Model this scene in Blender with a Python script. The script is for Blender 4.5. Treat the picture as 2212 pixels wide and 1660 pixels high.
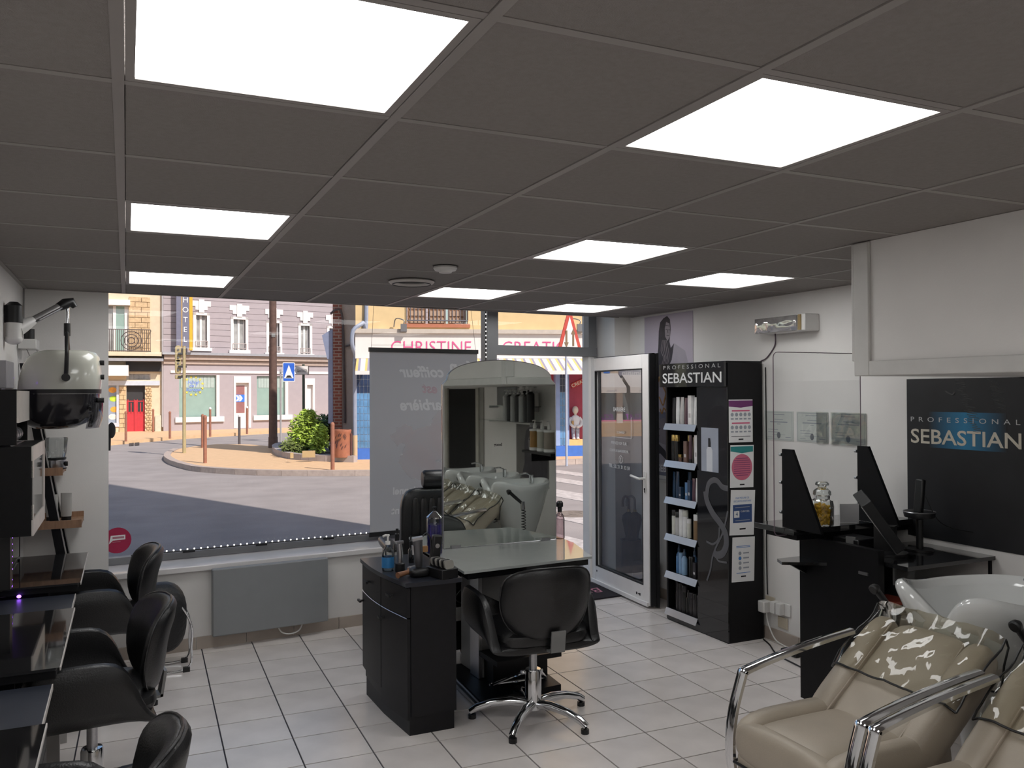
import bpy, bmesh, math, random
from mathutils import Vector, Matrix
PI = math.pi
random.seed(7)
S = bpy.context.scene
C = S.collection
for o in list(bpy.data.objects): bpy.data.objects.remove(o)

# ------------------------------------------------------------------ camera
YAW, PITCH, ROLL, FPX, H = 0.4293, 0.0092, -0.0046, 1819.9, 1.737
def _axes():
    f = Vector((math.sin(YAW)*math.cos(PITCH), math.cos(YAW)*math.cos(PITCH), math.sin(PITCH)))
    r = Vector((math.cos(YAW), -math.sin(YAW), 0)); u = r.cross(f)
    return math.cos(ROLL)*r+math.sin(ROLL)*u, -math.sin(ROLL)*r+math.cos(ROLL)*u, f
RX, UX, FX = _axes()
cam = bpy.data.cameras.new('camera'); cam.sensor_width = 36; cam.lens = FPX/2212*36
cam.clip_start = .05; cam.clip_end = 500
co = bpy.data.objects.new('camera', cam); C.objects.link(co)
M3 = Matrix((RX, UX, -FX)).transposed()
co.matrix_world = Matrix.Translation((0, 0, H)) @ M3.to_4x4()
S.camera = co
S.view_settings.view_transform = 'Standard'; S.view_settings.look = 'None'
S.view_settings.gamma = 1; S.view_settings.use_curve_mapping = False
S.view_settings.exposure = 0.0

# ------------------------------------------------------------------ sky and sun
SUN_EL = math.radians(46); SUN_H = Vector((.41, -.912))
w = bpy.data.worlds.new('sky'); S.world = w; w.use_nodes = True
nt = w.node_tree; bg = nt.nodes['Background']; sk = nt.nodes.new('ShaderNodeTexSky')
sk.sky_type = 'NISHITA'; sk.sun_disc = False; sk.sun_elevation = SUN_EL
sk.sun_rotation = math.atan2(SUN_H.x, SUN_H.y); sk.air_density = 1.2; sk.dust_density = 1.5
nt.links.new(sk.outputs[0], bg.inputs[0]); bg.inputs[1].default_value = SKY_STRENGTH = 0.14
sun = bpy.data.lights.new('sun', 'SUN'); sun.energy = 4.7; sun.angle = .009; sun.color = (1, .91, .83)
so = bpy.data.objects.new('sun', sun); C.objects.link(so)
sd = Vector((SUN_H.x*math.cos(SUN_EL), SUN_H.y*math.cos(SUN_EL), math.sin(SUN_EL)))
so.rotation_euler = sd.to_track_quat('Z', 'Y').to_euler(); so.location = (6, -10, 30)
PANEL_STRENGTH = 8.4      # the room's LED ceiling panels

# ------------------------------------------------------------------ helpers: real-world points seen along a line of sight
def ray(x, y): return FX + RX*((x-1106)/FPX) + UX*((830-y)/FPX)
def atz(x, y, z=0.):
    d = ray(x, y); t = (z-H)/d.z; return Vector((d.x*t, d.y*t, z))
def atY(x, y, Y):
    d = ray(x, y); t = Y/d.y; return Vector((d.x*t, Y, H+d.z*t))
def atX(x, y, X):
    d = ray(x, y); t = X/d.x; return Vector((X, d.y*t, H+d.z*t))

def srgb(r, g, b):
    f = lambda c: (c/255/12.92) if c <= 10 else ((c/255+.055)/1.055)**2.4
    return (f(r), f(g), f(b))
# ------------------------------------------------------------------ materials
MATS = {}
def mat(name, col=None, rough=.5, metal=0., var=.06, scale=8., bump=0., spec=.5, coat=0., emit=0., alpha=1., trans=0., detail=3, stretch=None, bscale=None):
    if name in MATS: return MATS[name]
    m = bpy.data.materials.new(name); m.use_nodes = True; MATS[name] = m
    n = m.node_tree.nodes; l = m.node_tree.links; p = n['Principled BSDF']
    p.inputs['Roughness'].default_value = rough; p.inputs['Metallic'].default_value = metal
    p.inputs['Specular IOR Level'].default_value = spec; p.inputs['Coat Weight'].default_value = coat
    p.inputs['Alpha'].default_value = alpha; p.inputs['Transmission Weight'].default_value = trans
    tc = n.new('ShaderNodeTexCoord'); src = tc.outputs['Object']
    if stretch:
        mp = n.new('ShaderNodeMapping'); mp.inputs['Scale'].default_value = stretch
        l.new(src, mp.inputs[0]); src = mp.outputs[0]
    ns = n.new('ShaderNodeTexNoise'); ns.inputs['Scale'].default_value = scale; ns.inputs['Detail'].default_value = detail
    l.new(src, ns.inputs['Vector'])
    rp = n.new('ShaderNodeValToRGB'); e = rp.color_ramp.elements
    e[0].position = .3; e[1].position = .7
    e[0].color = (*[c*(1-var) for c in col], 1); e[1].color = (*[min(1, c*(1+var)) for c in col], 1)
    l.new(ns.outputs[0], rp.inputs[0]); l.new(rp.outputs[0], p.inputs['Base Color'])
    if emit:
        p.inputs['Emission Strength'].default_value = emit; l.new(rp.outputs[0], p.inputs['Emission Color'])
    if bump:
        b = n.new('ShaderNodeBump'); b.inputs['Strength'].default_value = bump; b.inputs['Distance'].default_value = .01
        if bscale:
            n2 = n.new('ShaderNodeTexNoise'); n2.inputs['Scale'].default_value = bscale; l.new(src, n2.inputs['Vector']); l.new(n2.outputs[0], b.inputs['Height'])
        else: l.new(ns.outputs[0], b.inputs['Height'])
        l.new(b.outputs[0], p.inputs['Normal'])
    return m
def glass(name, tint=(1, 1, 1), refl=.6, ior=1.5, rough=0., base=0.):
    """thin pane: passes light straight, mirrors by Fresnel"""
    if name in MATS: return MATS[name]
    m = bpy.data.materials.new(name); m.use_nodes = True; MATS[name] = m
    n = m.node_tree.nodes; l = m.node_tree.links; n.clear()
    out = n.new('ShaderNodeOutputMaterial'); mx = n.new('ShaderNodeMixShader'); t = n.new('ShaderNodeBsdfTransparent'); g = n.new('ShaderNodeBsdfGlossy')
    fr = n.new('ShaderNodeFresnel'); fr.inputs[0].default_value = ior; ma = n.new('ShaderNodeMath'); ma.operation = 'MULTIPLY_ADD'
    ma.inputs[1].default_value = refl; ma.inputs[2].default_value = base; ma.use_clamp = True
    t.inputs[0].default_value = (*tint, 1); g.inputs['Roughness'].default_value = rough; g.inputs[0].default_value = (1, 1, 1, 1)
    l.new(fr.outputs[0], ma.inputs[0]); l.new(ma.outputs[0], mx.inputs[0]); l.new(t.outputs[0], mx.inputs[1]); l.new(g.outputs[0], mx.inputs[2]); l.new(mx.outputs[0], out.inputs[0])
    return m
def sheet(name, col, alpha, rough=.6, transl=0.):
    """translucent printed film"""
    if name in MATS: return MATS[name]
    m = bpy.data.materials.new(name); m.use_nodes = True; MATS[name] = m
    n = m.node_tree.nodes; l = m.node_tree.links; n.clear()
    out = n.new('ShaderNodeOutputMaterial'); d = n.new('ShaderNodeBsdfDiffuse'); tr = n.new('ShaderNodeBsdfTranslucent'); t = n.new('ShaderNodeBsdfTransparent')
    d.inputs[0].default_value = (*col, 1); tr.inputs[0].default_value = (*col, 1)
    m1 = n.new('ShaderNodeMixShader'); m1.inputs[0].default_value = transl; m2 = n.new('ShaderNodeMixShader'); m2.inputs[0].default_value = alpha
    l.new(d.outputs[0], m1.inputs[1]); l.new(tr.outputs[0], m1.inputs[2]); l.new(t.outputs[0], m2.inputs[1]); l.new(m1.outputs[0], m2.inputs[2]); l.new(m2.outputs[0], out.inputs[0])
    return m
def stripes(name, c1, c2, freq, axis=0, rough=.7, c3=None):
    if name in MATS: return MATS[name]
    m = bpy.data.materials.new(name); m.use_nodes = True; MATS[name] = m
    n = m.node_tree.nodes; l = m.node_tree.links; p = n['Principled BSDF']; p.inputs['Roughness'].default_value = rough
    tc = n.new('ShaderNodeTexCoord'); sp = n.new('ShaderNodeSeparateXYZ'); l.new(tc.outputs['Object'], sp.inputs[0])
    mu = n.new('ShaderNodeMath'); mu.operation = 'MULTIPLY'; mu.inputs[1].default_value = freq; l.new(sp.outputs[axis], mu.inputs[0])
    fr = n.new('ShaderNodeMath'); fr.operation = 'FRACT'; l.new(mu.outputs[0], fr.inputs[0])
    rp = n.new('ShaderNodeValToRGB'); rp.color_ramp.interpolation = 'CONSTANT'; e = rp.color_ramp.elements
    e[0].position = 0; e[0].color = (*c1, 1); e[1].position = .5; e[1].color = (*c2, 1)
    if c3:
        a = e.new(.25); a.color = (*c3, 1)
    l.new(fr.outputs[0], rp.inputs[0]); l.new(rp.outputs[0], p.inputs['Base Color'])
    return m
def bricks(name, c1, c2, mortar, scale, bw=.5, rh=.25, ms=.02, rough=.85, plane='XZ'):
    if name in MATS: return MATS[name]
    m = bpy.data.materials.new(name); m.use_nodes = True; MATS[name] = m
    n = m.node_tree.nodes; l = m.node_tree.links; p = n['Principled BSDF']; p.inputs['Roughness'].default_value = rough
    tc = n.new('ShaderNodeTexCoord'); sp = n.new('ShaderNodeSeparateXYZ'); l.new(tc.outputs['Object'], sp.inputs[0])
    cb = n.new('ShaderNodeCombineXYZ'); l.new(sp.outputs['XYZ'.index(plane[0])], cb.inputs[0]); l.new(sp.outputs['XYZ'.index(plane[1])], cb.inputs[1])
    b = n.new('ShaderNodeTexBrick'); l.new(cb.outputs[0], b.inputs[0])
    b.inputs['Color1'].default_value = (*c1, 1); b.inputs['Color2'].default_value = (*c2, 1); b.inputs['Mortar'].default_value = (*mortar, 1)
    b.inputs['Scale'].default_value = scale; b.inputs['Mortar Size'].default_value = ms; b.inputs['Brick Width'].default_value = bw; b.inputs['Row Height'].default_value = rh
    l.new(b.outputs[0], p.inputs['Base Color'])
    return m

# ------------------------------------------------------------------ geometry collector
class G:
    def __init__(s): s.v = []; s.f = []
    def add(s, v, f):
        k = len(s.v); s.v += [Vector(p) for p in v]; s.f += [tuple(i+k for i in q) for q in f]; return s
    def bb(s, x0, x1, y0, y1, z0, z1):
        v = [(x, y, z) for z in (z0, z1) for y in (y0, y1) for x in (x0, x1)]
        return s.add(v, [(0, 2, 3, 1), (4, 5, 7, 6), (0, 1, 5, 4), (2, 6, 7, 3), (0, 4, 6, 2), (1, 3, 7, 5)])
    def box(s, c, size, rot=None):
        k = len(s.v); a, b, d = [q/2 for q in size]; s.bb(-a, a, -b, b, -d, d)
        R = rot if rot is not None else Matrix.Identity(3)
        if isinstance(R, (int, float)): R = Matrix.Rotation(R, 3, 'Z')
        for i in range(k, len(s.v)): s.v[i] = R @ s.v[i] + Vector(c)
        return s
    def quad(s, a, b, c, d): return s.add([a, b, c, d], [(0, 1, 2, 3)])
    def slab(s, a, b, c, d, n):           # quad a b c d thickened by vector n
        n = Vector(n); v = [Vector(q) for q in (a, b, c, d)]
        return s.add(v+[q+n for q in v], [(0, 1, 2, 3), (7, 6, 5, 4), (0, 4, 5, 1), (1, 5, 6, 2), (2, 6, 7, 3), (3, 7, 4, 0)])
    def cyl(s, p0, p1, r, r1=None, n=16, cap=True): return s.tube([p0, p1], [r, r if r1 is None else r1], n, cap=cap)
    def tube(s, pts, r, n=8, closed=False, cap=True, flat=None):
        pts = [Vector(p) for p in pts]; m = len(pts); rr = r if isinstance(r, (list, tuple)) else [r]*m
        rings = []; prev = None
        for i, p in enumerate(pts):
            if closed: t = pts[(i+1) % m]-pts[i-1]
            else: t = pts[min(i+1, m-1)]-pts[max(i-1, 0)]
            t = t.normalized() if t.length > 1e-9 else Vector((0, 0, 1))
            if prev is None:
                a = Vector((0, 0, 1)) if abs(t.z) < .9 else Vector((1, 0, 0)); u = t.cross(a).normalized()
            else:
                u = prev-t*prev.dot(t); u = u.normalized() if u.length > 1e-9 else t.orthogonal().normalized()
            prev = u; v = t.cross(u)
            fu, fv = flat if flat else (1, 1)
            rings.append([p+(u*math.cos(2*PI*k/n)*fu+v*math.sin(2*PI*k/n)*fv)*rr[i] for k in range(n)])
        return s.loft(rings, cap=cap and not closed, loop=closed)
    def loft(s, rings, cap=True, loop=False):
        n = len(rings[0]); k = len(s.v); m = len(rings)
        for q in rings: s.v += [Vector(p) for p in q]
        for i in range(m if loop else m-1):
            a = k+i*n; b = k+((i+1) % m)*n
            for j in range(n): s.f.append((a+j, a+(j+1) % n, b+(j+1) % n, b+j))
        if cap: s.f.append(tuple(k+j for j in range(n))[::-1]); s.f.append(tuple(k+(m-1)*n+j for j in range(n)))
        return s
    def lathe(s, c, prof, n=24, axis=None, cap=True):
        c = Vector(c); R = Matrix.Identity(3)
        if axis is not None: R = Vector((0, 0, 1)).rotation_difference(Vector(axis)).to_matrix()
        return s.loft([[c+R @ Vector((max(r, 1e-4)*math.cos(2*PI*k/n), max(r, 1e-4)*math.sin(2*PI*k/n), z)) for k in range(n)] for r, z in prof], cap=cap)
    def ell(s, c, rad, n=20, m=12, e=1., e2=1., R=None):
        f = lambda x, k: math.copysign(abs(x)**k, x)
        rings = []
        for i in range(m+1):
            a = -PI/2+PI*i/m*.9999+.00005
            ring = []
            for k in range(n):
                b = 2*PI*k/n
                p = Vector((rad[0]*f(math.cos(a), e2)*f(math.cos(b), e), rad[1]*f(math.cos(a), e2)*f(math.sin(b), e), rad[2]*f(math.sin(a), e2)))
                if R is not None: p = R @ p
                ring.append(p+Vector(c))
            rings.append(ring)
        return s.loft(rings)
    def prism(s, poly, o, ux, uy, uz):    # polygon (a,b) -> o + a*ux + b*uy, thickened by uz
        o, ux, uy, uz = Vector(o), Vector(ux), Vector(uy), Vector(uz); n = len(poly)
        v = [o+ux*a+uy*b for a, b in poly]; k = len(s.v); s.v += v+[p+uz for p in v]
        s.f.append(tuple(k+i for i in range(n))[::-1]); s.f.append(tuple(k+n+i for i in range(n)))
        for i in range(n): s.f.append((k+i, k+(i+1) % n, k+n+(i+1) % n, k+n+i))
        return s
    def flat(s, poly, o, ux, uy):
        o, ux, uy = Vector(o), Vector(ux), Vector(uy); return s.add([o+ux*a+uy*b for a, b in poly], [tuple(range(len(poly)))])
    def mesh(s, name, inv=None):
        m = bpy.data.meshes.new(name); vs = s.v if inv is None else [inv @ p for p in s.v]
        m.from_pydata([tuple(p) for p in vs], [], s.f); 
        bm = bmesh.new(); bm.from_mesh(m); bmesh.ops.recalc_face_normals(bm, faces=bm.faces); bm.to_mesh(m); bm.free()
        m.polygons.foreach_set('use_smooth', [True]*len(m.polygons)); m.set_sharp_from_angle(angle=math.radians(38)); m.update(); return m
def finish(o, m, bevel=0, sub=0, seg=2):
    if m is not None: o.data.materials.append(m)
    if bevel:
        b = o.modifiers.new('bevel', 'BEVEL'); b.width = bevel; b.segments = seg; b.limit_method = 'ANGLE'; b.angle_limit = math.radians(40)
    if sub:
        b = o.modifiers.new('smooth', 'SUBSURF'); b.levels = sub; b.render_levels = sub
    return o
def tag(o, label=None, cat=None, group=None, kind=None):
    if label: o['label'] = label
    if cat: o['category'] = cat
    if group: o['group'] = group
    if kind: o['kind'] = kind
    return o
def empty(name, loc=(0, 0, 0), rz=0.):
    o = bpy.data.objects.new(name, None); C.objects.link(o); o.location = loc; o.rotation_euler = (0, 0, rz); o.empty_display_size = .05; return o
def thing(name, label, cat, loc=(0, 0, 0), rz=0., group=None): return tag(empty(name, loc, rz), label, cat, group)
def wm(o):
    m = Matrix.Translation(o.location) @ o.rotation_euler.to_matrix().to_4x4()
    return (wm(o.parent) @ m) if o.parent else m
def part(name, g, m, parent=None, world=False, bevel=0, sub=0, label=None, seg=2, kind=None):
    """links one mesh object; world=True when the shape is given in room coordinates"""
    me = g if isinstance(g, bpy.types.Mesh) else g.mesh(name, wm(parent).inverted() if (world and parent) else None)
    o = bpy.data.objects.new(name, me); C.objects.link(o)
    if parent: o.parent = parent
    if me.materials: m = None
    finish(o, m, bevel, sub, seg)
    return tag(o, label, kind=kind)
def share(name, me, parent, loc=(0, 0, 0), rz=0., scale=None):
    o = bpy.data.objects.new(name, me); C.objects.link(o); o.parent = parent; o.location = loc; o.rotation_euler = (0, 0, rz)
    if scale: o.scale = scale
    return o
def struct(name, g, m, world=True, bevel=0): return tag(part(name, g, m, bevel=bevel), kind='structure')
def single(name, g, m, label, cat, base=(0, 0, 0), group=None, bevel=0, sub=0):
    """a thing that is one mesh; its origin sits at base"""
    b = Vector(base); o = bpy.data.objects.new(name, g.mesh(name, Matrix.Translation(-b))); C.objects.link(o); o.location = b
    finish(o, m, bevel, sub); return tag(o, label, cat, group)
def dup(root, loc, rz, label=None, skip=()):
    c = root.copy(); C.objects.link(c); c.location = loc; c.rotation_euler = (0, 0, rz)
    if label: c['label'] = label
    def rec(a, b):
        for ch in a.children:
            if ch.name.split('.')[0] in skip: continue
            d = ch.copy(); C.objects.link(d); d.parent = b; rec(ch, d)
    rec(root, c); return c
_fonts = {}
def text(s, o, ux, uy, m, parent=None, h=None, wd=None, name='lettering', shear=0., off=.0015, bold=0., align='L', spacing=1., world=True):
    """flat lettering; o = lower left corner (or centre), ux/uy = reading and up directions, h = cap height, wd = width"""
    cu = bpy.data.curves.new('t', 'FONT'); cu.body = s; cu.size = 1; cu.shear = shear; cu.offset = bold; cu.space_character = spacing; cu.resolution_u = 3
    ob = bpy.data.objects.new('t', cu); C.objects.link(ob); dg = bpy.context.evaluated_depsgraph_get(); dg.update()
    me = bpy.data.meshes.new_from_object(ob.evaluated_get(dg)); bpy.data.objects.remove(ob); bpy.data.curves.remove(cu)
    xs = [v.co.x for v in me.vertices]; ys = [v.co.y for v in me.vertices]
    x0, x1, y0, y1 = min(xs), max(xs), min(ys), max(ys)
    ux, uy = Vector(ux).normalized(), Vector(uy).normalized(); nn = ux.cross(uy)
    if h and wd: sx, sy = wd/(x1-x0), h/.69
    elif h: sx = sy = h/.69
    else: sx = sy = wd/(x1-x0)
    ox = x0 if align == 'L' else (x0+x1)/2
    inv = wm(parent).inverted() if (parent and world) else Matrix.Identity(4)
    for v in me.vertices: v.co = inv @ (Vector(o)+ux*(v.co.x-ox)*sx+uy*(v.co.y)*sy+nn*off)
    me.name = name; me.materials.clear(); me.materials.append(m)
    ob = bpy.data.objects.new(name, me); C.objects.link(ob)
    if parent: ob.parent = parent
    return ob
def bez(p, n=12):
    p = [Vector(q) for q in p]; out = []
    for i in range(n+1):
        q = p[:]; t = i/n
        while len(q) > 1: q = [a.lerp(b, t) for a, b in zip(q, q[1:])]
        out.append(q[0])
    return out
def smooth_path(p, n=6):      # Catmull-Rom through the points
    p = [Vector(q) for q in p]; out = []
    for i in range(len(p)-1):
        a, b, c, d = p[max(i-1, 0)], p[i], p[i+1], p[min(i+2, len(p)-1)]
        for k in range(n):
            t = k/n; out.append(.5*((2*b)+(c-a)*t+(2*a-5*b+4*c-d)*t*t+(3*b-a-3*c+d)*t**3))
    return out+[p[-1]]
def arc(c, r, a0, a1, n=10): return [(c[0]+r*math.cos(a0+(a1-a0)*i/n), c[1]+r*math.sin(a0+(a1-a0)*i/n)) for i in range(n+1)]
def rrect(w, h, r, n=4):
    out = []
    for cx, cy, a in ((w/2-r, h/2-r, 0), (-w/2+r, h/2-r, PI/2), (-w/2+r, -h/2+r, PI), (w/2-r, -h/2+r, 1.5*PI)): out += arc((cx, cy), r, a, a+PI/2, n)
    return out
# ================================================================== materials used all over
WHITE = mat('wall_paint', (.76, .74, .72), .75, var=.03, scale=3, bump=.05, bscale=120)
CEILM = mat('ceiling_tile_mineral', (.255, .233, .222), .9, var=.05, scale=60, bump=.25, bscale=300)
TEE = mat('tee_enamel', (.30, .275, .26), .45, var=.02)
TILE = mat('floor_tile_ceramic', (.73, .68, .655), .22, var=.10, scale=3.2, detail=6, bump=.02, bscale=40, spec=.6)
GROUT = mat('grout_dark', (.045, .045, .06), .9, var=.3, scale=40)
SKIRT = mat('skirting_ceramic', (.42, .36, .31), .35, var=.12, scale=5)
ALU = mat('grey_aluminium', (.22, .22, .23), .4, metal=.3, var=.04)
ALUW = mat('white_aluminium', (.82, .80, .79), .35, var=.03)
GASKET = mat('black_rubber', (.01, .01, .012), .6)
BLACK = mat('black_laminate', (.004, .004, .005), .42, var=.2, scale=30, spec=.25)
BLACKG = mat('black_gloss', (.008, .008, .010), .08, var=.1, coat=.4)
BLACKP = mat('black_plastic', (.007, .007, .008), .4, var=.2, scale=20)
LEATHER = mat('black_leatherette', (.006, .006, .007), .36, var=.25, scale=14, bump=.12, bscale=180, spec=.6)
CHROME = mat('chrome', (.75, .76, .78), .08, metal=1, var=.02)
STEEL = mat('brushed_steel', (.48, .48, .50), .32, metal=1, var=.05, scale=40, stretch=(1, 1, 12))
SILVER = mat('silver_paint', (.45, .44, .43), .35, metal=.4, var=.03)
WHITEP = mat('white_plastic', (.70, .69, .67), .35, var=.03)
PAPER = mat('white_paper', (.74, .74, .74), .8, var=.02)
INK = mat('black_ink', (.012, .012, .014), .7)
INKW = mat('white_ink', (.8, .8, .8), .6)
WIN = glass('window_glass', (.97, .98, .98), .4, 1.5)
DOORG = glass('door_glass', (.96, .98, .99), 1.3, 1.6, base=.07)
CLEAR = glass('clear_acrylic', (.975, .98, .98), .12, 1.45)
MIRROR = mat('mirror_silver', (.66, .70, .67), .015, metal=1, var=.01)

ZC = 2.392
GX, GY0, GS = -.0157, 1.952, .6
def WY(x): return 6.062+.09*x           # inner face of the window wall
def GY(x): return WY(x)+.30             # plane of the shop glass
XL, XR, YB = -.58, 4.09, -3.0
WD = Vector((1, .09, 0)).normalized(); WN = Vector((.09, -1, 0)).normalized()    # along the window wall, into the room

# ---------------------------------------------------------------- floor and its tiles
floor = struct('floor', G().bb(XL-.2, XR+.2, YB-.2, 6.95, -.12, -.007), GROUT)
th, ts, ax, ay = -.0188, .33, .3493, 5.6569
tile_me = G().bb(-.1612, .1612, -.1612, .1612, -.007, 0).mesh('floor_tile'); tile_me.materials.append(TILE)
nt_ = 0
back = G()
for i in range(-5, 14):
    for j in range(-5, 30):
        u0, v0 = ax+ts*(i+.5), ay-ts*(j+.5)
        x, y = math.cos(th)*u0-math.sin(th)*v0, math.sin(th)*u0+math.cos(th)*v0
        if x < XL-.16 or x > XR+.16 or y > 6.85 or y < YB: continue
        if x < 2.9 and y-.16 > WY(x): continue
        if y > 2.2 and nt_ < 296: share('floor_tile', tile_me, floor, (x, y, 0), th); nt_ += 1
        else: back.box((x, y, -.0035), (.3224, .3224, .007), th)
part('floor_tile_rear', back, TILE, floor, kind='stuff')

# ---------------------------------------------------------------- ceiling grid
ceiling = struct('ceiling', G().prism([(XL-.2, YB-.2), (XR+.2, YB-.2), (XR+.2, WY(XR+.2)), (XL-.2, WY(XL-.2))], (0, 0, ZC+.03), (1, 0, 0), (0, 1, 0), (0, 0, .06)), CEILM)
PANELS = [(0, -1), (0, 2), (0, 5), (2, -1), (3, 2), (3, 5), (5, 3), (5, 6), (0, -4), (3, -4), (0, -7), (3, -7)]
full_me = G().bb(-.286, .286, -.286, .286, .003, .018).mesh('ceiling_tile'); full_me.materials.append(CEILM)
for i in range(-1, 7):
    for j in range(-9, 8):
        if (i, j) in PANELS: continue
        x0, x1 = max(GX+GS*i+.014, XL), min(GX+GS*(i+1)-.014, XR)
        y0, y1 = GY0+GS*j+.014, GY0+GS*(j+1)-.014
        if x1-x0 < .05 or y0 < YB: continue
        if y0 > WY((x0+x1)/2)-.1: continue
        if i >= 5 and y1 < 2.7: continue
        if y1 > WY(x0)-.01 or x1-x0 < .55:
            ya, yb = min(y1, WY(x0)-.012), min(y1, WY(x1)-.012)
            part('ceiling_tile', G().prism([(x0, y0), (x1, y0), (x1, yb), (x0, ya)], (0, 0, ZC+.003), (1, 0, 0), (0, 1, 0), (0, 0, .015)), CEILM, ceiling)
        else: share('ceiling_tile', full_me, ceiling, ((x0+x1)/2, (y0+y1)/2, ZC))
for i in range(0, 7):
    x = GX+GS*i; part('grid_rail', G().bb(x-.012, x+.012, YB, WY(x)-.005, ZC, ZC+.03), TEE, ceiling)
for j in range(-8, 8):
    y = GY0+GS*j
    if y > WY(4): continue
    xa = XL if y < WY(XL) else (y-6.05)/.09
    part('cross_rail', G().bb(xa, XR, y-.012, y+.012, ZC+.002, ZC+.03), TEE, ceiling)
part('edge_rail', G().slab((XL, WY(XL)-.02, ZC-.002), (XR, WY(XR)-.02, ZC-.002), (XR, WY(XR), ZC-.002), (XL, WY(XL), ZC-.002), (0, 0, .03)), TEE, ceiling)
part('wall_rail', G().bb(XL, XL+.02, YB, WY(XL), ZC-.002, ZC+.02).bb(XR-.02, XR, 2.8, 6.35, ZC-.002, ZC+.02), TEE, ceiling)
LED = mat('led_diffuser', (.93, .93, .92), .6, var=.015, scale=2.5, emit=PANEL_STRENGTH)
PN = {(0, -1): 'largest square light panel at the top left of the ceiling', (0, 2): 'middle panel of the three lights running along the left of the ceiling', (0, 5): 'farthest panel of the left ceiling lights, over the shop window',
      (2, -1): 'large light panel at the upper right of the ceiling', (3, 2): 'ceiling light panel in the middle of the room, past the large right panel', (3, 5): 'small light panel beside the round vent near the window', (5, 3): 'light panel nearest the right wall, above the wall lamp',
      (5, 6): 'farthest ceiling light panel, in front of the door transom'}
for (i, j) in PANELS:
    x, y = GX+GS*(i+.5), GY0+GS*(j+.5)
    L = thing('ceiling_light', PN.get((i, j), 'ceiling light panel behind the camera, %s row, %s' % ('left' if i == 0 else 'right', 'nearer' if j == -4 else 'farther back')), 'ceiling light', (x, y, ZC), 0, 'led ceiling panels')
    part('frame', G().bb(-.286, .286, -.286, -.268, .002, .014).bb(-.286, .286, .268, .286, .002, .014).bb(-.286, -.268, -.268, .268, .002, .014).bb(.268, .286, -.268, .268, .002, .014), TEE, L)
    part('diffuser', G().bb(-.268, .268, -.268, .268, .006, .012), LED, L)

# ---------------------------------------------------------------- walls
struct('wall_left', G().bb(XL-.2, XL, YB-.2, 6.7, -.12, 2.95), WHITE)
struct('wall_back', G().bb(XL-.2, XR+.2, YB-.2, YB, -.12, 2.95), WHITE)
struct('wall_right', G().bb(XR, XR+.18, YB-.2, 6.40, -.12, 2.95), WHITE)
XG0, XG1 = -.105, 2.80      # shop glass from .. to
def P(x, d=0., z=0.):       # point on the window wall's inner face, d metres into the room
    return Vector((x, WY(x), z))+WN*d
struct('wall_window_pier', G().slab(P(XL), P(XG0), P(XG0, -.38), P(XL, -.38), (0, 0, 2.95)), WHITE)
struct('wall_window', G().slab(P(XG0), P(XG1), P(XG1, -.34), P(XG0, -.34), (0, 0, .54)), WHITE)
struct('wall_door_pier', G().bb(3.93, 4.3, 6.40, 6.98, -.12, 2.95), WHITE)
struct('trim_1', G().slab(P(XG0, .03, .53), P(XG1+.02, .03, .53), P(XG1+.02, -.30, .53), P(XG0, -.30, .53), (0, 0, .04)), mat('glossy_sill', (.76, .74, .74), .16, var=.02, spec=.8), bevel=.006)     # window sill
hd = G().slab(P(XL, -.002, ZC+.03), P(XR, -.002, ZC+.03), P(XR, -.05, ZC+.03), P(XL, -.05, ZC+.03), (0, 0, .56))
hd.slab(P(XL, 0, 2.9), P(XR+.2, 0, 2.9), P(XR+.2, -.42, 2.9), P(XL, -.42, 2.9), (0, 0, .08))
struct('light_seal', hd, ALU)   # unseen fascia and cover added above the false ceiling to seal out light
# skirting tiles
bb_ = tag(empty('baseboard_window'), kind='structure')
k = 0; x = XL+.02
while x < 2.75:
    x1 = min(x+.325, 2.76); part('skirting_tile', G().slab(P(x, .001, 0), P(x1, .001, 0), P(x1, .012, 0), P(x, .012, 0), (0, 0, .082)), SKIRT, bb_); x += .33
bb_ = tag(empty('baseboard_right'), kind='structure')
y = 6.31
while y > 2.9:
    y1 = max(y-.325, 2.88); part('skirting_tile', G().bb(XR-.012, XR-.001, y1, y, 0, .085), SKIRT, bb_); y -= .33
bb_ = tag(empty('baseboard_left'), kind='structure')
y = 5.98
while y > 2.0:
    part('skirting_tile', G().bb(XL+.001, XL+.012, y-.325, y, 0, .082), SKIRT, bb_); y -= .33
# bulkhead over the wash area
bk = tag(empty('wall_bulkhead'), kind='structure')
part('casing', G().bb(2.97, XR-.001, YB, 2.78, 1.80, ZC), WHITE, bk)
part('trim_strip', G().bb(2.952, 2.969, 2.70, 2.782, 1.80, ZC-.003), mat('trim_white', (.60, .59, .57), .5), bk, bevel=.004)
part('trim_strip', G().bb(2.952, 2.969, YB, 2.70, 1.80, 1.865), MATS['trim_white'], bk, bevel=.004)
part('trim_strip', G().bb(2.97, XR-.002, 2.781, 2.795, 1.80, 1.865), MATS['trim_white'], bk, bevel=.004)
part('trim_strip', G().bb(2.955, 3.035, 2.781, 2.797, 1.866, ZC-.003), MATS['trim_white'], bk, bevel=.004)

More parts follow.
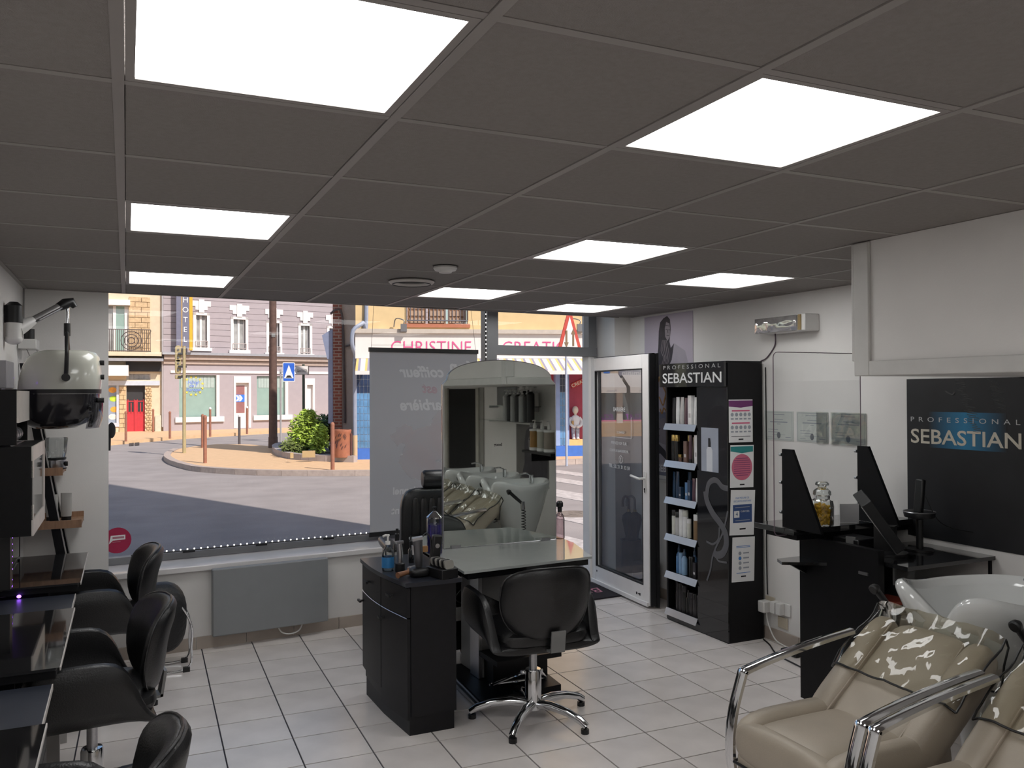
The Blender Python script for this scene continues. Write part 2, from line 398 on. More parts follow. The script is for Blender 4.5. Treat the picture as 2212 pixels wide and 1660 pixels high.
# ---------------------------------------------------------------- shop window and transom
ZG0, ZG1 = .575, 2.88
win = tag(empty('window_1', P((XG0+XG1)/2, -.3, ZG0)), kind='structure')
wf = G()
def bar(g, xa, xb, za, zb, d0=-.27, d1=-.335): g.slab(P(xa, d0, za), P(xb, d0, za), P(xb, d1, za), P(xa, d1, za), (0, 0, zb-za))
bar(wf, XG0-.01, XG1, ZG0, ZG0+.045); bar(wf, XG0-.02, XG0+.012, ZG0+.045, ZG1)
part('window_frame', wf, ALU, win, world=True)
pane = G().quad(P(XG0+.012, -.3, ZG0+.045), P(XG1, -.3, ZG0+.045), P(XG1, -.3, ZG1), P(XG0+.012, -.3, ZG1)); part('window_pane', pane, WIN, win, world=True)
g = G(); bar(g, XG1-.005, XG1+.085, 0, ZG1, -.24, -.36); struct('trim_3', g, ALU)      # mullion between window and door
g = G(); bar(g, XG1+.085, 3.92, 2.055, 2.135, -.24, -.36); struct('trim_4', g, ALU)    # transom bar over the door
tr = tag(empty('window_2', P(3.35, -.3, 2.13)), kind='structure')
g = G(); bar(g, XG1+.085, XG1+.11, 2.136, ZG1, -.26, -.34); bar(g, 3.845, 3.93, 2.136, ZG1, -.26, -.34); part('window_frame', g, ALU, tr, world=True)
g = G().quad(P(XG1+.11, -.3, 2.136), P(3.845, -.3, 2.136), P(3.845, -.3, ZG1), P(XG1+.11, -.3, ZG1)); part('window_pane', g, WIN, tr, world=True)
g = G(); bar(g, 3.84, 3.93, 0, 2.055, -.26, -.36); struct('trim_5', g, ALUW)          # door jamb
g = G(); bar(g, XG1+.085, 3.84, -.005, .012, -.24, -.40); struct('trim_6', g, STEEL)    # threshold

# ---------------------------------------------------------------- open glass door
hinge = Vector((3.872, 6.675, 0)); free = Vector((3.818, 5.662, 0)); dl = (free-hinge).length
dr = tag(empty('door_1', hinge, math.atan2((free-hinge).y, (free-hinge).x)), kind='structure')      # local x runs from hinge to free edge, +y faces the right wall
ZD0, ZD1 = .02, 2.035
g = G().bb(0, .085, -.03, .03, ZD0, ZD1).bb(dl-.095, dl, -.03, .03, ZD0, ZD1).bb(.085, dl-.095, -.03, .03, ZD0, ZD0+.15).bb(.085, dl-.095, -.03, .03, ZD1-.115, ZD1)
part('door_frame', g, ALUW, dr, bevel=.004)
part('door_pane', G().quad((.08, 0, ZD0+.145), (dl-.09, 0, ZD0+.145), (dl-.09, 0, ZD1-.11), (.08, 0, ZD1-.11)), DOORG, dr)
part('gasket', G().bb(.085, .095, -.031, -.012, ZD0+.15, ZD1-.115).bb(dl-.105, dl-.095, -.031, -.012, ZD0+.15, ZD1-.115).bb(.085, dl-.095, -.031, -.012, ZD0+.15, ZD0+.158).bb(.085, dl-.095, -.031, -.012, ZD1-.123, ZD1-.115), GASKET, dr)
part('edge_seal', G().bb(dl+.001, dl+.012, -.022, .03, ZD0, ZD1+.003).bb(0, dl, .005, .031, ZD1+.001, ZD1+.008).bb(dl-.02, dl+.02, .031, .055, ZD0-.01, ZD1+.005), GASKET, dr)
part('drip_rail', G().bb(.02, dl-.01, -.047, -.031, ZD0-.005, ZD0+.03), ALUW, dr, bevel=.003)
hz = 1.035
hn = part('door_handle', G().tube(smooth_path([(dl-.048, -.034, hz), (dl-.048, -.075, hz), (dl-.07, -.085, hz), (dl-.19, -.085, hz+.012)]), .0105, 10), WHITEP, dr)
part('handle_plate', G().prism(rrect(.038, .17, .012), (dl-.048, -.031, hz-.03), (1, 0, 0), (0, 0, 1), (0, -.008, 0)), WHITEP, hn)
part('keyhole', G().cyl((dl-.048, -.040, hz-.085), (dl-.048, -.043, hz-.085), .009, n=12).bb(dl-.052, dl-.044, -.043, -.040, hz-.112, hz-.085), GASKET, hn)
part('handle_outer', G().tube(smooth_path([(dl-.048, .034, hz), (dl-.048, .07, hz), (dl-.07, .08, hz), (dl-.18, .08, hz)]), .0105, 10), WHITEP, dr)
for zz in (.25, 1.0, 1.8): part('hinge_barrel', G().cyl((-.008, -.035, zz-.05), (-.008, -.035, zz+.05), .012, n=12), ALUW, dr)
part('vent_slots', G().bb(dl-.21, dl-.19, -.0315, -.03, .075, .095).bb(dl-.18, dl-.168, -.0315, -.03, .08, .09).bb(dl-.16, dl-.14, -.0315, -.03, .075, .095).bb(.1, .115, -.0315, -.03, .12, .135), GASKET, dr)
# vinyl lettering on the glass
VIN = mat('white_vinyl', (.85, .85, .85), .5)
dx = (free-hinge).normalized(); dn = Vector((dx.y, -dx.x, 0)); fl = lambda a, z: hinge+dx*a+dn*-.0+Vector((0, 0, z))
for s_, a, z, h_ in (('TEL : 02 31 31 22 50', .49, 1.075, .030), ('PRENEZ RDV SUR', .49, 1.28, .024), ('COIFFEUR-BARBIERE.FR', .49, 1.215, .022), ('LE SAMEDI', .52, 1.375, .020), ('BARBIÈRE', .50, 1.565, .034)):
    ob = text(s_, fl(a, z), dx, (0, 0, 1), VIN, dr, h=h_, align='C', off=.010)
g = G()
for k in range(24):
    a0, a1 = 2*PI*k/24, 2*PI*(k+1)/24
    g.quad(*[(.52+r_*math.cos(a), -.009, 1.155+r_*math.sin(a)) for r_, a in ((.033, a0), (.033, a1), (.029, a1), (.029, a0))])
part('round_badge', g, VIN, dr)
text('f', fl(.52, 1.138), dx, (0, 0, 1), VIN, dr, h=.034, align='C', off=.010, bold=.01)
part('frame_line', G().bb(.70, .704, -.009, -.008, 1.34, 1.52).bb(.36, .704, -.009, -.008, 1.34, 1.344), VIN, dr)
# ================================================================== the street outside
ASPH = mat('asphalt', (.31, .28, .275), .9, var=.12, scale=1.2, detail=8, bump=.5, bscale=90)
PAVE = mat('ochre_pavement', (.66, .44, .26), .9, var=.06, scale=6, bump=.1, bscale=60)
KERB = mat('kerb_stone', (.44, .36, .32), .85, var=.1, scale=10)
MAUVE = mat('mauve_render', (.41, .355, .375), .9, var=.03, scale=4)
CREAM = mat('cream_render', (.70, .58, .42), .9, var=.05, scale=5)
OUTW = mat('white_render', (.80, .76, .74), .8, var=.02)
TEAL = mat('frosted_teal_pane', (.30, .42, .38), .25, var=.06, scale=3)
RUST = mat('rust_brown_steel', (.33, .14, .09), .7, var=.12, scale=12)
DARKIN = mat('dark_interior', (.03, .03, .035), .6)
ROAD = -.12
struct('road', G().bb(-60, 60, 6.98, 95, -.5, ROAD), ASPH)
# the rest of our own building, whose shadow falls across the near street
g = G().prism([(-9, -6), (5.2, -6), (5.2, GY(5.2)+.06), (-9, GY(-9)+.06)], (0, 0, 2.98), (1, 0, 0), (0, 1, 0), (0, 0, 11.2)).bb(-9, XL-.21, -6, 5.5, -.12, 2.97).bb(4.31, 5.2, -6, 6.6, -.12, 2.97).bb(XL-.2, 4.3, -6, YB-.21, -.12, 2.97)  # unseen ground-floor blocks added to stop sunlight leaking under the upper mass
struct('upper_floors', g, mat('own_facade_render', (.55, .5, .45), .9))
struct('pavement_own', G().bb(-9, 12, 6.98, 7.35, ROAD, -.03), KERB)

class Fac:
    """a house front: O = foot point, u = direction along the front; turns sight lines into spots on that front"""
    def __init__(s, O, u): s.O = Vector((O[0], O[1], 0)); s.u = Vector((u[0], u[1], 0)).normalized(); s.n = Vector((s.u.y, -s.u.x, 0))
    def at(s, x, y, d=0.):
        r_ = ray(x, y); o = s.O+s.n*d; t = (o.dot(s.n))/(r_.dot(s.n)); p = r_*t; return ((p-s.O).dot(s.u), p.z+H)
    def rc(s, x0, y0, x1, y1, d=0.):
        a, b = s.at(x0, (y0+y1)/2, d)[0], s.at(x1, (y0+y1)/2, d)[0]; xm = (x0+x1)/2; return a, b, s.at(xm, y1, d)[1], s.at(xm, y0, d)[1]
    def p(s, a, z, d=0.): return s.O+s.u*a+s.n*d+Vector((0, 0, z))
    def slab(s, g, a0, a1, z0, z1, d0, d1):
        return g.slab(s.p(a0, z0, d0), s.p(a1, z0, d0), s.p(a1, z0, d1), s.p(a0, z0, d1), (0, 0, z1-z0))
    def px(s, g, x0, y0, x1, y1, d0, d1): return s.slab(g, *s.rc(x0, y0, x1, y1, d1), d0, d1)

# ---------------------------------------------------------------- pavements
def poly_z(px, z): return [atz(x, y, z) for x, y in px]
front = [(361, 994), (372, 1003), (385, 1008), (402, 1013), (440, 1020), (560, 1027), (720, 1028.5), (860, 1027), (1000, 1021), (1195, 1006), (1275, 1001), (1500, 985)]
rear = [(1500, 968), (1275, 981), (1195, 984), (801, 996), (768, 994), (700, 985), (600, 972), (540, 967), (470, 966), (420, 971), (380, 978), (364, 986)]
pts = poly_z(front, ROAD)+poly_z(rear, ROAD)
isl = struct('pavement_island', G().prism([(p.x, p.y) for p in pts], (0, 0, ROAD), (1, 0, 0), (0, 1, 0), (0, 0, .10)), PAVE)
fp = [atz(x, y, ROAD) for x, y in [(380, 978), (366, 985)]+front]
kp = smooth_path(fp, 3)
acc = 0; seg = [kp[0]]
for a, b in zip(kp, kp[1:]):
    acc += (b-a).length; seg.append(b)
    if acc > .95:
        g = G()
        for c, d in zip(seg, seg[1:]):
            t = (d-c).normalized(); n_ = Vector((t.y, -t.x, 0))*.09
            g.slab(c-n_+Vector((0, 0, .002)), d-n_+Vector((0, 0, .002)), d+n_+Vector((0, 0, .002)), c+n_+Vector((0, 0, .002)), (0, 0, .125))
        part('kerb_stone', g, KERB, isl); acc = 0; seg = [b]
far = [(-40, 27.5), (-7.1, 31.2), (-.53, 33.4), (1.87, 36.4), (6.94, 40.2), (16, 44)]
struct('pavement_far', G().prism(far+[(16, 60), (-40, 60)], (0, 0, ROAD), (1, 0, 0), (0, 1, 0), (0, 0, .13)), PAVE)
cz = tag(empty('crosswalk', atz(1232, 1080, ROAD)), kind='structure')
PAINT = mat('road_paint', (.50, .46, .45), .8, var=.25, scale=9, detail=6)
for y0, y1 in ((1019, 1026), (1036, 1045), (1062, 1078), (1106, 1126), (1160, 1182)):
    a, b = atz(1225, y0, ROAD), atz(1225, y1, ROAD); dv = Vector((.13, -.99, 0)).normalized()
    part('stripe', G().slab(a-dv*1.5, a+dv*1.6, b+dv*1.6, b-dv*1.5, (0, 0, .006)), PAINT, cz, world=True)
mh = atz(1240, 1112, ROAD); mhg = G().lathe(mh+Vector((0, 0, .0065)), [(.34, 0), (.34, .006), (.26, .006), (.26, .003), (.22, .003), (.22, .006), (.12, .006), (.12, .003), (.08, .003), (.08, .006)], 28)
single('manhole_cover', mhg, mat('cast_iron', (.2, .17, .15), .6, var=.2, scale=20), 'round cast iron manhole cover in the crosswalk seen through the door', 'manhole cover', mh)
dg = [atz(x, y, ROAD+.013) for x, y in ((278, 958), (302, 956), (302, 962), (278, 964))]
t = thing('storm_drain', 'dark double slot storm drain in the far kerb', 'drain', dg[3]); 
for k in (0, 1):
    a = dg[0].lerp(dg[1], k*.5+.05); b = dg[0].lerp(dg[1], k*.5+.45); c = dg[3].lerp(dg[2], k*.5+.45); d = dg[3].lerp(dg[2], k*.5+.05)
    part('slot', G().slab(a, b, c, d, (0, 0, .01)), DARKIN, t, world=True)

# ---------------------------------------------------------------- hotel
F = Fac((1.62, 41.65), (.9895, .144)); hb = thing('hotel_building', 'mauve hotel with white framed windows and two teal shop windows', 'building', F.p(3, 0))
aL = F.at(353, 800)[0]; aR = aL+14
ZCOR = F.at(480, 769)[1]
wins = [F.rc(417, 676, 453, 757), F.rc(498, 685, 536, 762), F.rc(575, 693, 609, 768), F.rc(644, 699, 674, 771), F.rc(706, 705, 735, 774)]
shops = [F.rc(387, 811, 474, 901), F.rc(555, 813, 622, 897)]
dors = [F.rc(505, 813, 542, 925), F.rc(659, 818, 680, 888)]
# lower wall in panels around the openings
def wall_around(f, parent, name, m, a0, a1, z0, z1, holes, d0, d1, split=False):
    xs = sorted(set([a0, a1]+[h for r_ in holes for h in r_[:2] if a0 < h < a1])); g = G()
    for xa, xb in zip(xs, xs[1:]):
        cut = sorted([(r_[2], r_[3]) for r_ in holes if r_[0] < (xa+xb)/2 < r_[1]]); z = z0
        for c0, c1 in cut+[(z1, z1)]:
            if min(c0, z1) > z+.005:
                f.slab(g, xa, xb, z, min(c0, z1), d0, d1)
                if split: part(name, g, m, parent, world=True); g = G()
            z = max(z, c1)
    return None if split else part(name, g, m, parent, world=True)
wall_around(F, hb, 'ground_floor_wall', MAUVE, aL, aR, -.1, ZCOR-.2, shops+dors, -.3, 0)
zc = ZCOR+.12; n_c = 0
while zc < 9.3:      # horizontal siding courses
    wall_around(F, hb, 'siding_board', MAUVE, aL, aR, zc, zc+.262, wins, -.25, -.0 if n_c % 2 else -.012, split=True); zc += .275; n_c += 1
g = G(); F.slab(g, aL, aR, ZCOR+.1, 9.4, -.5, -.27); part('backing_wall', g, mat('mauve_joint', (.20, .16, .17), .9), hb, world=True)
g = G(); F.slab(g, aL-.1, aR, ZCOR, ZCOR+.12, -.2, .3); part('cornice', g, mat('zinc_grey', (.34, .34, .37), .6), hb, world=True)
g = G(); F.slab(g, aL, aR, ZCOR-.22, ZCOR-.002, -.2, .18); F.slab(g, aL, aR, ZCOR-.42, ZCOR-.24, -.2, .07); part('moulding', g, mat('taupe_moulding', (.44, .34, .29), .8), hb, world=True)
g = G(); zb = F.at(480, 807)[1]; F.slab(g, aL+.3, aR, zb, zb+.12, -.05, .05); part('white_band', g, OUTW, hb, world=True)
for a0, a1, z0, z1 in wins:
    w_ = G(); F.slab(w_, a0, a0+.13, z0+.12, z1, -.02, .03); F.slab(w_, a1-.13, a1, z0+.12, z1, -.02, .03); F.slab(w_, a0, a1, z1-.12, z1, -.02, .03)
    wo = part('window_surround', w_, OUTW, hb, world=True)
    g = G(); F.slab(g, a0-.08, a1+.08, z0-.04, z0+.12, -.05, .12); part('sill', g, OUTW, wo, world=True)
    g = G(); m_ = (a0+a1)/2
    F.slab(g, a0-.05, a1+.05, z1+.30, z1+.55, 0, .03); F.slab(g, a0+.10, a1-.10, z1+.13, z1+.299, 0, .03); F.slab(g, m_-.12, m_+.12, z1+.0, z1+.62, .031, .06)
    part('keystone_lintel', g, OUTW, wo, world=True)
    g = G(); F.slab(g, m_-.05, m_+.05, z0+.12, z1-.12, -.2, -.14); F.slab(g, a0+.13, a0+.19, z0+.12, z1-.12, -.2, -.14); F.slab(g, a1-.19, a1-.13, z0+.12, z1-.12, -.2, -.14); part('sash', g, OUTW, wo, world=True)
    for q0, q1 in ((a0+.18, m_-.05), (m_+.05, a1-.18)):
        g = G(); F.slab(g, q0, q1, z0+.12, z1-.12, -.19, -.17); part('pane', g, mat('curtained_pane', (.36, .36, .36), .2, var=.3, scale=2), wo, world=True)
    g = G()
    for zz in (.2, .42): g.tube([F.p(a0+.1, z0+zz, .06), F.p(a1-.1, z0+zz, .06)], .015, 5)
    for k in range(7): g.tube([F.p(a0+.1+(a1-a0-.2)*k/6, z0+.12, .06), F.p(a0+.1+(a1-a0-.2)*k/6, z0+.42, .06)], .01, 4)
    part('flower_rail', g, mat('pale_iron', (.5, .42, .40), .6), wo, world=True)
for k, (a0, a1, z0, z1) in enumerate(shops):
    g = G(); F.slab(g, a0, a1, z0, z1, -.16, -.12); so_ = part('shop_pane', g, TEAL, hb, world=True)
    g = G(); F.slab(g, a1-.14, a1, z0, z1, -.119, .03); F.slab(g, a0-.18, a1+.2, z0-.24, z0, -.1, .1); part('shop_surround', g, OUTW, so_, world=True)
    g = G(); zt = z0+(z1-z0)*.70; nn = 9
    for q in range(nn):
        qa = a0+.1+(a1-a0-.3)*q/nn; F.slab(g, qa, qa+(a1-a0-.3)/nn*.93, zt, z1-.05, -.118, -.105)
    part('net_curtain', g, mat('net_curtain', (.42, .50, .47), .8), so_, world=True)
# hotel name with a ring of stars
sx, sz = F.at(419, 834); rr = .42*1.0; YEL = mat('yellow_vinyl', (.85, .66, .08), .6); BLU = mat('blue_vinyl', (.20, .30, .75), .6)
g = G()
for k in range(12):
    a = 2*PI*k/12+.26; cx, cz_ = sx+rr*math.cos(a), sz+rr*math.sin(a)
    st = [(cx+(.075 if q % 2 == 0 else .03)*math.sin(q*PI/5), cz_+(.075 if q % 2 == 0 else .03)*math.cos(q*PI/5)) for q in range(10)]
    g.prism(st, F.p(0, 0, -.10), F.u, (0, 0, 1), F.n*.006)
part('star_ring', g, YEL, hb, world=True)
for s_, dz in (('Hôtel', .10), ("de l'", -.06), ('Europe', -.24)): text(s_, F.p(sx, sz+dz, -.10), F.u, (0, 0, 1), BLU, hb, h=.15, align='C', shear=.2, off=.01, bold=.01)
for k, (a0, a1, z0, z1) in enumerate(dors):
    g = G(); F.slab(g, a0, a1, z0, z1, -.2, -.16); d_ = part('street_door', g, OUTW, hb, world=True)
    g = G(); F.slab(g, a0, a0+.1, z0, z1, -.159, .02); F.slab(g, a1-.1, a1, z0, z1, -.159, .02); F.slab(g, a0+.1, a1-.1, z1-.32, z1, -.159, .02); part('door_surround', g, OUTW, d_, world=True)
    if k == 0:
        g = G(); F.slab(g, a0+.14, a0+.55, z0+.72, z1-.45, -.158, -.15); part('door_glass', g, mat('reddish_pane', (.32, .15, .15), .3), d_, world=True)
        g = G(); F.slab(g, a0+.14, a0+.55, z0+1.25, z0+1.6, -.149, -.14); pl = part('blue_plate', g, mat('blue_enamel', (.05, .2, .75), .4), d_, world=True)
        g = G()
        for q in (0, .13): g.prism([(q, .03), (q+.1, .03), (q+.2, .175), (q+.1, .32), (q, .32), (q+.09, .175)], F.p(a0+.13, z0+1.25, -.138), F.u, (0, 0, 1), F.n*.004)
        part('chevron', g, INKW, pl, world=True)
# projecting hotel sign
g0 = F.rc(381, 640, 409, 752, .5); hs = thing('hotel_sign', 'tall grey vertical sign lettered HOTEL with a yellow edge', 'sign', F.p(g0[0], g0[2], .2))
zt = F.at(400, 632, .5)[1]
g = G(); F.slab(g, g0[0], g0[1], g0[2], zt+.6, .40, .5); part('board', g, mat('slate_board', (.17, .17, .24), .5), hs, world=True)
g = G(); F.slab(g, g0[1], g0[1]+.14, g0[2]-.1, zt+.6, .40, .52); part('yellow_edge', g, mat('golden_edge', (.72, .40, .03), .5), hs, world=True)
g = G(); F.slab(g, g0[0]+.22, g0[0]+.25, g0[2], zt+.6, .501, .508); part('gold_line', g, mat('golden_edge'), hs, world=True)
for k, ch in enumerate('LETOH'):
    a_, z_ = F.at(400.5, 739-21.3*k, .5); text(ch, F.p(a_, z_, .5), F.u, (0, 0, 1), INKW, hs, h=.24, align='C', off=.01)
for zz in (g0[2]+.3, zt-.2): part('bracket', G().cyl(F.p(g0[0]+.3, zz, 0), F.p(g0[0]+.3, zz, .4), .03, n=8), ALU, hs, world=True)

# ---------------------------------------------------------------- cream house with the red door
E1 = Fac((-.7, 41.95), (1, -.05)); cb = thing('cream_house', 'cream stone house with a red door and an iron balcony', 'building', E1.p(.9, 0))
a0 = -.55; a1 = E1.at(352, 800)[0]
doorr = E1.rc(273, 833, 313, 934); shopr = E1.rc(220, 833, 257, 914); wup = E1.rc(225, 655, 277, 757)
wall_around(E1, cb, 'wall', CREAM, a0-.7, a1, -.1, 9.5, [doorr, shopr, wup, E1.rc(273, 808, 325, 821)], -.3, 0)
BLOCK = mat('yellow_stone', (.62, .44, .26), .9, var=.15, scale=9)
def blocks(f, parent, x0, y0, x1, y1, bh, bw, d=.05):
    A0, A1, Z0, Z1 = f.rc(x0, y0, x1, y1); z = Z0; r_ = 0
    while z < Z1-.03:
        a = A0-(bw/2 if r_ % 2 else 0)
        while a < A1-.02:
            b0, b1 = max(a, A0), min(a+bw-.02, A1)
            if b1-b0 > .05:
                g = G(); f.slab(g, b0, b1, z, min(z+bh-.02, Z1), 0, d+random.uniform(0, .02)); part('stone_block', g, BLOCK, parent, world=True)
            a += bw
        z += bh; r_ += 1
blocks(E1, cb, 279, 640, 324, 764, .235, .52); blocks(E1, cb, 258, 836, 272, 934, .21, .34, .06)
g = G(); A0, A1, Z0, Z1 = doorr; F1 = E1; zm = E1.at(293, 866)[1]
F1.slab(g, A0, A1, Z0, zm, -.2, -.14); RED = mat('red_paint', (.55, .035, .05), .5, var=.06)
rd = part('front_door', g, RED, cb, world=True)
g = G(); F1.slab(g, A0, A1, zm, Z1, -.2, -.16); part('dark_glass', g, DARKIN, rd, world=True)
g = G()
for k in range(6): aa = A0+.06+(A1-A0-.12)*k/5; F1.slab(g, aa-.02, aa+.02, zm-.55, zm+(.05 if k in (0, 2, 3, 5) else -.1), -.139, -.11)
F1.slab(g, (A0+A1)/2-.06, (A0+A1)/2+.06, Z0, zm+.02, -.139, -.11); part('door_rails', g, RED, rd, world=True)
g = G(); F1.slab(g, A0+.08, A1-.08, zm-.5, zm-.05, -.139, -.134); part('grille_glass', g, DARKIN, rd, world=True)
blocks(E1, cb, 314, 836, 328, 934, .11, .13, .05)
# shop window with food stickers
A0, A1, Z0, Z1 = shopr
g = G(); E1.slab(g, A0-.6, A1, Z0, Z1, -.12, -.08); sp_ = part('shop_pane', g, mat('pale_blue_pane', (.30, .36, .46), .25), cb, world=True)
g = G(); E1.slab(g, A1-.1, A1, Z0, Z1, -.079, .03); E1.slab(g, A0-.6, A1+.02, Z0-.18, Z0, -.1, .05); part('shop_frame', g, mat('pale_blue_paint', (.56, .60, .68), .6), sp_, world=True)
for (xx, yy, c_) in ((243, 843, 'orange'), (247, 885, 'orange'), (245, 862, 'green'), (243, 901, 'white')):
    a_, z_ = E1.at(xx, yy); colr = {'orange': (.85, .36, .05), 'green': (.5, .72, .05), 'white': (.8, .75, .7)}[c_]
    part('food_sticker', G().prism([(a_+.17*math.cos(2*PI*q/14), z_+.13*math.sin(2*PI*q/14)) for q in range(14)], E1.p(0, 0, -.078), E1.u, (0, 0, 1), E1.n*.005), mat('sticker_'+c_, colr, .6, var=.25, scale=6), sp_, world=True)
g = G(); E1.px(g, 200, 823, 345, 833, 0, .1); part('pale_beam', g, mat('pale_blue_paint'), cb, world=True)
g = G(); E1.px(g, 200, 774, 353, 780, 0, .7); part('canopy', g, mat('zinc_grey'), cb, world=True)
g = G(); E1.px(g, 272, 781, 350, 803, .0, .12); part('recess_shade', g, DARKIN, cb, world=True)  # dark slab standing in for the shaded recess under the canopy
g = G(); E1.px(g, 200, 789, 277, 812, .05, .75); part('awning_box', g, OUTW, cb, world=True)
z0_ = E1.rc(273, 808, 325, 821)
for k in range(4):
    q0 = z0_[0]+.1+(z0_[1]-z0_[0]-.15)*k/4; g = G(); E1.slab(g, q0, q0+.2, z0_[2]+.03, z0_[3]-.03, -.1, -.06); part('transom_pane', g, mat('curtained_pane'), cb, world=True)
g = G(); E1.slab(g, z0_[0], z0_[1], z0_[2], z0_[3], -.15, -.101); part('transom_frame', g, OUTW, cb, world=True)
A0, A1, Z0, Z1 = wup
g = G(); E1.slab(g, A1-.16, A1, Z0, Z1, -.2, -.1); E1.slab(g, A0-.3, A1, Z1-.12, Z1, -.2, -.1); m_ = E1.at(247, 700)[0]; E1.slab(g, m_-.06, m_+.06, Z0, Z1, -.2, -.1)
uw = part('upper_window', g, OUTW, cb, world=True)
g = G(); E1.slab(g, m_+.06, A1-.16, Z0, Z1-.12, -.18, -.14); part('pane', g, TEAL, uw, world=True)
g = G(); E1.slab(g, A0-.3, m_-.06, Z0, Z1-.12, -.18, -.14); part('pane', g, mat('curtained_pane'), uw, world=True)
g = G(); E1.px(g, 215, 647, 281, 659, 0, .18); part('roller_box', g, OUTW, uw, world=True)
g = G(); E1.px(g, 200, 760, 349, 769, 0, .75); bal = part('balcony', g, CREAM, cb, world=True)
z0_ = E1.rc(215, 712, 325, 760, .7); g = G(); IRON = mat('wrought_iron', (.10, .08, .08), .6)
for zz in (z0_[2]+.03, z0_[3]): g.tube([E1.p(z0_[0], zz, .7), E1.p(z0_[1], zz, .7), E1.p(z0_[1], zz, .02)], .022, 5)
n_ = 26
for k in range(n_+1):
    aa = z0_[0]+(z0_[1]-z0_[0])*k/n_; g.tube([E1.p(aa, z0_[2], .7), E1.p(aa, z0_[3], .7)], .012, 4)
ca = z0_[0]+(z0_[1]-z0_[0])*.62
for r_ in (.42, .28, .14): g.tube([E1.p(ca+r_*math.cos(2*PI*q/20), (z0_[2]+z0_[3])/2+r_*math.sin(2*PI*q/20), .71) for q in range(20)], .018, 4, closed=True)
part('railing', g, IRON, bal, world=True)
g = G(); E1.px(g, 335, 898, 348, 940, 0, .3); part('meter_box', g, mat('beige_box', (.66, .58, .46), .7), cb, world=True)
g = G().tube([E1.p(a1+.0, 8.5, .12), E1.p(a1, .2, .12)], .06, 8); part('downpipe', g, mat('grey_pipe', (.5, .48, .50), .5), cb, world=True)

# ---------------------------------------------------------------- hairdresser opposite (seen only as a reflection in the open door)
E2 = Fac((-16, 41.3), (1, 0)); fb = thing('awning_shop', 'stone shop with white awnings mirrored in the open glass door', 'building', E2.p(5, 0))
def seen_in_door(x, y):
    d = ray(x, y); n_ = dn.normalized(); o = Vector((0, 0, H)); t_ = (hinge+Vector((0, 0, 0))-o).dot(n_)/d.dot(n_); h_ = o+d*t_; d2 = d-n_*2*d.dot(n_); s_ = (E2.O.y-h_.y)/d2.y; return h_+d2*s_
rx = lambda p: seen_in_door(p, 850).x+16; rz = lambda y: seen_in_door(1340, y).z
wall_around(E2, fb, 'wall', mat('pale_stone', (.66, .52, .40), .9, var=.08, scale=5), rx(1400)-4, 13.9, -.1, 9, [(rx(1400), rx(1342), .1, rz(815)), (rx(1334), rx(1270), .1, rz(812))], -.4, 0)
for xa, xb in ((1400, 1342), (1334, 1270)):
    g = G(); E2.slab(g, rx(xa), rx(xb), -.1, rz(813), -.38, -.2); sp_ = part('shop_glass', g, mat('grey_shop_glass', (.20, .23, .25), .3, var=.2, scale=2), fb, world=True)
    g = G(); E2.slab(g, rx(xa), rx(xb), rz(912), rz(908), -.199, -.19); part('pink_line', g, mat('pink_vinyl', (.85, .22, .45), .6), sp_, world=True)
    text('ÉCLAT', E2.p(rx(xa)+.15, rz(906), -.19), E2.u, (0, 0, 1), mat('purple_vinyl', (.50, .12, .70), .6), sp_, h=.26, shear=.25, bold=.03)
    m0, m1 = rx(xa), rx(xb)
    g = G().slab(E2.p(m0, rz(808), 0), E2.p(m1, rz(808), 0), E2.p(m1, rz(838), 1.1), E2.p(m0, rz(838), 1.1), (0, 0, .03)); E2.slab(g, m0, m1, rz(849), rz(838), 1.08, 1.11)
    aw = part('awning', g, OUTW, fb, world=True); text('Féminin', E2.p((m0+m1)/2, rz(847), 1.11), E2.u, (0, 0, 1), mat('grey_ink', (.25, .25, .32), .6), aw, h=.13, align='C')
g = G(); E2.slab(g, rx(1402), rx(1336), rz(817), rz(793), 0, .12); sg = part('shop_sign', g, mat('slate_sign', (.25, .25, .34), .5), fb, world=True)
text('Féminin', E2.p((rx(1402)+rx(1336))/2, rz(813), .12), E2.u, (0, 0, 1), INKW, sg, h=.34, align='C', shear=.2, bold=.02)
g = G(); E2.slab(g, rx(1317), rx(1304), rz(807), rz(797), 0, .04); part('street_plate', g, mat('blue_enamel'), fb, world=True)
g = G(); E2.slab(g, rx(1343), rx(1331), -.05, rz(812), 0, .12); part('pilaster', g, OUTW, fb, world=True)

# ---------------------------------------------------------------- shop across the street: CHRISTINE CREATION
B = Fac((5.46, 21.76), (.96, -.281)); bs = thing('corner_shop_building', 'yellow corner building with a white sign in pink letters and blue tiles', 'building', B.p(3, 0))
bL, bR = 0., 13.; zs0, zs1 = 2.62, 3.30
YWALL = mat('ochre_yellow_render', (.74, .55, .30), .9, var=.04, scale=4)
upw = B.rc(878, 600, 1010, 700)
wall_around(B, bs, 'upper_wall', YWALL, bL, bR, zs1, 8.5, [upw], -.3, .02)
g = G(); B.slab(g, bL-.02, bR, zs1-.02, zs1+.09, 0, .30); part('ledge', g, mat('ledge_stone', (.56, .50, .44), .9), bs, world=True)
g = G(); B.slab(g, bL, bR, zs0, zs1-.021, -.02, .22); sb = part('sign_board', g, OUTW, bs, world=True)
PINK = mat('pink_letters', (.80, .10, .30), .5)
for s_, xa, xb in (('CHRISTINE', 845, 1018), ('CREATION', 1086, 1252)):
    q0 = B.at(xa, 750, .22)[0]; q1 = B.at(xb, 750, .22)[0]; text(s_, B.p(q0, zs0+.145, .22), B.u, (0, 0, 1), PINK, sb, h=.32, wd=q1-q0, off=.012, bold=-.012)
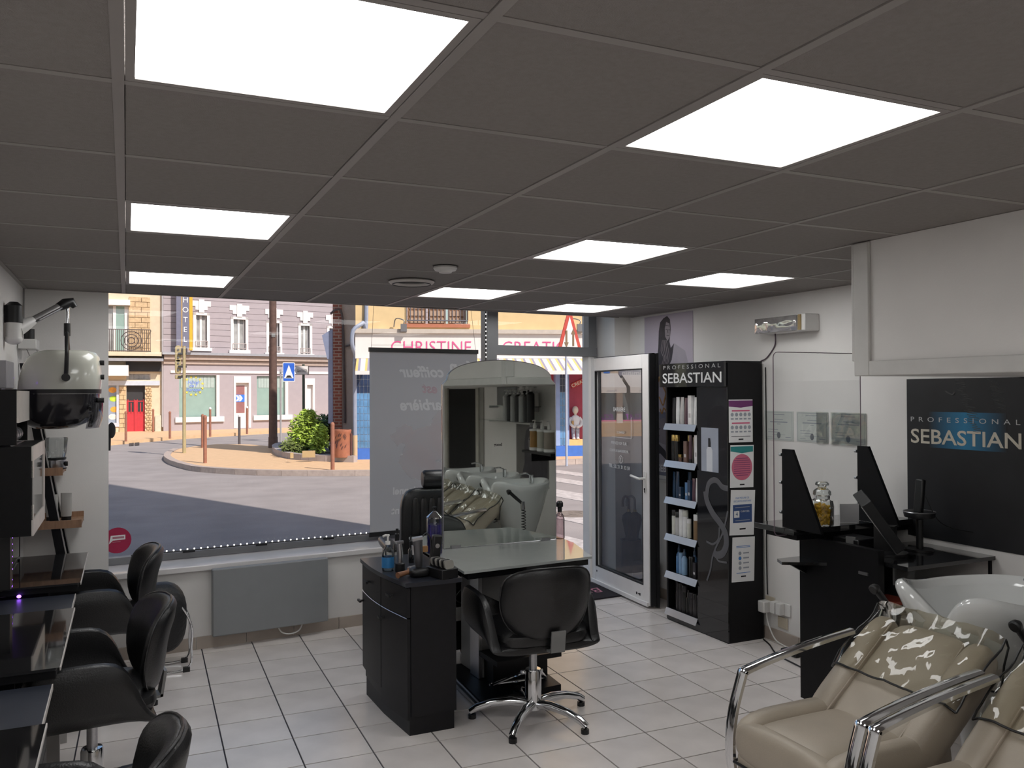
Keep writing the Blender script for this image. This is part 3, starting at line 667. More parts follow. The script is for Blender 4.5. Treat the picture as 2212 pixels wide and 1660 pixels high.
g = G(); B.slab(g, bL, bR, -.1, zs0, -.6, -.35); part('recess_wall', g, DARKIN, bs, world=True)
g = G(); B.slab(g, bL, bR, -.1, .27, -.35, .02); part('plinth', g, mat('blue_plinth', (.06, .18, .62), .5), bs, world=True)
BT1 = mat('blue_glazed_tile', (.13, .30, .55), .2, var=.25, scale=3); BT2 = mat('navy_glazed_tile', (.03, .05, .11), .2, var=.3, scale=3); TJ = mat('tile_joint', (.55, .60, .66), .8)
def tiles(xa, xb, nc, full=True):
    a0, a1 = B.at(xa, 900)[0], B.at(xb, 900)[0]; g = G(); B.slab(g, a0, a1, .27, zs0, -.35, .0); col = part('tiled_pier', g, TJ, bs, world=True)
    cw = (a1-a0)/nc; ch = .18; r_ = 0
    while .28+ch*(r_+1) < zs0:
        for c in range(nc):
            g = G(); B.slab(g, a0+cw*c+.006, a0+cw*(c+1)-.006, .28+ch*r_+.006, .28+ch*(r_+1)-.006, .0, .014); part('wall_tile', g, BT1 if .28+ch*r_ < 1.62 else BT2, col, world=True)
        r_ += 1
tiles(769, 803, 4); tiles(1203, 1222, 3)
g = G(); a0, a1 = B.at(1230, 900)[0], B.at(1300, 900)[0]
B.slab(g, a0, a1, .42, zs0, -.345, -.25); part('red_backdrop', g, mat('raspberry_panel', (.46, .07, .11), .7), bs, world=True)
g = G(); B.slab(g, a0-.02, a1, .27, .43, -.345, .015); part('display_ledge', g, mat('orange_ledge', (.80, .50, .22), .8), bs, world=True)
for xa, xb in ((806, 930), (945, 1060), (1075, 1200)):
    q0, q1 = B.at(xa, 900)[0], B.at(xb, 900)[0]; g = G(); B.slab(g, q0, q1, .42, zs0, -.345, -.25); wb_ = part('display_backdrop', g, mat('raspberry_panel'), bs, world=True)
    g = G(); B.slab(g, q0, q1, .27, .42, -.345, .015); part('display_ledge', g, mat('orange_ledge', (.80, .50, .22), .8), wb_, world=True)
    g = G(); B.slab(g, q1, q1+.12, .27, zs0, -.3, .03); part('window_post', g, mat('sky_blue_paint', (.30, .42, .72), .5), wb_, world=True)
g = G(); aa = B.at(1226, 900)[0]; B.slab(g, aa-.05, aa+.04, .27, zs0, -.3, .03); part('blue_post', g, mat('sky_blue_paint', (.30, .42, .72), .5), bs, world=True)
g = G(); q = B.at(1236, 826, -.2); R_ = Matrix.Rotation(-.35, 3, 'Z')
for k, (mm, dd) in enumerate((('red_tag', .0), )):
    c = B.p(q[0]+.28, q[1]+.02, -.235); ux = (B.u*math.cos(.42)+Vector((0, 0, 1))*math.sin(.42)); uy = (-B.u*math.sin(.42)+Vector((0, 0, 1))*math.cos(.42))
    tgp = part('banner_tag', G().prism([(-.33, -.07), (.33, -.07), (.33, .07), (-.33, .07)], c, ux, uy, B.n*.01), mat('red_tag', (.62, .05, .05), .6), bs, world=True)
    text('CREATION', c-uy*.045+B.n*.012, ux, uy, mat('cream_ink', (.85, .75, .6), .6), tgp, h=.09, align='C', bold=.02)
AWS = stripes('striped_canvas', (.78, .50, .18), (.74, .70, .66), 4.3, 0, c3=(.28, .27, .36))
ag = empty('awning'); ag.parent = bs
bpy.data.objects.remove(ag)
def awn(xa, xb):
    a0, a1 = B.at(xa, 780)[0], B.at(xb, 780)[0]; L = a1-a0
    M = G().slab((0, 0, 0), (L, 0, 0), (L, -.9, -.33), (0, -.9, -.33), (0, 0, .02)); me = M.mesh('awning'); me.materials.append(AWS)
    o = share('awning', me, bs); mw = wm(bs).inverted() @ Matrix.Translation(B.p(a0, zs0-.02, .2)) @ Matrix(((B.u.x, -B.n.x, 0), (B.u.y, -B.n.y, 0), (0, 0, 1))).to_4x4()
    o.location = mw.to_translation(); o.rotation_euler = mw.to_euler()
    part('valance', G().bb(0, L, -.93, -.90, -.42, -.32), OUTW, o)
awn(771, 803); awn(1010, 1420)
a0, a1, z0, z1 = upw
for k in range(3):
    q0 = a0+(a1-a0)*k/3; g = G(); B.slab(g, q0+.03, q0+(a1-a0)/3-.03, z0, z0+2.0, -.25, -.2); sh_ = part('shutter', g, mat('brown_shutter', (.30, .17, .10), .7), bs, world=True)
    for s_ in range(10):
        g = G(); B.slab(g, q0+.07, q0+(a1-a0)/3-.07, z0+.04+s_*.19, z0+.17+s_*.19, -.199, -.185); part('louvre', g, mat('pale_louvre', (.52, .36, .26), .7), sh_, world=True)
g = G(); B.slab(g, a0-.06, a1+.06, z0-.10, z0, -.25, .08); part('brick_sill', g, mat('brick_red', (.45, .17, .10), .8), bs, world=True)
g = G(); rz_ = z0+.08
for zz in (rz_, rz_+.95): g.tube([B.p(a0, zz, .06), B.p(a1, zz, .06)], .018, 5)
for k in range(17): g.tube([B.p(a0+(a1-a0)*k/16, rz_, .06), B.p(a0+(a1-a0)*k/16, rz_+.95, .06)], .011, 4)
part('window_guard', g, mat('grey_iron', (.16, .16, .19), .5), bs, world=True)
for xx in (872, 1252):
    a_, z_ = B.at(xx, 709, .3); g = G().box(B.p(a_, z_, .35), (.16, .12, .2), math.atan2(B.u.y, B.u.x)).tube(smooth_path([B.p(a_-.25, z_+.05, .05), B.p(a_-.2, z_+.25, .2), B.p(a_, z_+.2, .34), B.p(a_, z_+.1, .35)]), .015, 5); part('floodlight', g, ALU, bs, world=True)
a_ = B.at(767, 900)[0]; PIPE = mat('blue_grey_pipe', (.30, .34, .44), .5)
g = G().tube(smooth_path([B.p(a_+.30, 8, .08), B.p(a_+.30, 3.75, .08), B.p(a_+.22, 3.55, .2), B.p(a_-.02, 3.35, .28), B.p(a_-.06, 3.0, .26), B.p(a_+.02, 2.7, .12), B.p(a_+.0, 2.4, .1), B.p(a_, .62, .1)], 5), .055, 8); part('drainpipe', g, PIPE, bs, world=True)
g = G().cyl(B.p(a_, .62, .1), B.p(a_, -.0, .1), .065, n=10); part('drainpipe_foot', g, mat('beige_pipe', (.60, .44, .28), .6), bs, world=True)

# side house: beige strip, brick pier and blue-grey boards
Bz = Fac((4.72, 23.3), (.93, -.36)); sb_ = thing('brick_house', 'narrow beige house with a tall brick pier left of the drainpipe', 'building', Bz.p(.5, 0))
a0, a1 = Bz.at(738, 900)[0], Bz.at(790, 900)[0]; g = G(); Bz.slab(g, a0, a1, -.1, 8.5, -.4, 0); part('beige_wall', g, mat('beige_render', (.52, .45, .40), .9), sb_, world=True)
a0, a1 = Bz.at(720, 900)[0], Bz.at(739, 900)[0]; g = G(); Bz.slab(g, a0, a1, -.1, 8.5, -.4, .06)
me = g.mesh('brick_pier', wm(sb_).inverted()); part('brick_pier', me, bricks('red_brick', (.36, .12, .08), (.24, .07, .05), (.45, .36, .30), 1., .24, .085, .012), sb_)
g = G().tube(smooth_path([Bz.p(a0-.05, 3.9, .1), Bz.p(a0+.1, 4.0, .15), Bz.p(a1, 3.95, .12), Bz.p(a1+.05, 3.3, .06), Bz.p(a1+.08, .9, .05)], 5), .03, 6); part('cable', g, mat('dark_conduit', (.10, .08, .08), .6), sb_, world=True)
g = G().tube(smooth_path([Bz.p(a1+.1, 3.0, .06), Bz.p(a1+.35, 3.05, .06), Bz.p(a1+.4, 2.9, .06), Bz.p(a1+.45, 1.5, .06)], 5), .03, 6); part('cable', g, MATS['dark_conduit'], sb_, world=True)
g = G(); zb0 = Bz.at(710, 776, .3)[1]; z1_ = Bz.at(710, 711, .3)[1]; q0, q1 = Bz.at(698, 740, .3)[0], Bz.at(719, 740, .3)[0]
g.prism([(q0+.12, zb0), (q1, zb0), (q1, z1_), (q0-.02, z1_-.18)], Bz.p(0, 0, .28), Bz.u, (0, 0, 1), Bz.n*.1); Bz.slab(g, q1-.12, q1, .9, zb0-.01, .28, .36)
bo = single('shop_board', g, mat('blue_grey_board', (.26, .30, .44), .6), 'blue grey shield-shaped board fixed left of the brick pier', 'sign', Bz.p(q1, .9, .3))

# ---------------------------------------------------------------- street furniture
def bollard(x, y, h=1.0, z=-.02, label='', m=RUST, tip=None, r=.045):
    p = atz(x, y, z); t = thing('bollard', label, 'bollard', p, 0, 'street bollards')
    part('post', G().cyl((0, 0, -.02), (0, 0, h), r, n=10), m, t)
    part('cap', G().lathe((0, 0, h), [(r, 0), (r*1.05, .01), (r*1.05, .05), (r*.6, .08), (.001, .09)], 10), tip or m, t)
for x, y, h, z, lb in ((272, 953, 1.0, .01, 'brown bollard in front of the stone pier by the red door'), (331, 934, .95, .01, 'brown bollard right against the cream house, beside the meter box'), (367, 947, .95, .01, 'brown bollard at the left corner of the hotel'),
                       (443, 1001, 1.12, -.02, 'tallest brown bollard of the pair on the tip of the island'), (437.5, 968, 1.0, -.02, 'brown bollard just behind the tall one on the island'), (718.5, 1016, 1.0, -.02, 'brown bollard in front of the rust litter bin')):
    bollard(x, y, h, z, lb)
bollard(454, 943, 1.08, .01, 'brown bollard with a white tip below the teal hotel window', tip=OUTW); bollard(533.7, 937, 1.08, .01, 'brown bollard with a white tip by the hotel door', tip=OUTW)
bollard(517, 961, 1.0, ROAD, 'dark slim bollard standing on the side road', mat('dark_post', (.10, .08, .08), .6), OUTW)
for i_, (bx, by) in enumerate(((-7.15, 35.4), (-8.3, 34.3))): 
    t = thing('bollard', ('brown bollard mirrored in the door, under the left awning', 'brown bollard mirrored in the door, nearer the door handle')[i_], 'bollard', (bx, by, .01), 0, 'street bollards'); part('post', G().cyl((0, 0, -.02), (0, 0, 1.1), .06, n=10), RUST, t); part('cap', G().lathe((0, 0, 1.1), [(.06, 0), (.06, .04), (.001, .07)], 10), RUST, t)
p = atz(398, 979, -.02); k = p.length/FPX; PST = mat('khaki_post', (.44, .36, .20), .5)
t = thing('traffic_light', 'khaki traffic light pole seen from behind on the island', 'traffic light', p)
zt = atY(398, 750, p.y).z; part('pole', G().cyl((0, 0, -.02), (0, 0, zt+.05), .055, .045, 10), PST, t)
for yy, hh in ((763, 32), (791, 28), (813, 8)):
    zz = atY(392, yy, p.y).z; hd_ = part('lamp_housing', G().prism(rrect(.17, hh*k*1.05, .08 if hh > 10 else .02), (-.16, .06, zz), (1, 0, 0), (0, 0, 1), (0, .14, 0)), PST, t, bevel=.01)
    if hh > 10:
        for q in (-.25, .25): part('bolt', G().cyl((-.16, .06, zz+q*hh*k), (-.16, .04, zz+q*hh*k), .03, n=8), STEEL, hd_)
    part('clamp', G().bb(-.16, .07, -.02, .06, zz-.03, zz+.03), DARKIN, t)
p = atz(590, 968, -.02); t = thing('utility_pole', 'tall dark brown pole rising past the ceiling edge in front of the hotel', 'pole', p)
part('shaft', G().cyl((0, 0, 0), (0, 0, 9), .135, .09, 14), mat('dark_brown_pole', (.13, .075, .06), .7, var=.2), t); part('foot_sleeve', G().cyl((0, 0, -.02), (0, 0, .35), .15, .145, 14), MATS['dark_brown_pole'], t)
zz = atY(590, 724, p.y).z; part('plate', G().bb(-.06, .06, -.125, -.115, zz-.06, zz+.06), STEEL, t)
p = atz(606.5, 955, ROAD+.02); t = thing('speed_bump_sign', 'blue square road sign with a white triangle and hump', 'road sign', p)
a = atY(624, 804, p.y-.1)-p; part('post', G().cyl((0, 0, -.1), (0, 0, a.z+.1), .035, n=8), mat('grey_post', (.40, .38, .38), .4), t)
sw = 25*p.length/FPX; sh = 40*p.length/FPX
pl = part('plate', G().prism(rrect(sw, sh, .04), (a.x, -.06, a.z), (1, 0, 0), (0, 0, 1), (0, -.03, 0)), INKW, t)
part('blue_field', G().prism(rrect(sw*.9, sh*.93, .03), (a.x, -.091, a.z), (1, 0, 0), (0, 0, 1), (0, -.006, 0)), mat('road_sign_blue', (.03, .13, .60), .4), pl)
part('white_triangle', G().prism([(-sw*.40, -sh*.33), (sw*.40, -sh*.33), (0, sh*.38)], (a.x, -.098, a.z), (1, 0, 0), (0, 0, 1), (0, -.004, 0)), INKW, pl)
part('hump', G().prism([(-sw*.26, -sh*.30), (sw*.26, -sh*.30), (sw*.12, -sh*.18), (-sw*.12, -sh*.18)], (a.x, -.103, a.z), (1, 0, 0), (0, 0, 1), (0, -.003, 0)), INK, pl)
part('bracket', G().bb(-.02, a.x+.02, -.06, .0, a.z-.02, a.z+.02), MATS['grey_post'], t)
p = atz(656, 985, -.02); p = Vector((p.x*1.13, p.y*1.13, -.02)); t = thing('direction_sign', 'white arrow-shaped direction sign on a dark post behind the planter', 'road sign', p)
a = atY(651, 801, p.y)-p; part('post', G().cyl((0, 0, -.02), (0, 0, a.z+.2), .04, n=8), mat('dark_green_post', (.07, .09, .07), .6), t)
sw = 26*p.length/FPX; pl = part('arrow_board', G().prism([(-sw*.6, 0), (-sw*.45, -.12), (sw*.5, -.12), (sw*.5, .14), (-sw*.45, .14)], (a.x, -.05, a.z), (1, .2, 0), (0, 0, 1), (0, -.05, 0)), OUTW, t)
part('edge', G().bb(a.x+sw*.5, a.x+sw*.62, .02, .09, a.z-.13, a.z+.15), mat('dark_post'), pl)
text('Gare S.N.C.F', p+Vector((a.x-sw*.40, -.105-sw*.08, a.z-.05)), (1, .2, 0), (0, 0, 1), INK, pl, h=.09, wd=sw*.8, off=.012)
# planter
pk = [atz(x, y, -.02) for x, y in ((606, 966), (594, 973), (600, 981), (612, 987), (640, 993), (690, 996.5), (735, 998), (768, 999))]
pl_ = struct('planter_bed', G().prism([(q.x, q.y) for q in pk]+[(5.9, 26.2), (5.6, 28.6)], (0, 0, -.02), (1, 0, 0), (0, 1, 0), (0, 0, .10)), mat('dark_gravel', (.05, .055, .07), .95, var=.5, scale=40, bump=.6, bscale=60))
kk = smooth_path(pk, 3)
for i_ in range(0, len(kk)-3, 3):
    g = G()
    for c, d in zip(kk[i_:i_+3], kk[i_+1:i_+4]):
        tt = (d-c).normalized(); n_ = Vector((tt.y, -tt.x, 0))*.09; g.slab(c-n_, d-n_, d+n_, c+n_, (0, 0, .16))
    part('kerb_stone', g, mat('grey_kerb', (.42, .37, .36), .85), pl_)
def shrub(name, label, base, blobs, nleaf, m, leaf=.1, stem=True):
    t = thing(name, label, 'shrub', base); g = G(); rnd = random.Random(sum(map(ord, label)))
    for _ in range(nleaf):
        c, r_ = rnd.choice(blobs); d = Vector((rnd.gauss(0, 1), rnd.gauss(0, 1), rnd.gauss(0, 1))).normalized()*(rnd.random()**.4)
        q = Vector(c)+Vector((d.x*r_[0], d.y*r_[1], d.z*r_[2])); u_ = Vector((rnd.gauss(0, 1), rnd.gauss(0, 1), rnd.gauss(0, .6))).normalized()*leaf; v_ = u_.orthogonal().normalized()*leaf*.32
        g.quad(q-u_, q+v_, q+u_, q-v_)
    part('foliage', g, m, t, kind='stuff')
    g = G()
    for c, r_ in blobs: g.tube(smooth_path([(0, 0, 0), (c[0]*.4, c[1]*.4, c[2]*.5), c], 3), [.03]*6+[.012], 5)
    part('stems', g, mat('bark', (.14, .09, .06), .9), t)
LEAF1 = mat('yellow_green_leaf', (.33, .46, .06), .6, var=.35, scale=5); LEAF2 = mat('deep_green_leaf', (.06, .14, .05), .6, var=.35, scale=5); LEAF3 = mat('olive_leaf', (.17, .22, .06), .6, var=.3, scale=5)
p = atz(662, 980, .06); shrub('shrub', 'tall yellow-green shrub in the corner planter', p, [((0, 0, .75), (.48, .35, .42)), ((-.12, 0, .45), (.42, .35, .35)), ((.2, 0, .5), (.4, .35, .4)), ((.05, .05, .95), (.25, .2, .3))], 2600, LEAF1, .075)
p = atz(716, 978, .06); shrub('shrub', 'dark green feathery shrub behind the litter bin', p, [((0, .2, .7), (.5, .35, .4)), ((.25, .2, .85), (.4, .3, .3)), ((-.25, .2, .55), (.4, .3, .4))], 2200, LEAF2, .085)
p = atz(628, 982, .06); shrub('shrub', 'low olive shrub at the left of the planter', p, [((0, 0, .22), (.30, .2, .2)), ((.2, 0, .15), (.25, .2, .15))], 700, LEAF3, .06)
p = atz(688, 983, .06); shrub('shrub', 'small green shrub between the tall and the dark one', p, [((0, 0, .35), (.28, .25, .32)), ((.05, 0, .6), (.2, .2, .25))], 900, LEAF1, .07)
p = atz(1264, 985, -.02); shrub('weed', 'tuft of green weeds at the foot of the blue plinth', p, [((.1, -.1, .12), (.15, .1, .12))], 160, LEAF3, .05)
p = atz(667, 990, .08); bx_ = single('planter_marker', G().box(p+Vector((0, 0, .1)), (.32, .05, .17), -.2).box(p+Vector((-.42, .02, .08)), (.08, .05, .14)), mat('wood_plate', (.46, .34, .18), .8), 'small wooden plate standing at the foot of the tall shrub', 'plate', p)
p = atz(740, 988, .1); t = thing('litter_bin', 'rust brown round litter bin with a leaf pattern', 'bin', p); r_ = 18*p.length/FPX
zb = 58*p.length/FPX
part('drum', G().lathe((0, 0, 0), [(r_*.97, 0), (r_, .02), (r_, zb-.06), (r_*1.03, zb-.05), (r_*1.03, zb), (r_*.85, zb), (r_*.85, zb-.3)], 24, cap=False), mat('corten', (.38, .15, .09), .75, var=.12, scale=10), t)
part('door_flap', G().prism(rrect(.12, zb*.8, .02), (r_*.86, -r_*.50, zb*.47), Vector((.5, .86, 0)), (0, 0, 1), (.02, -.012, 0)), mat('dark_corten', (.10, .04, .03), .8), t)
g = G(); n0 = Vector((-.25, -.97, 0))
for k in range(20):
    a_ = math.radians(238+random.uniform(-38, 38)); z_ = random.uniform(.25, .8)*zb; q = Vector((math.cos(a_), math.sin(a_), 0)); tt = Vector((-q.y, q.x, 0)); w_ = .045
    g.quad(q*(r_+.004)+Vector((0, 0, z_))-tt*.015, q*(r_+.004)+Vector((0, 0, z_+.02))+tt*.01, q*(r_+.004)+Vector((0, 0, z_+.11))+tt*w_, q*(r_+.004)+Vector((0, 0, z_+.06))-tt*.005)
part('leaf_cutouts', g, mat('dark_corten'), t)
# warning sign over the door
p = atz(1224, 998, -.02); p = p*.985; p.z = -.02; t = thing('warning_sign', 'red bordered triangular road sign with two opposite arrows, above the transom', 'road sign', p)
k = p.length/FPX; a = atY(1228, 735, p.y)-p; wd_, ht_ = 60*k, 104*k
part('post', G().cyl((0, 0, -.08), (0, 0, a.z+.5), .03, n=8), mat('pale_blue_post', (.42, .46, .56), .4), t)
def tri(w_, h_, c=0.): return [(-w_/2, -h_*.27), (w_/2, -h_*.27), (0, h_*.73)]
N_ = (-.12, -.99, 0); Ud = (.99, -.12, 0)
pl = part('plate', G().prism(tri(wd_, ht_), (a.x, -.04, a.z), Ud, (0, 0, 1), (-.003, -.03, 0)), mat('sign_red', (.55, .07, .05), .5), t, bevel=.01)
part('white_field', G().prism(tri(wd_*.64, ht_*.66), (a.x-.004, -.072, a.z-.0), Ud, (0, 0, 1), (0, -.006, 0)), OUTW, pl)
for sgn, cc in ((1, .09), (-1, -.09)):
    z0 = .02*sgn
    part('arrow', G().prism([(cc-.025, -.19*sgn+.06), (cc+.025, -.19*sgn+.06), (cc+.025, .1*sgn+.06), (cc+.06, .1*sgn+.06), (cc, .24*sgn+.06), (cc-.06, .1*sgn+.06), (cc-.025, .1*sgn+.06)], (a.x-.005, -.08, a.z-.02), Ud, (0, 0, 1), (0, -.004, 0)), mat('arrow_brown', (.22, .14, .08), .6), pl)
# little mannequin in the window
q = B.at(1243, 940, -.1); p = B.p(q[0], .43, -.1); t = thing('mannequin', 'white child mannequin in jeans in front of the raspberry panel', 'mannequin', p, math.atan2(B.u.y, B.u.x)); SK = mat('mannequin_cream', (.74, .68, .56), .5); WS = mat('white_sweater', (.78, .78, .80), .9); JN = mat('patched_jeans', (.36, .38, .46), .9, var=.4, scale=14)
part('head', G().ell((0, 0, .80), (.085, .09, .11), 16, 12).cyl((0, 0, .64), (0, 0, .72), .035, n=10), SK, t)
part('sweater', G().loft([[(w_*math.cos(2*PI*k/14), d_*math.sin(2*PI*k/14), z_) for k in range(14)] for w_, d_, z_ in ((.10, .075, .34), (.12, .085, .42), (.13, .085, .54), (.12, .075, .61), (.06, .05, .655))]).tube(smooth_path([(-.11, 0, .60), (-.16, 0, .50), (-.12, -.08, .38), (-.02, -.12, .34)]), .038, 8).tube(smooth_path([(.11, 0, .60), (.17, 0, .50), (.13, -.08, .38), (.02, -.12, .34)]), .038, 8), WS, t)
part('jeans', G().tube([(-.055, 0, .36), (-.06, 0, .2), (-.05, 0, .04)], [.06, .052, .045], 10).tube([(.055, 0, .36), (.06, -.01, .2), (.06, -.01, .04)], [.06, .052, .045], 10), JN, t)
part('shoe', G().ell((-.05, -.03, .025), (.045, .075, .028), 12, 8), WS, t); part('shoe', G().ell((.06, -.04, .025), (.045, .075, .028), 12, 8), WS, t)
part('bag', G().box((-.09, -.07, .44), (.05, .04, .14)), mat('tan_bag', (.52, .32, .12), .7), t)

q = atY(241, 930, 6.43); single('dark_object', G().ell(q, (.026, .03, .055), 16, 10).cyl(q+Vector((-.018, .01, -.14)), q+Vector((-.014, .01, 0)), .012, n=8), mat('dark_cloth', (.02, .02, .025), .8), 'dark rounded object hanging outside at the left edge of the shop window', 'bag', q-Vector((0, 0, .14)))
# ================================================================== salon chairs
def build_salon_chair(label, loc, rz, caster=False, foot=True):
    t = thing('salon_chair', label, 'chair', loc, rz, 'black salon chairs')
    K = [(-.292, .700), (-.305, .60), (-.295, .50), (-.24, .445), (-.12, .432), (0, .43)]
    K = K+[(-x, z) for x, z in K[-2::-1]]
    rings = []
    for y, k, th_ in ((-.215, .03, .5), (-.205, .06, .9), (-.185, .13, 1), (-.155, .32, 1), (-.125, .66, 1), (-.085, .90, 1), (-.03, 1, 1), (.10, 1, 1), (.20, .99, 1), (.245, .95, .9), (.262, .90, .5)):
        inner, outer = [], []
        for i, (x, z) in enumerate(K):
            zz = .43+(z-.43)*k
            xx = x*(1-.10*(1-k))
            tx, tz = (K[min(i+1, 10)][0]-K[max(i-1, 0)][0]), (K[min(i+1, 10)][1]-K[max(i-1, 0)][1])
            n_ = Vector((-tz, tx)).normalized(); h_ = .027*th_
            inner.append((xx+n_.x*h_, y, zz+n_.y*h_)); outer.append((xx-n_.x*h_, y, zz-n_.y*h_))
        rings.append(inner+outer[::-1])
    part('seat_shell', G().loft(rings), LEATHER, t, sub=1)
    part('seat_cushion', G().ell((0, .0, .478), (.255, .235, .05), 28, 10, .45, .6), LEATHER, t)
    # backrest: a curved pad with a flat top and a round bottom
    N = 36; layers = []
    for s_, d_ in ((.02, -.035), (.55, -.036), (.86, -.031), (.97, -.016), (1.0, 0), (.97, .016), (.86, .031), (.55, .036), (.02, .035)):
        ring = []
        for k in range(N):
            a = 2*PI*k/N; c_, n_ = math.cos(a), math.sin(a)
            x = .245*math.copysign(abs(c_)**.72, c_)*s_
            z = (.165*math.copysign(abs(n_)**.55, n_) if n_ > 0 else .215*math.copysign(abs(n_)**.95, n_))*s_
            y = -.265-.20*z+1.5*x*x+d_-.25*max(0, z)**2
            ring.append((x, y, .692+z))
        layers.append(ring)
    bk_ = part('backrest', G().loft(layers), LEATHER, t)
    rim = []
    for k in range(N):
        a = 2*PI*k/N; c_, n_ = math.cos(a), math.sin(a)
        x = .246*math.copysign(abs(c_)**.72, c_); z = (.166*math.copysign(abs(n_)**.55, n_) if n_ > 0 else .216*math.copysign(abs(n_)**.95, n_))
        rim.append((x, -.267-.20*z+1.5*x*x-.25*max(0, z)**2, .692+z))
    part('piping', G().tube(rim, .005, 6, closed=True), LEATHER, bk_)
    part('back_bracket', G().slab((-.01, -.292, .535), (.065, -.292, .535), (.065, -.275, .425), (-.01, -.275, .425), (0, .012, 0)).slab((-.01, -.275, .425), (.065, -.275, .425), (.065, -.02, .392), (-.01, -.02, .392), (0, 0, .012)), mat('grey_bracket', (.20, .20, .20), .4), t)
    part('gas_lift', G().cyl((0, 0, .22), (0, 0, .425), .021, n=14).lathe((0, 0, .40), [(.09, 0), (.09, .015), (.03, .016)], 16), STEEL, t)
    part('column', G().lathe((0, 0, .055), [(.044, 0), (.044, .20), (.040, .21), (.022, .212)], 20), CHROME, t)
    for k in range(5):
        a = 2*PI*k/5+.25; d = Vector((math.cos(a), math.sin(a), 0)); R_ = .335 if not caster else .30
        if not caster:
            lg = part('base_leg', G().tube([d*.03+Vector((0, 0, .085)), d*.12+Vector((0, 0, .092)), d*.22+Vector((0, 0, .082)), d*.30+Vector((0, 0, .058)), d*R_+Vector((0, 0, .034))], [.026, .024, .021, .020, .019], 10), CHROME, t)
            part('foot', G().cyl(d*(R_-.01), d*(R_-.01)+Vector((0, 0, .022)), .021, n=12), BLACKP, lg)
        else:
            lg = part('base_leg', G().tube([d*.03+Vector((0, 0, .10)), d*.15+Vector((0, 0, .10)), d*R_+Vector((0, 0, .075))], [.03, .027, .022], 10), BLACKP, t)
            n_ = Vector((-d.y, d.x, 0)); c_ = d*(R_-.01)+Vector((0, 0, .026))
            part('caster', G().cyl(c_-n_*.022, c_-n_*.006, .026, n=14).cyl(c_+n_*.006, c_+n_*.022, .026, n=14), mat('brass_tread', (.22, .12, .03), .4, metal=.5), lg)
    if foot:
        part('footrest', G().tube(smooth_path([(.045, .02, .245), (.13, .16, .16), (.16, .22, .125), (.14, .25, .12), (0, .25, .12), (-.14, .25, .12), (-.16, .22, .125), (-.13, .16, .16), (-.045, .02, .245)], 4), .008, 8).tube([(-.06, .02, .245), (.06, .02, .245)], .012, 8), CHROME, t)
    return t
front_chair = build_salon_chair('black salon chair with its back to us, in front of the arched mirror', (1.965, 4.04, 0), -.08)
c2 = build_salon_chair('nearer black tub chair pulled up to the middle wall desk on the left', (-.13, 3.93, 0), PI/2+.12, caster=True, foot=False)
dup(front_chair, (-.13, 5.30, 0), PI/2+.10, 'far black tub chair at the left wall desk next to the window')
dup(c2, (-.17, 2.42, 0), PI/2-.1, 'black chair at the bottom left corner of which only the backrest top shows')

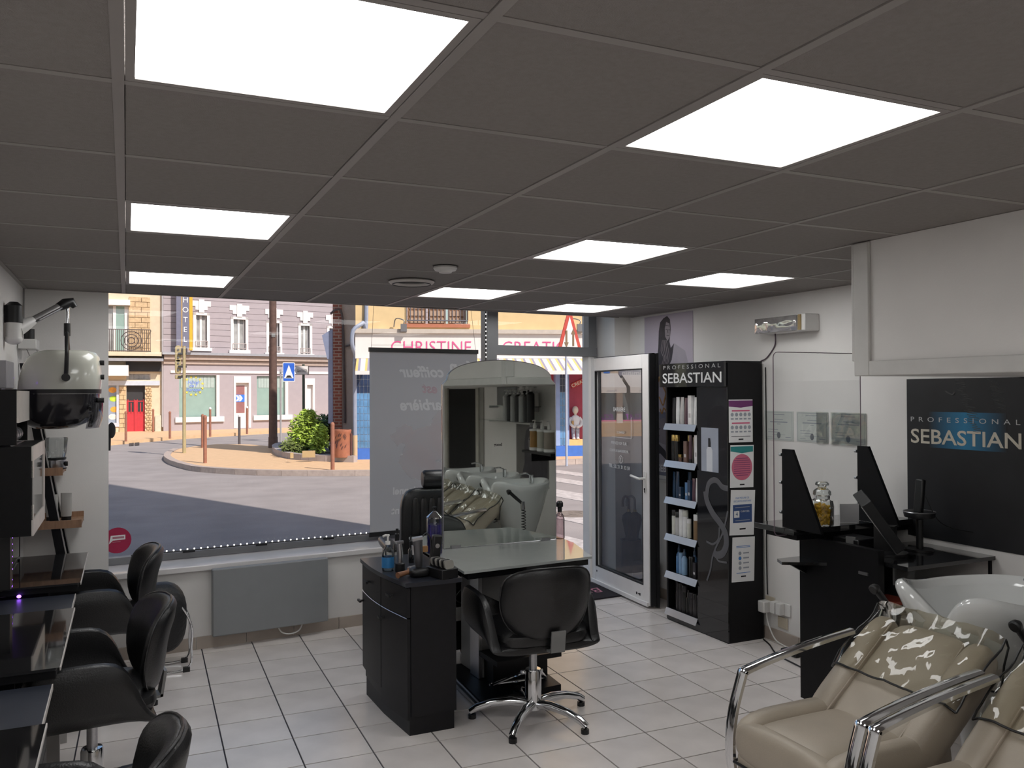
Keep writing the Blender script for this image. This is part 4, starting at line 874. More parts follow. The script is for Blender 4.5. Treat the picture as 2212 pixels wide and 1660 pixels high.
# ================================================================== wash units
BEIGE = mat('beige_leatherette', (.40, .345, .275), .42, var=.06, scale=6, bump=.08, bscale=220)
CERAM = mat('white_ceramic', (.66, .67, .66), .12, var=.02, coat=.5)
PVC = glass('clear_pvc', (.93, .93, .89), .55, 1.5, rough=.05, base=.012)
def wash_chair(label, loc):
    t = thing('wash_chair', label, 'chair', loc, PI/2, 'beige wash chairs')
    W = .265
    part('seat_base', G().loft([[(x*w_, y, z) for x, y in ((-1, .34), (-.92, .385), (.92, .385), (1, .34), (1, -.30), (-1, -.30))] for z, w_ in ((.10, .24), (.13, .255), (.34, .26))]), BEIGE, t, bevel=.02, seg=3)
    part('base_piping', G().tube([(-.262, .34, .30), (-.245, .39, .30), (.245, .39, .30), (.262, .34, .30)], .006, 6), BLACKP, t)
    part('seat_cushion', G().ell((0, .10, .40), (.19, .285, .075), 28, 12, .35, .45), BEIGE, t)
    for s_ in (-1, 1): part('seat_bolster', G().ell((s_*.218, .09, .395), (.052, .295, .095), 20, 12, .5, .6), BEIGE, t)
    part('seat_front', G().ell((0, .352, .385), (.258, .04, .085), 28, 12, .4, .6), BEIGE, t)
    # backrest leaning back
    ang = math.radians(50); R_ = Matrix.Rotation(ang, 3, 'X')       # tilt away from the sitter
    c = Vector((0, -.225, .555)); up = R_ @ Vector((0, 0, 1)); nn = R_ @ Vector((0, 1, 0))
    bk_ = part('backrest', G().ell(c, (.185, .06, .29), 28, 14, .35, .4, R=R_), BEIGE, t)
    for s_ in (-1, 1): part('back_bolster', G().ell(c+Vector((s_*.218, 0, 0))+nn*.012, (.055, .075, .285), 20, 14, .55, .5, R=R_), BEIGE, t)
    for s_ in (-1, 1): part('seam', G().tube([c+Vector((s_*.168, 0, 0))+nn*.063+up*q for q in (-.27, -.1, .1, .25)], .004, 6), BEIGE, bk_)
    # clear cover over the upper half, edged in black
    cv = G(); rows = []; rnd = random.Random(int(loc[1]*100))
    nu, nv = 34, 16
    for j in range(nv+1):
        v = j/nv; row = []
        q = v*2-1      # front bottom edge .. over the top .. down the back
        if v < .62: hgt = -.03+(.315+.03)*v/.62; dep = .094+.012*math.sin(v*9); 
        else:
            a = (v-.62)/.38*PI; hgt = .315-.02+.02*math.cos(a)-(.10*(v-.62)/.38 if a > PI/2 else 0)+.01; dep = .094*math.cos(a)
        for i in range(nu+1):
            x = -.292+.584*i/nu
            edge = max(0, abs(x)-.24)/.052
            w_ = .0035*math.sin(i*.95+j*1.5+loc[1]*7)+.004*math.sin(i*.5-j*.7)+rnd.uniform(-.002, .002)
            row.append(c+Vector((x, 0, 0))+up*hgt+nn*(dep*(1-.35*edge**2)+w_))
        rows.append(row)
    for j in range(nv+1): cv.v += rows[j]
    for j in range(nv):
        for i in range(nu): a = j*(nu+1)+i; cv.f.append((a, a+1, a+nu+2, a+nu+1))
    co_ = part('clear_cover', cv, PVC, t)
    loop = rows[0]+[r_[-1] for r_ in rows[1:]]
    part('cover_trim', G().tube(rows[0], .0045, 6).tube([r_[-1] for r_ in rows], .0045, 6).tube([r_[0] for r_ in rows], .0045, 6).tube(rows[-1], .0045, 6), BLACKP, co_)
    for s_ in (-1, 1):
        x = s_*.297
        pth = [(x, .30, .10), (x, .345, .20), (x, .365, .32), (x, .352, .46), (x, .305, .605), (x, .298, .618)]
        pt2 = [(x, .298, .618), (x, .26, .628), (x, .14, .652), (x, 0, .675), (x, -.15, .695), (x, -.28, .71)]
        g = G()
        for pp in (smooth_path(pth, 4), smooth_path(pt2, 4)):
            rings = []
            for i, p_ in enumerate(pp):
                tt = (pp[min(i+1, len(pp)-1)]-pp[max(i-1, 0)]).normalized(); n_ = Vector((1, 0, 0)).cross(tt).normalized()
                rings.append([p_+Vector((a, 0, 0))+n_*b for a, b in ((-.024, -.007), (-.015, -.013), (.015, -.013), (.024, -.007), (.024, .007), (.015, .013), (-.015, .013), (-.024, .007))])
            g.loft(rings)
        part('armrest', g, CHROME, t)
    return t
def wash_basin(label, loc):
    t = thing('wash_basin', label, 'basin', loc, PI/2, 'white wash basins'); n = 48
    def outline(a, k):
        w_, d_ = .275, .30
        wing = math.exp(-((a-(PI/2-.66))/.42)**2)+math.exp(-((a-(PI/2+.66))/.42)**2); notch = math.exp(-((a-PI/2)/.28)**2)
        r_ = 1+.15*wing*k-.20*notch*k
        return Vector((w_*math.cos(a)*r_, d_*math.sin(a)*r_, 0)), wing, notch
    prof = [(.30, 0, -.02, .0), (.34, .30, -.02, .0), (.52, .46, -.03, .1), (.80, .63, -.0, .4), (.96, .80, .0, .8), (1.03, .85, .0, 1), (1.035, .885, .0, 1), (.96, .905, .0, 1), (.82, .885, 0, .9), (.78, .74, 0, .4), (.5, .68, -.02, .1), (.1, .67, -.03, 0)]
    rings = []
    for s_, z, dy, k in prof:
        ring = []
        for i in range(n):
            a = 2*PI*i/n; o_, wg, nc = outline(a, k)
            ring.append(Vector((o_.x*s_, o_.y*s_+dy, z+k*(.04*wg-.10*nc+.03*math.exp(-((a-1.5*PI)/.9)**2)))))
        rings.append(ring)
    part('bowl', G().loft(rings), CERAM, t, sub=1)
    part('drain', G().cyl((0, -.03, .672), (0, -.03, .678), .03, n=16), CHROME, t)
    part('mixer_tap', G().cyl((-.12, -.20, .87), (-.12, -.20, .95), .02, n=12).tube(smooth_path([(-.12, -.20, .94), (-.12, -.15, .965), (-.12, -.09, .96)]), .008, 8), CHROME, t)
    return t
def hand_shower(label, loc):
    t = thing('hand_shower', label, 'shower head', loc, PI/2, 'black hand showers')
    part('handle', G().tube([(0, .0, .0), (-.01, .05, .045), (-.02, .11, .10)], [.013, .015, .016], 10), BLACKP, t)
    part('spray_head', G().lathe((-.022, .12, .108), [(.012, -.02), (.022, -.005), (.024, .012), (.018, .018)], 14, axis=(-.1, .9, -.3)), BLACKP, t)
    part('holder', G().cyl((0, -.005, -.05), (0, .0, .02), .02, n=12), CHROME, t)
    part('hose', G().tube([(.018*math.cos(q*.9)+.0, -.01+.018*math.sin(q*.9), -.05-.0035*q) for q in range(60)], .004, 5), BLACKP, t)
for k, (y, lb, lb2, lb3) in enumerate(((2.38, 'beige wash chair nearest the reception desk, fully in view', 'white wash basin nearest the reception desk', 'black hand shower nearest the reception desk'),
                              (1.73, 'second beige wash chair, cut by the right edge of the photo', 'second wash basin, behind the cut-off wash chair', 'black hand shower at the right edge, above the second wash chair'),
                              (1.08, 'third beige wash chair, seen only in the arched mirror', 'third wash basin, seen only in the arched mirror', 'third black hand shower, seen only in the arched mirror'))):
    wash_chair(lb, (2.53, y, 0)); wash_basin(lb2, (3.24, y, 0)); hand_shower(lb3, (3.13, y+.37, .75))
    po = single('wash_pedestal', G().bb(3.02, 3.5, y-.20, y+.20, 0, .08), WHITEP, ('white floor plinth under the basin nearest the desk', 'white floor plinth under the second basin', 'white floor plinth under the third basin')[k], 'plinth', (3.26, y, 0), 'basin plinths', bevel=.01) if False else None
# ================================================================== middle station: cabinet, desk, mirror, barber chair
CAB = mat('black_cabinet_matt', (.008, .008, .010), .45, var=.12, scale=25, spec=.3)
t = thing('drawer_cabinet', 'black bow-fronted cabinet with two drawers and two doors beside the mirror desk', 'cabinet', (1.42, 4.40, 0))
# plan: front faces -x, bowed; near side at y=4.08
yA, yB = 4.08, 4.80
def bow(y): s_ = (y-yA)/(yB-yA); return 1.285-.045*s_-.028*math.sin(PI*s_)
def plan(d=0., n=12, y0=yA, y1=yB): return [(bow(y0+(y1-y0)*i/n)+d, y0+(y1-y0)*i/n) for i in range(n+1)]
part('body', G().prism(plan(.018)+[(1.565, yB), (1.545, yA)], (0, 0, .10), (1, 0, 0), (0, 1, 0), (0, 0, .655)), CAB, t, world=True)
part('plinth', G().prism([(1.30, yA+.02), (1.265, 4.45), (1.255, yB-.03), (1.55, yB-.03), (1.54, yA+.02)], (0, 0, 0), (1, 0, 0), (0, 1, 0), (0, 0, .10)), CAB, t, world=True)
part('worktop', G().prism(plan(-.012)+[(1.60, yB+.005), (1.575, yA-.012), (1.27, yA-.012)], (0, 0, .756), (1, 0, 0), (0, 1, 0), (0, 0, .022)), mat('black_worktop', (.02, .022, .03), .28), t, world=True)
ym = 4.40
for ya, yb in ((yA+.004, ym-.004), (ym+.004, yB-.004)):
    dr_ = part('drawer', G().prism(plan(0, 8, ya, yb)+[(x+.016, y) for x, y in plan(0, 8, ya, yb)[::-1]], (0, 0, .60), (1, 0, 0), (0, 1, 0), (0, 0, .148)), CAB, t, world=True)
    yc = (ya+yb)/2; part('knob', G().cyl((bow(yc), yc, .685), (bow(yc)-.022, yc, .685), .006, n=8).bb(bow(yc)-.032, bow(yc)-.02, yc-.035, yc+.035, .680, .692), BLACKP, dr_, world=True)
    do_ = part('door', G().prism(plan(0, 8, ya, yb)+[(x+.016, y) for x, y in plan(0, 8, ya, yb)[::-1]], (0, 0, .16 if ya > 4.3 else .085), (1, 0, 0), (0, 1, 0), (0, 0, .593-(.16 if ya > 4.3 else .085))), CAB, t, world=True)
    yc = yb-.04; part('knob', G().cyl((bow(yc), yc, .545), (bow(yc)-.022, yc, .545), .006, n=8).bb(bow(yc)-.032, bow(yc)-.02, yc-.025, yc+.025, .540, .552), BLACKP, do_, world=True)
    part('edge_line', G().tube([(x-.003, y, .5965) for x, y in plan(0, 8, ya, yb)], .0022, 4), STEEL, do_, world=True)

# desk
ZT = .80
t = thing('styling_desk', 'white glass topped desk on a grey pedestal carrying the arched mirror', 'desk', (2.0, 4.75, 0))
top = [(1.60, 4.105), (2.405, 4.17), (2.52, 4.60), (2.56, 5.30), (1.66, 5.24)]
part('desk_top', G().prism(top, (0, 0, ZT-.014), (1, 0, 0), (0, 1, 0), (0, 0, .014)), mat('white_back_painted_glass', (.40, .42, .41), .05, var=.03, coat=.5), t, world=True)
part('desk_board', G().prism([(1.63, 4.13), (2.39, 4.19), (2.44, 4.55), (2.48, 5.27), (1.68, 5.21)], (0, 0, ZT-.05), (1, 0, 0), (0, 1, 0), (0, 0, .035)), BLACKG, t, world=True)
GREYP = mat('grey_pedestal', (.20, .20, .20), .4, var=.05)
part('pedestal', G().box((2.06, 4.76, .40), (.33, .30, .70), .05), GREYP, t, world=True, bevel=.004)
part('pedestal_edge', G().box((1.895, 4.605, .40), (.018, .012, .70), .05).box((1.885, 4.66, .40), (.012, .12, .70), .05), STEEL, t, world=True)
part('foot_shelf', G().box((2.10, 4.50, .20), (.42, .26, .03), .05).box((2.10, 4.56, .12), (.36, .14, .16), .05), BLACK, t, world=True)
part('base_plate', G().prism([(1.76, 4.28), (2.28, 4.32), (2.32, 4.94), (1.79, 4.91)], (0, 0, .002), (1, 0, 0), (0, 1, 0), (0, 0, .045)), BLACK, t, world=True)
part('base_edge', G().slab((1.752, 4.28, .03), (1.752, 4.30, .03), (1.787, 4.91, .03), (1.782, 4.91, .03), (0, 0, .012)), STEEL, t, world=True)

# arched mirror standing on the desk
MA = -.010       # how far the mirror is turned
mu = Vector((1, MA, 0)).normalized(); mn = Vector((mu.y, -mu.x, 0)); mo = Vector((2.095, 4.745, ZT+.003))
t = thing('arched_mirror', 'tall arch-topped mirror standing across the middle desk', 'mirror', mo)
hw, zs, za = .376, .975, 1.128
arcp = [(hw*math.cos(a)*1.0, zs+(za-zs)*math.sin(a)) for a in [PI*i/20 for i in range(21)]]
arcp = [(x, z if abs(x) < hw-.001 else zs) for x, z in arcp]
# clipped shoulders
arcp = [(hw, zs-.02), (hw, zs+.005), (hw-.03, zs+.035)]+[(x, z) for x, z in [((hw-.03)*math.cos(a), zs+.035+(za-zs-.035)*math.sin(a)**.85) for a in [PI*i/22 for i in range(1, 22)]]]+[(-hw+.03, zs+.035), (-hw, zs+.005), (-hw, zs-.02)]
outl = [(-hw, 0), (hw, 0)]+arcp
part('back_panel', G().prism(outl, mo-mn*.002, mu, (0, 0, 1), -mn*.016), BLACK, t, world=True)
part('mirror_glass', G().prism(outl, mo-mn*.0019, mu, (0, 0, 1), mn*.005), MIRROR, t, world=True)
part('mirror_edge', G().tube([mo+mu*a+Vector((0, 0, b))+mn*.001 for a, b in outl], .0035, 6, closed=True), STEEL, t, world=True)
part('rear_mirror', G().prism(outl, mo-mn*.019, mu, (0, 0, 1), -mn*.004), MIRROR, t, world=True)
_d = ray(1066.5, 964); _o = Vector((0, 0, H)); _h = _o+_d*((mo-_o).dot(mn)/_d.dot(mn)); text('good', _h, mu, (0, 0, 1), INK, t, wd=.053, off=.0045, bold=.02)
part('mirror_feet', G().box(mo-mu*.30-mn*.01+Vector((0, 0, .004)), (.06, .05, .02), MA).box(mo+mu*.30-mn*.01+Vector((0, 0, .004)), (.06, .05, .02), MA), STEEL, t, world=True)

# barber chair behind the mirror (faces away, towards the window)
bc = atY(925, 1040, 5.42)
t = thing('barber_chair', 'black barber chair with a ribbed back and round headrest behind the mirror', 'chair', (bc.x+.075, 5.56, 0), -.12)
nb = 7
part('backrest', G().ell((0, -.20, .775), (.26, .05, .325), 28, 14, .35, .35), LEATHER, t)
for k in range(nb): part('back_rib', G().ell((-.165+.33*k/(nb-1), -.245, .765), (.027, .02, .275), 12, 10, .7, .5), LEATHER, t)
part('headrest', G().lathe((-.115, -.21, 1.155), [(.001, 0), (.05, .004), (.062, .02), (.062, .21), (.05, .226), (.001, .23)], 20, axis=(1, 0, 0)), LEATHER, t)
part('headrest_post', G().cyl((0, -.19, 1.05), (0, -.205, 1.13), .014, n=10), CHROME, t)
part('seat', G().ell((0, .07, .50), (.27, .29, .08), 28, 12, .35, .5), LEATHER, t)
for s_ in (-1, 1):
    ar = part('armrest', G().ell((s_*.30, .05, .69), (.045, .23, .03), 16, 10, .5, .6), LEATHER, t); part('arm_support', G().tube([(s_*.30, .2, .67), (s_*.30, .18, .48), (s_*.24, .1, .45)], .016, 8), CHROME, ar)
part('column', G().cyl((0, .05, .04), (0, .05, .43), .055, n=18), CHROME, t)
part('base_disc', G().lathe((0, .05, 0), [(.32, 0), (.32, .015), (.25, .035), (.06, .05)], 36), CHROME, t)
part('footboard', G().slab((-.17, .42, .16), (.17, .42, .16), (.17, .54, .22), (-.17, .54, .22), (0, .01, .02)).tube([(-.12, .3, .42), (-.12, .43, .17)], .014, 8).tube([(.12, .3, .42), (.12, .43, .17)], .014, 8), CHROME, t)

# trolley between cabinet and pedestal
p = atz(1005, 1455, 0); t = thing('trolley', 'black wheeled trolley with white trays behind the drawer cabinet', 'trolley', (1.90, 5.12, 0), .05)
part('frame', G().bb(-.17, -.15, -.15, .15, .09, .68).bb(.15, .17, -.15, .15, .09, .68).bb(-.15, .15, .135, .15, .09, .68), BLACK, t)
for k, z in enumerate((.12, .30, .46, .60)): part('tray', G().bb(-.149, .149, -.16, .134, z, z+.012).bb(-.149, .149, -.16, -.15, z+.012, z+.085), (BLACKP, WHITEP, BLACKP, WHITEP)[k], t)
for sx, sy in ((-1, -1), (1, -1), (-1, 1), (1, 1)): part('caster', G().cyl((sx*.14-.01, sy*.12, .03), (sx*.14+.01, sy*.12, .03), .03, n=14).cyl((sx*.14, sy*.12, .05), (sx*.14, sy*.12, .10), .012, n=8), mat('brown_wheel', (.10, .05, .04), .5), t)
part('power_flex', G().tube(smooth_path([(0, -.1, .66), (.02, -.19, .55), (-.05, -.19, .45), (.03, -.17, .40)]), .005, 6), BLACKP, t)

# ---------------------------------------------------------------- things on the cabinet and the desk
ZK = .778
def pt(x, y, z=ZK): return atz(x, y, z)
LIQ = glass('clear_bottle', (.88, .90, .90), .9, 1.45); 
def bottle(name, label, cat, p, prof, m, label_col=None, cap=None, capm=None, pump=None, n=20, group=None, band=None, extra=None):
    t = thing(name, label, cat, p, 0, group); part('bottle', G().lathe((0, 0, 0), prof, n), m, t)
    if band: part('label_band', G().lathe((0, 0, 0), [(band[0], band[1]), (band[0], band[2])], n, cap=False), label_col, t)
    if cap: part('cap', G().lathe((0, 0, 0), cap, n), capm, t)
    if pump:
        z = pump; r_ = .011
        part('pump', G().cyl((0, 0, z), (0, 0, z+.018), .014, n=12).cyl((0, 0, z+.018), (0, 0, z+.045), .005, n=8).tube([(.008, 0, z+.047), (-.012, 0, z+.05), (-.028, 0, z+.044)], .006, 8), capm, t)
    return t
BLUEL = mat('blue_label', (.03, .18, .42), .4); 
p = pt(838, 1233); t = bottle('sanitizer_bottle', 'clear pump bottle of hand gel with a blue label on the black cabinet', 'bottle', p, [(.001, 0), (.031, .0), (.033, .01), (.033, .085), (.028, .11), (.014, .128), (.013, .14), (.001, .14)], LIQ, BLUEL, pump=.14, capm=WHITEP, band=(.0337, .018, .075))
part('gel', G().lathe((0, 0, .003), [(.001, 0), (.029, 0), (.030, .01), (.030, .07), (.001, .07)], 18), glass('gel_clear', (.80, .86, .9), .3), t)
p = pt(858, 1218); bottle('spray_bottle', 'small clear bottle with a black cap behind the hand gel', 'bottle', p, [(.001, 0), (.022, 0), (.022, .10), (.012, .12), (.012, .13)], LIQ, cap=[(.013, .128), (.013, .165), (.008, .17), (.008, .195), (.001, .195)], capm=BLACKP)
p = pt(888, 1216); bottle('dropper_bottle', 'small black dropper bottle behind the clippers', 'bottle', p, [(.001, 0), (.016, 0), (.016, .07), (.008, .085)], BLACKG, cap=[(.009, .084), (.009, .12), (.005, .125), (.005, .15), (.001, .15)], capm=BLACKP)
p = pt(864, 1236); t = thing('trimmer', 'slim grey hair trimmer standing in a black charging dock', 'trimmer', p)
part('dock', G().lathe((0, 0, 0), [(.026, 0), (.028, .01), (.026, .045), (.016, .05)], 16), BLACKP, t); part('body', G().tube([(0, 0, .045), (0, 0, .10), (-.002, 0, .15)], [.014, .017, .013], 12), STEEL, t); part('blade', G().box((-.002, 0, .158), (.042, .016, .014)), STEEL, t)
p = pt(905, 1245); t = thing('hair_clipper', 'large steel and black hair clipper leaning on its stand', 'clipper', p)
part('stand', G().ell((0, 0, .024), (.055, .05, .026), 20, 10, .6, .7), BLACKP, t)
R_ = Matrix.Rotation(-.12, 3, 'Y') @ Matrix.Rotation(.2, 3, 'X')
part('housing', G().loft([[R_ @ Vector((w_*math.cos(2*PI*k/16), d_*math.sin(2*PI*k/16)-.0, z))+Vector((0, 0, .05)) for k in range(16)] for w_, d_, z in ((.018, .016, 0), (.022, .019, .03), (.025, .02, .08), (.026, .021, .13), (.029, .016, .148))]), mat('gunmetal', (.14, .14, .15), .3, metal=.7), t)
part('blade', G().box(R_ @ Vector((0, 0, .155))+Vector((0, 0, .05)), (.056, .02, .016), R_), STEEL, t); part('lever', G().box(R_ @ Vector((-.03, -.005, .10))+Vector((0, 0, .05)), (.008, .012, .05), R_), STEEL, t)
part('power_flex', G().tube(smooth_path([(.02, .02, .19), (.05, .03, .215), (.075, .03, .18), (.07, .02, .08)]), .004, 6), BLACKP, t)
p = pt(935, 1240); t = thing('hair_clipper', 'black hair clipper standing upright next to the blue jar', 'clipper', p)
R_ = Matrix.Rotation(.12, 3, 'Y')
part('housing', G().box(R_ @ Vector((0, 0, .11)), (.05, .042, .19), R_), BLACKP, t, bevel=.008); part('wooden_grip', G().box((-.055, .0, .135), (.05, .02, .03)), mat('brass_wood', (.35, .19, .08), .4), t); part('dial', G().cyl(R_ @ Vector((0, -.021, .15)), R_ @ Vector((0, -.026, .15)), .012, n=14), STEEL, t); part('stand', G().box((0, 0, .008), (.07, .06, .016)), BLACKP, t)
p = pt(868, 1250); t = thing('neck_brush', 'wooden handled neck brush lying at the front of the black cabinet', 'brush', p, .5)
WOOD = mat('brown_wood', (.22, .10, .05), .45, var=.2, scale=12, stretch=(1, 8, 1))
part('handle', G().tube([(-.03, 0, .02), (.0, 0, .022), (.035, 0, .024), (.06, 0, .024)], [.016, .014, .012, .016], 12), WOOD, t); part('head', G().box((.085, 0, .024), (.055, .04, .034)), WOOD, t, bevel=.004); part('bristles', G().box((.085, .0, .043), (.05, .036, .006)), mat('grey_bristle', (.35, .34, .36), .9), t)
p = pt(955, 1246); t = thing('comb_rack', 'black rack holding a row of clipper guards', 'rack', p, .25)
part('tray', G().bb(-.05, .05, -.075, .075, 0, .05), BLACKP, t, bevel=.004)
for k in range(7): part('clipper_guard', G().prism(rrect(.055, .042, .012), (0, -.066+.02*k, .072), (1, 0, 0), (0, .25, 1), (0, .012, 0)), mat('smoke_guard', (.05, .05, .05) if k % 2 else (.28, .27, .25), .4) if False else (BLACKP if k % 2 else mat('grey_guard', (.24, .23, .21), .4)), t)
# disinfectant jar
p = atz(939, 1196, ZT); t = thing('disinfectant_jar', 'tall glass jar of blue disinfectant with a chrome lid left of the mirror', 'jar', p)
part('jar', G().lathe((0, 0, 0), [(.044, 0), (.046, .006), (.046, .205), (.043, .21)], 24, cap=False), LIQ, t)
part('blue_liquid', G().lathe((0, 0, .004), [(.001, 0), (.043, 0), (.043, .165), (.001, .165)], 24), mat('blue_violet_liquid', (.10, .08, .42), .06, trans=.55, var=.1), t)
part('lid', G().lathe((0, 0, .205), [(.049, 0), (.049, .008), (.012, .038), (.012, .042)], 12), CHROME, t); part('lid_knob', G().lathe((0, 0, .246), [(.006, 0), (.006, .012), (.013, .02), (.013, .024), (.001, .025)], 12), BLACKP, t)
part('comb_rod', G().cyl((0, 0, .02), (0, 0, .2), .008, n=8), STEEL, t)
# spray bottle on the right
p = Vector((2.512, 4.765, ZT)); bottle('water_spray', 'translucent grey pink spray bottle standing right of the mirror', 'bottle', p, [(.001, 0), (.030, 0), (.031, .01), (.031, .125), (.024, .15), (.012, .165), (.012, .175)], glass('smoky_bottle', (.72, .64, .66), .8, 1.4, base=.04), cap=[(.014, .17), (.015, .20), (.022, .204), (.022, .228), (.012, .24), (.001, .24)], capm=BLACKP)

# ---------------------------------------------------------------- under the window
t = thing('radiator', 'flat grey electric panel radiator under the shop window', 'radiator', P(.91, .05, .09)); 
part('panel', G().slab(P(.52, .095, .09), P(1.315, .095, .09), P(1.315, .04, .09), P(.52, .04, .09), (0, 0, .455)), mat('warm_grey_enamel', (.26, .27, .28), .45, var=.03), t, world=True, bevel=.008)
part('wall_bracket', G().slab(P(1.12, .039, .44), P(1.29, .039, .44), P(1.29, .003, .44), P(1.12, .003, .44), (0, 0, .07)).slab(P(.6, .039, .2), P(1.2, .039, .2), P(1.2, .003, .2), P(.6, .003, .2), (0, 0, .2)), BLACKP, t, world=True)
part('power_flex', G().tube(smooth_path([P(.96, .06, .1), P(.99, .07, .05), P(1.05, .08, .035), P(1.11, .07, .05), P(1.14, .06, .1)]), .005, 6), WHITEP, t, world=True)
LEDW = mat('led_dot', (1, .97, .9), .4, emit=1.6)
t = thing('led_strip', 'string of tiny white led lights along the window sill', 'light string', P(1.0, -.2, .58))
part('strip', G().tube([P(.05, -.245, .632), P(2.75, -.245, .632)], .005, 5), BLACKP, t, world=True)
for k in range(58): part('led', G().ell(P(.14+.0452*k, -.24, .642), (.006, .006, .006), 8, 6), LEDW, t, world=True)
for k in range(5): part('clip', G().box(P(.42+.5*k, -.24, .626), (.08, .02, .014), .09), BLACKP, t, world=True)
t = thing('led_strip', 'string of tiny white led lights hanging down the window mullion', 'light string', P(2.77, -.22, 2.9))
part('strip', G().tube([P(2.775, -.235, 2.7), P(2.775, -.235, .65)], .004, 5), BLACKP, t, world=True)
for k in range(56): part('led', G().ell(P(2.775, -.228, 2.68-.036*k), (.006, .006, .006), 8, 6), LEDW, t, world=True)
# red sticker
t = thing('window_sticker', 'round crimson sticker with white lettering in the lower left of the shop window', 'sticker', P(.0, -.297, .72))
sc = P(-.03, -.296, .735); part('disc', G().prism([(.088*math.cos(2*PI*k/32), .088*math.sin(2*PI*k/32)) for k in range(32)], sc, WD, (0, 0, 1), WN*.001), mat('crimson_vinyl', (.36, .01, .06), .5), t, world=True)
part('speech_box', G().prism([(-.045, .0), (-.028, .0), (-.052, -.022), (-.04, .035), (.05, .035), (.05, .004)], sc+WN*.0012, WD, (0, 0, 1), WN*.0004), INKW, t, world=True)
part('sticker_lines', G().prism([(-.03, .012), (.042, .012), (.042, .026), (-.03, .026)], sc+WN*.002, WD, (0, 0, 1), WN*.0003).prism([(-.03, -.012), (.02, -.012), (.02, -.008), (-.03, -.008)], sc+WN*.0012, WD, (0, 0, 1), WN*.0003), mat('sticker_grey', (.45, .2, .24), .6), t, world=True)

# hanging banner in the window
bq = lambda x, z: P(x, -.215, z)
bl = -.215
def on_ban(x, y):
    d = ray(x, y); o = P(0, bl); tt = o.dot(WN)/d.dot(WN); return d*tt+Vector((0, 0, H))
TL, BR_ = on_ban(802, 757), on_ban(1038, 1130); xa, xb = TL.x, BR_.x; zt = TL.z; zb = on_ban(804, 1152).z
t = thing('hanging_banner', 'grey banner with mirrored lettering hung in the shop window behind the barber chair', 'banner', bq((xa+xb)/2, zb))
part('cloth', G().slab(bq(xa+.005, zb), bq(xb-.005, zb), bq(xb-.005, zt), bq(xa+.005, zt), -WN*.002), sheet('banner_cloth', (.66, .66, .66), .96, transl=.72), t, world=True)
part('top_bar', G().slab(P(xa, bl+.012, zt-.012), P(xb, bl+.012, zt-.012), P(xb, bl-.012, zt-.012), P(xa, bl-.012, zt-.012), (0, 0, .034)), BLACKP, t, world=True)
part('bottom_bar', G().slab(P(xa, bl+.012, zb-.03), P(xb, bl+.012, zb-.03), P(xb, bl-.012, zb-.03), P(xa, bl-.012, zb-.03), (0, 0, .034)), BLACKP, t, world=True)
part('cord', G().tube([P(xa+.02, bl, zt+.02), P(xa+.06, bl, zt+.66)], .0015, 4).tube([P(xb-.02, bl, zt+.02), P(xb-.10, bl, zt+.66)], .0015, 4).tube([P(xa+.45, bl, zt+.05), P(xa+.02, bl, zt+.04)], .001, 4), mat('fine_cord', (.3, .28, .27), .7), t, world=True)
BT = sheet('banner_print', (.95, .95, .95), .9, transl=.6); BP = sheet('banner_pink', (.62, .44, .48), .55, transl=.4)
lift = WN*.003
def mtext(s_, xr, yb, h_, slant=.06, sh=.25, bold=.03, m=BT):
    o_ = on_ban(xr, yb)+lift; ob = text(s_, o_, -WD+Vector((0, 0, slant)), Vector((0, 0, 1))+WD*slant, m, t, h=h_, shear=sh, off=0, bold=bold)
mtext('Mon', 1036, 810, .105); mtext('coiffeur', 958, 815, .085, .0); mtext('est', 944, 850, .075, m=sheet('banner_print_pink', (.85, .62, .66), .6, transl=.75)); mtext('barbière', 968, 885, .085, .0)
mtext('tionnel', 905, 1065, .055, 0, 0, .03); mtext('nt', 862, 1110, .055, 0, 0, .03)
g = G()
for (cx, cy, r1, r2, a_) in ((925, 960, 60, 50, .3), (905, 1000, 45, 40, -.4), (960, 940, 40, 60, .2), (870, 940, 30, 20, .5), (940, 1030, 30, 40, 0)):
    c = on_ban(cx, cy)+WN*.0022; k = 6.4/FPX; rr_ = random.Random(cx)
    g.flat([((r1*math.cos(2*PI*q/18)*math.cos(a_)-r2*math.sin(2*PI*q/18)*math.sin(a_))*k*rr_.uniform(.8, 1.15), (r1*math.cos(2*PI*q/18)*math.sin(a_)+r2*math.sin(2*PI*q/18)*math.cos(a_))*k*rr_.uniform(.8, 1.15)) for q in range(18)], c, WD, (0, 0, 1))
part('faded_print', g, sheet('faded_print', (.85, .76, .76), .35, transl=.75), t, world=True)

# ceiling fittings
p = atz(889, 607, ZC); t = thing('ceiling_vent', 'round white ring vent in the ceiling near the window', 'vent', (p.x, p.y, ZC-.012))
part('ring', G().lathe((0, 0, 0), [(.125, .012), (.135, .004), (.125, -.006), (.10, -.010), (.088, .0), (.088, .012)], 40, cap=False), mat('vent_white', (.62, .58, .55), .5), t); part('grille', G().cyl((0, 0, .004), (0, 0, .012), .09, n=32), mat('vent_grey', (.12, .11, .10), .6), t)
part('ring_line', G().tube([(.112*math.cos(2*PI*k/40), .112*math.sin(2*PI*k/40), -.0095) for k in range(40)], .003, 5, closed=True), BLACKP, t)
p = atz(962, 576, ZC); t = thing('smoke_detector', 'small white disc smoke detector on the ceiling before the vent', 'smoke detector', (p.x, p.y, ZC-.03))
part('housing', G().lathe((0, 0, 0), [(.06, .03), (.062, .02), (.055, .008), (.035, .004), (.032, -.004), (.001, -.005)], 30), WHITEP, t); part('shadow_ring', G().lathe((0, 0, .028), [(.066, .002), (.066, .0)], 30), BLACKP, t)
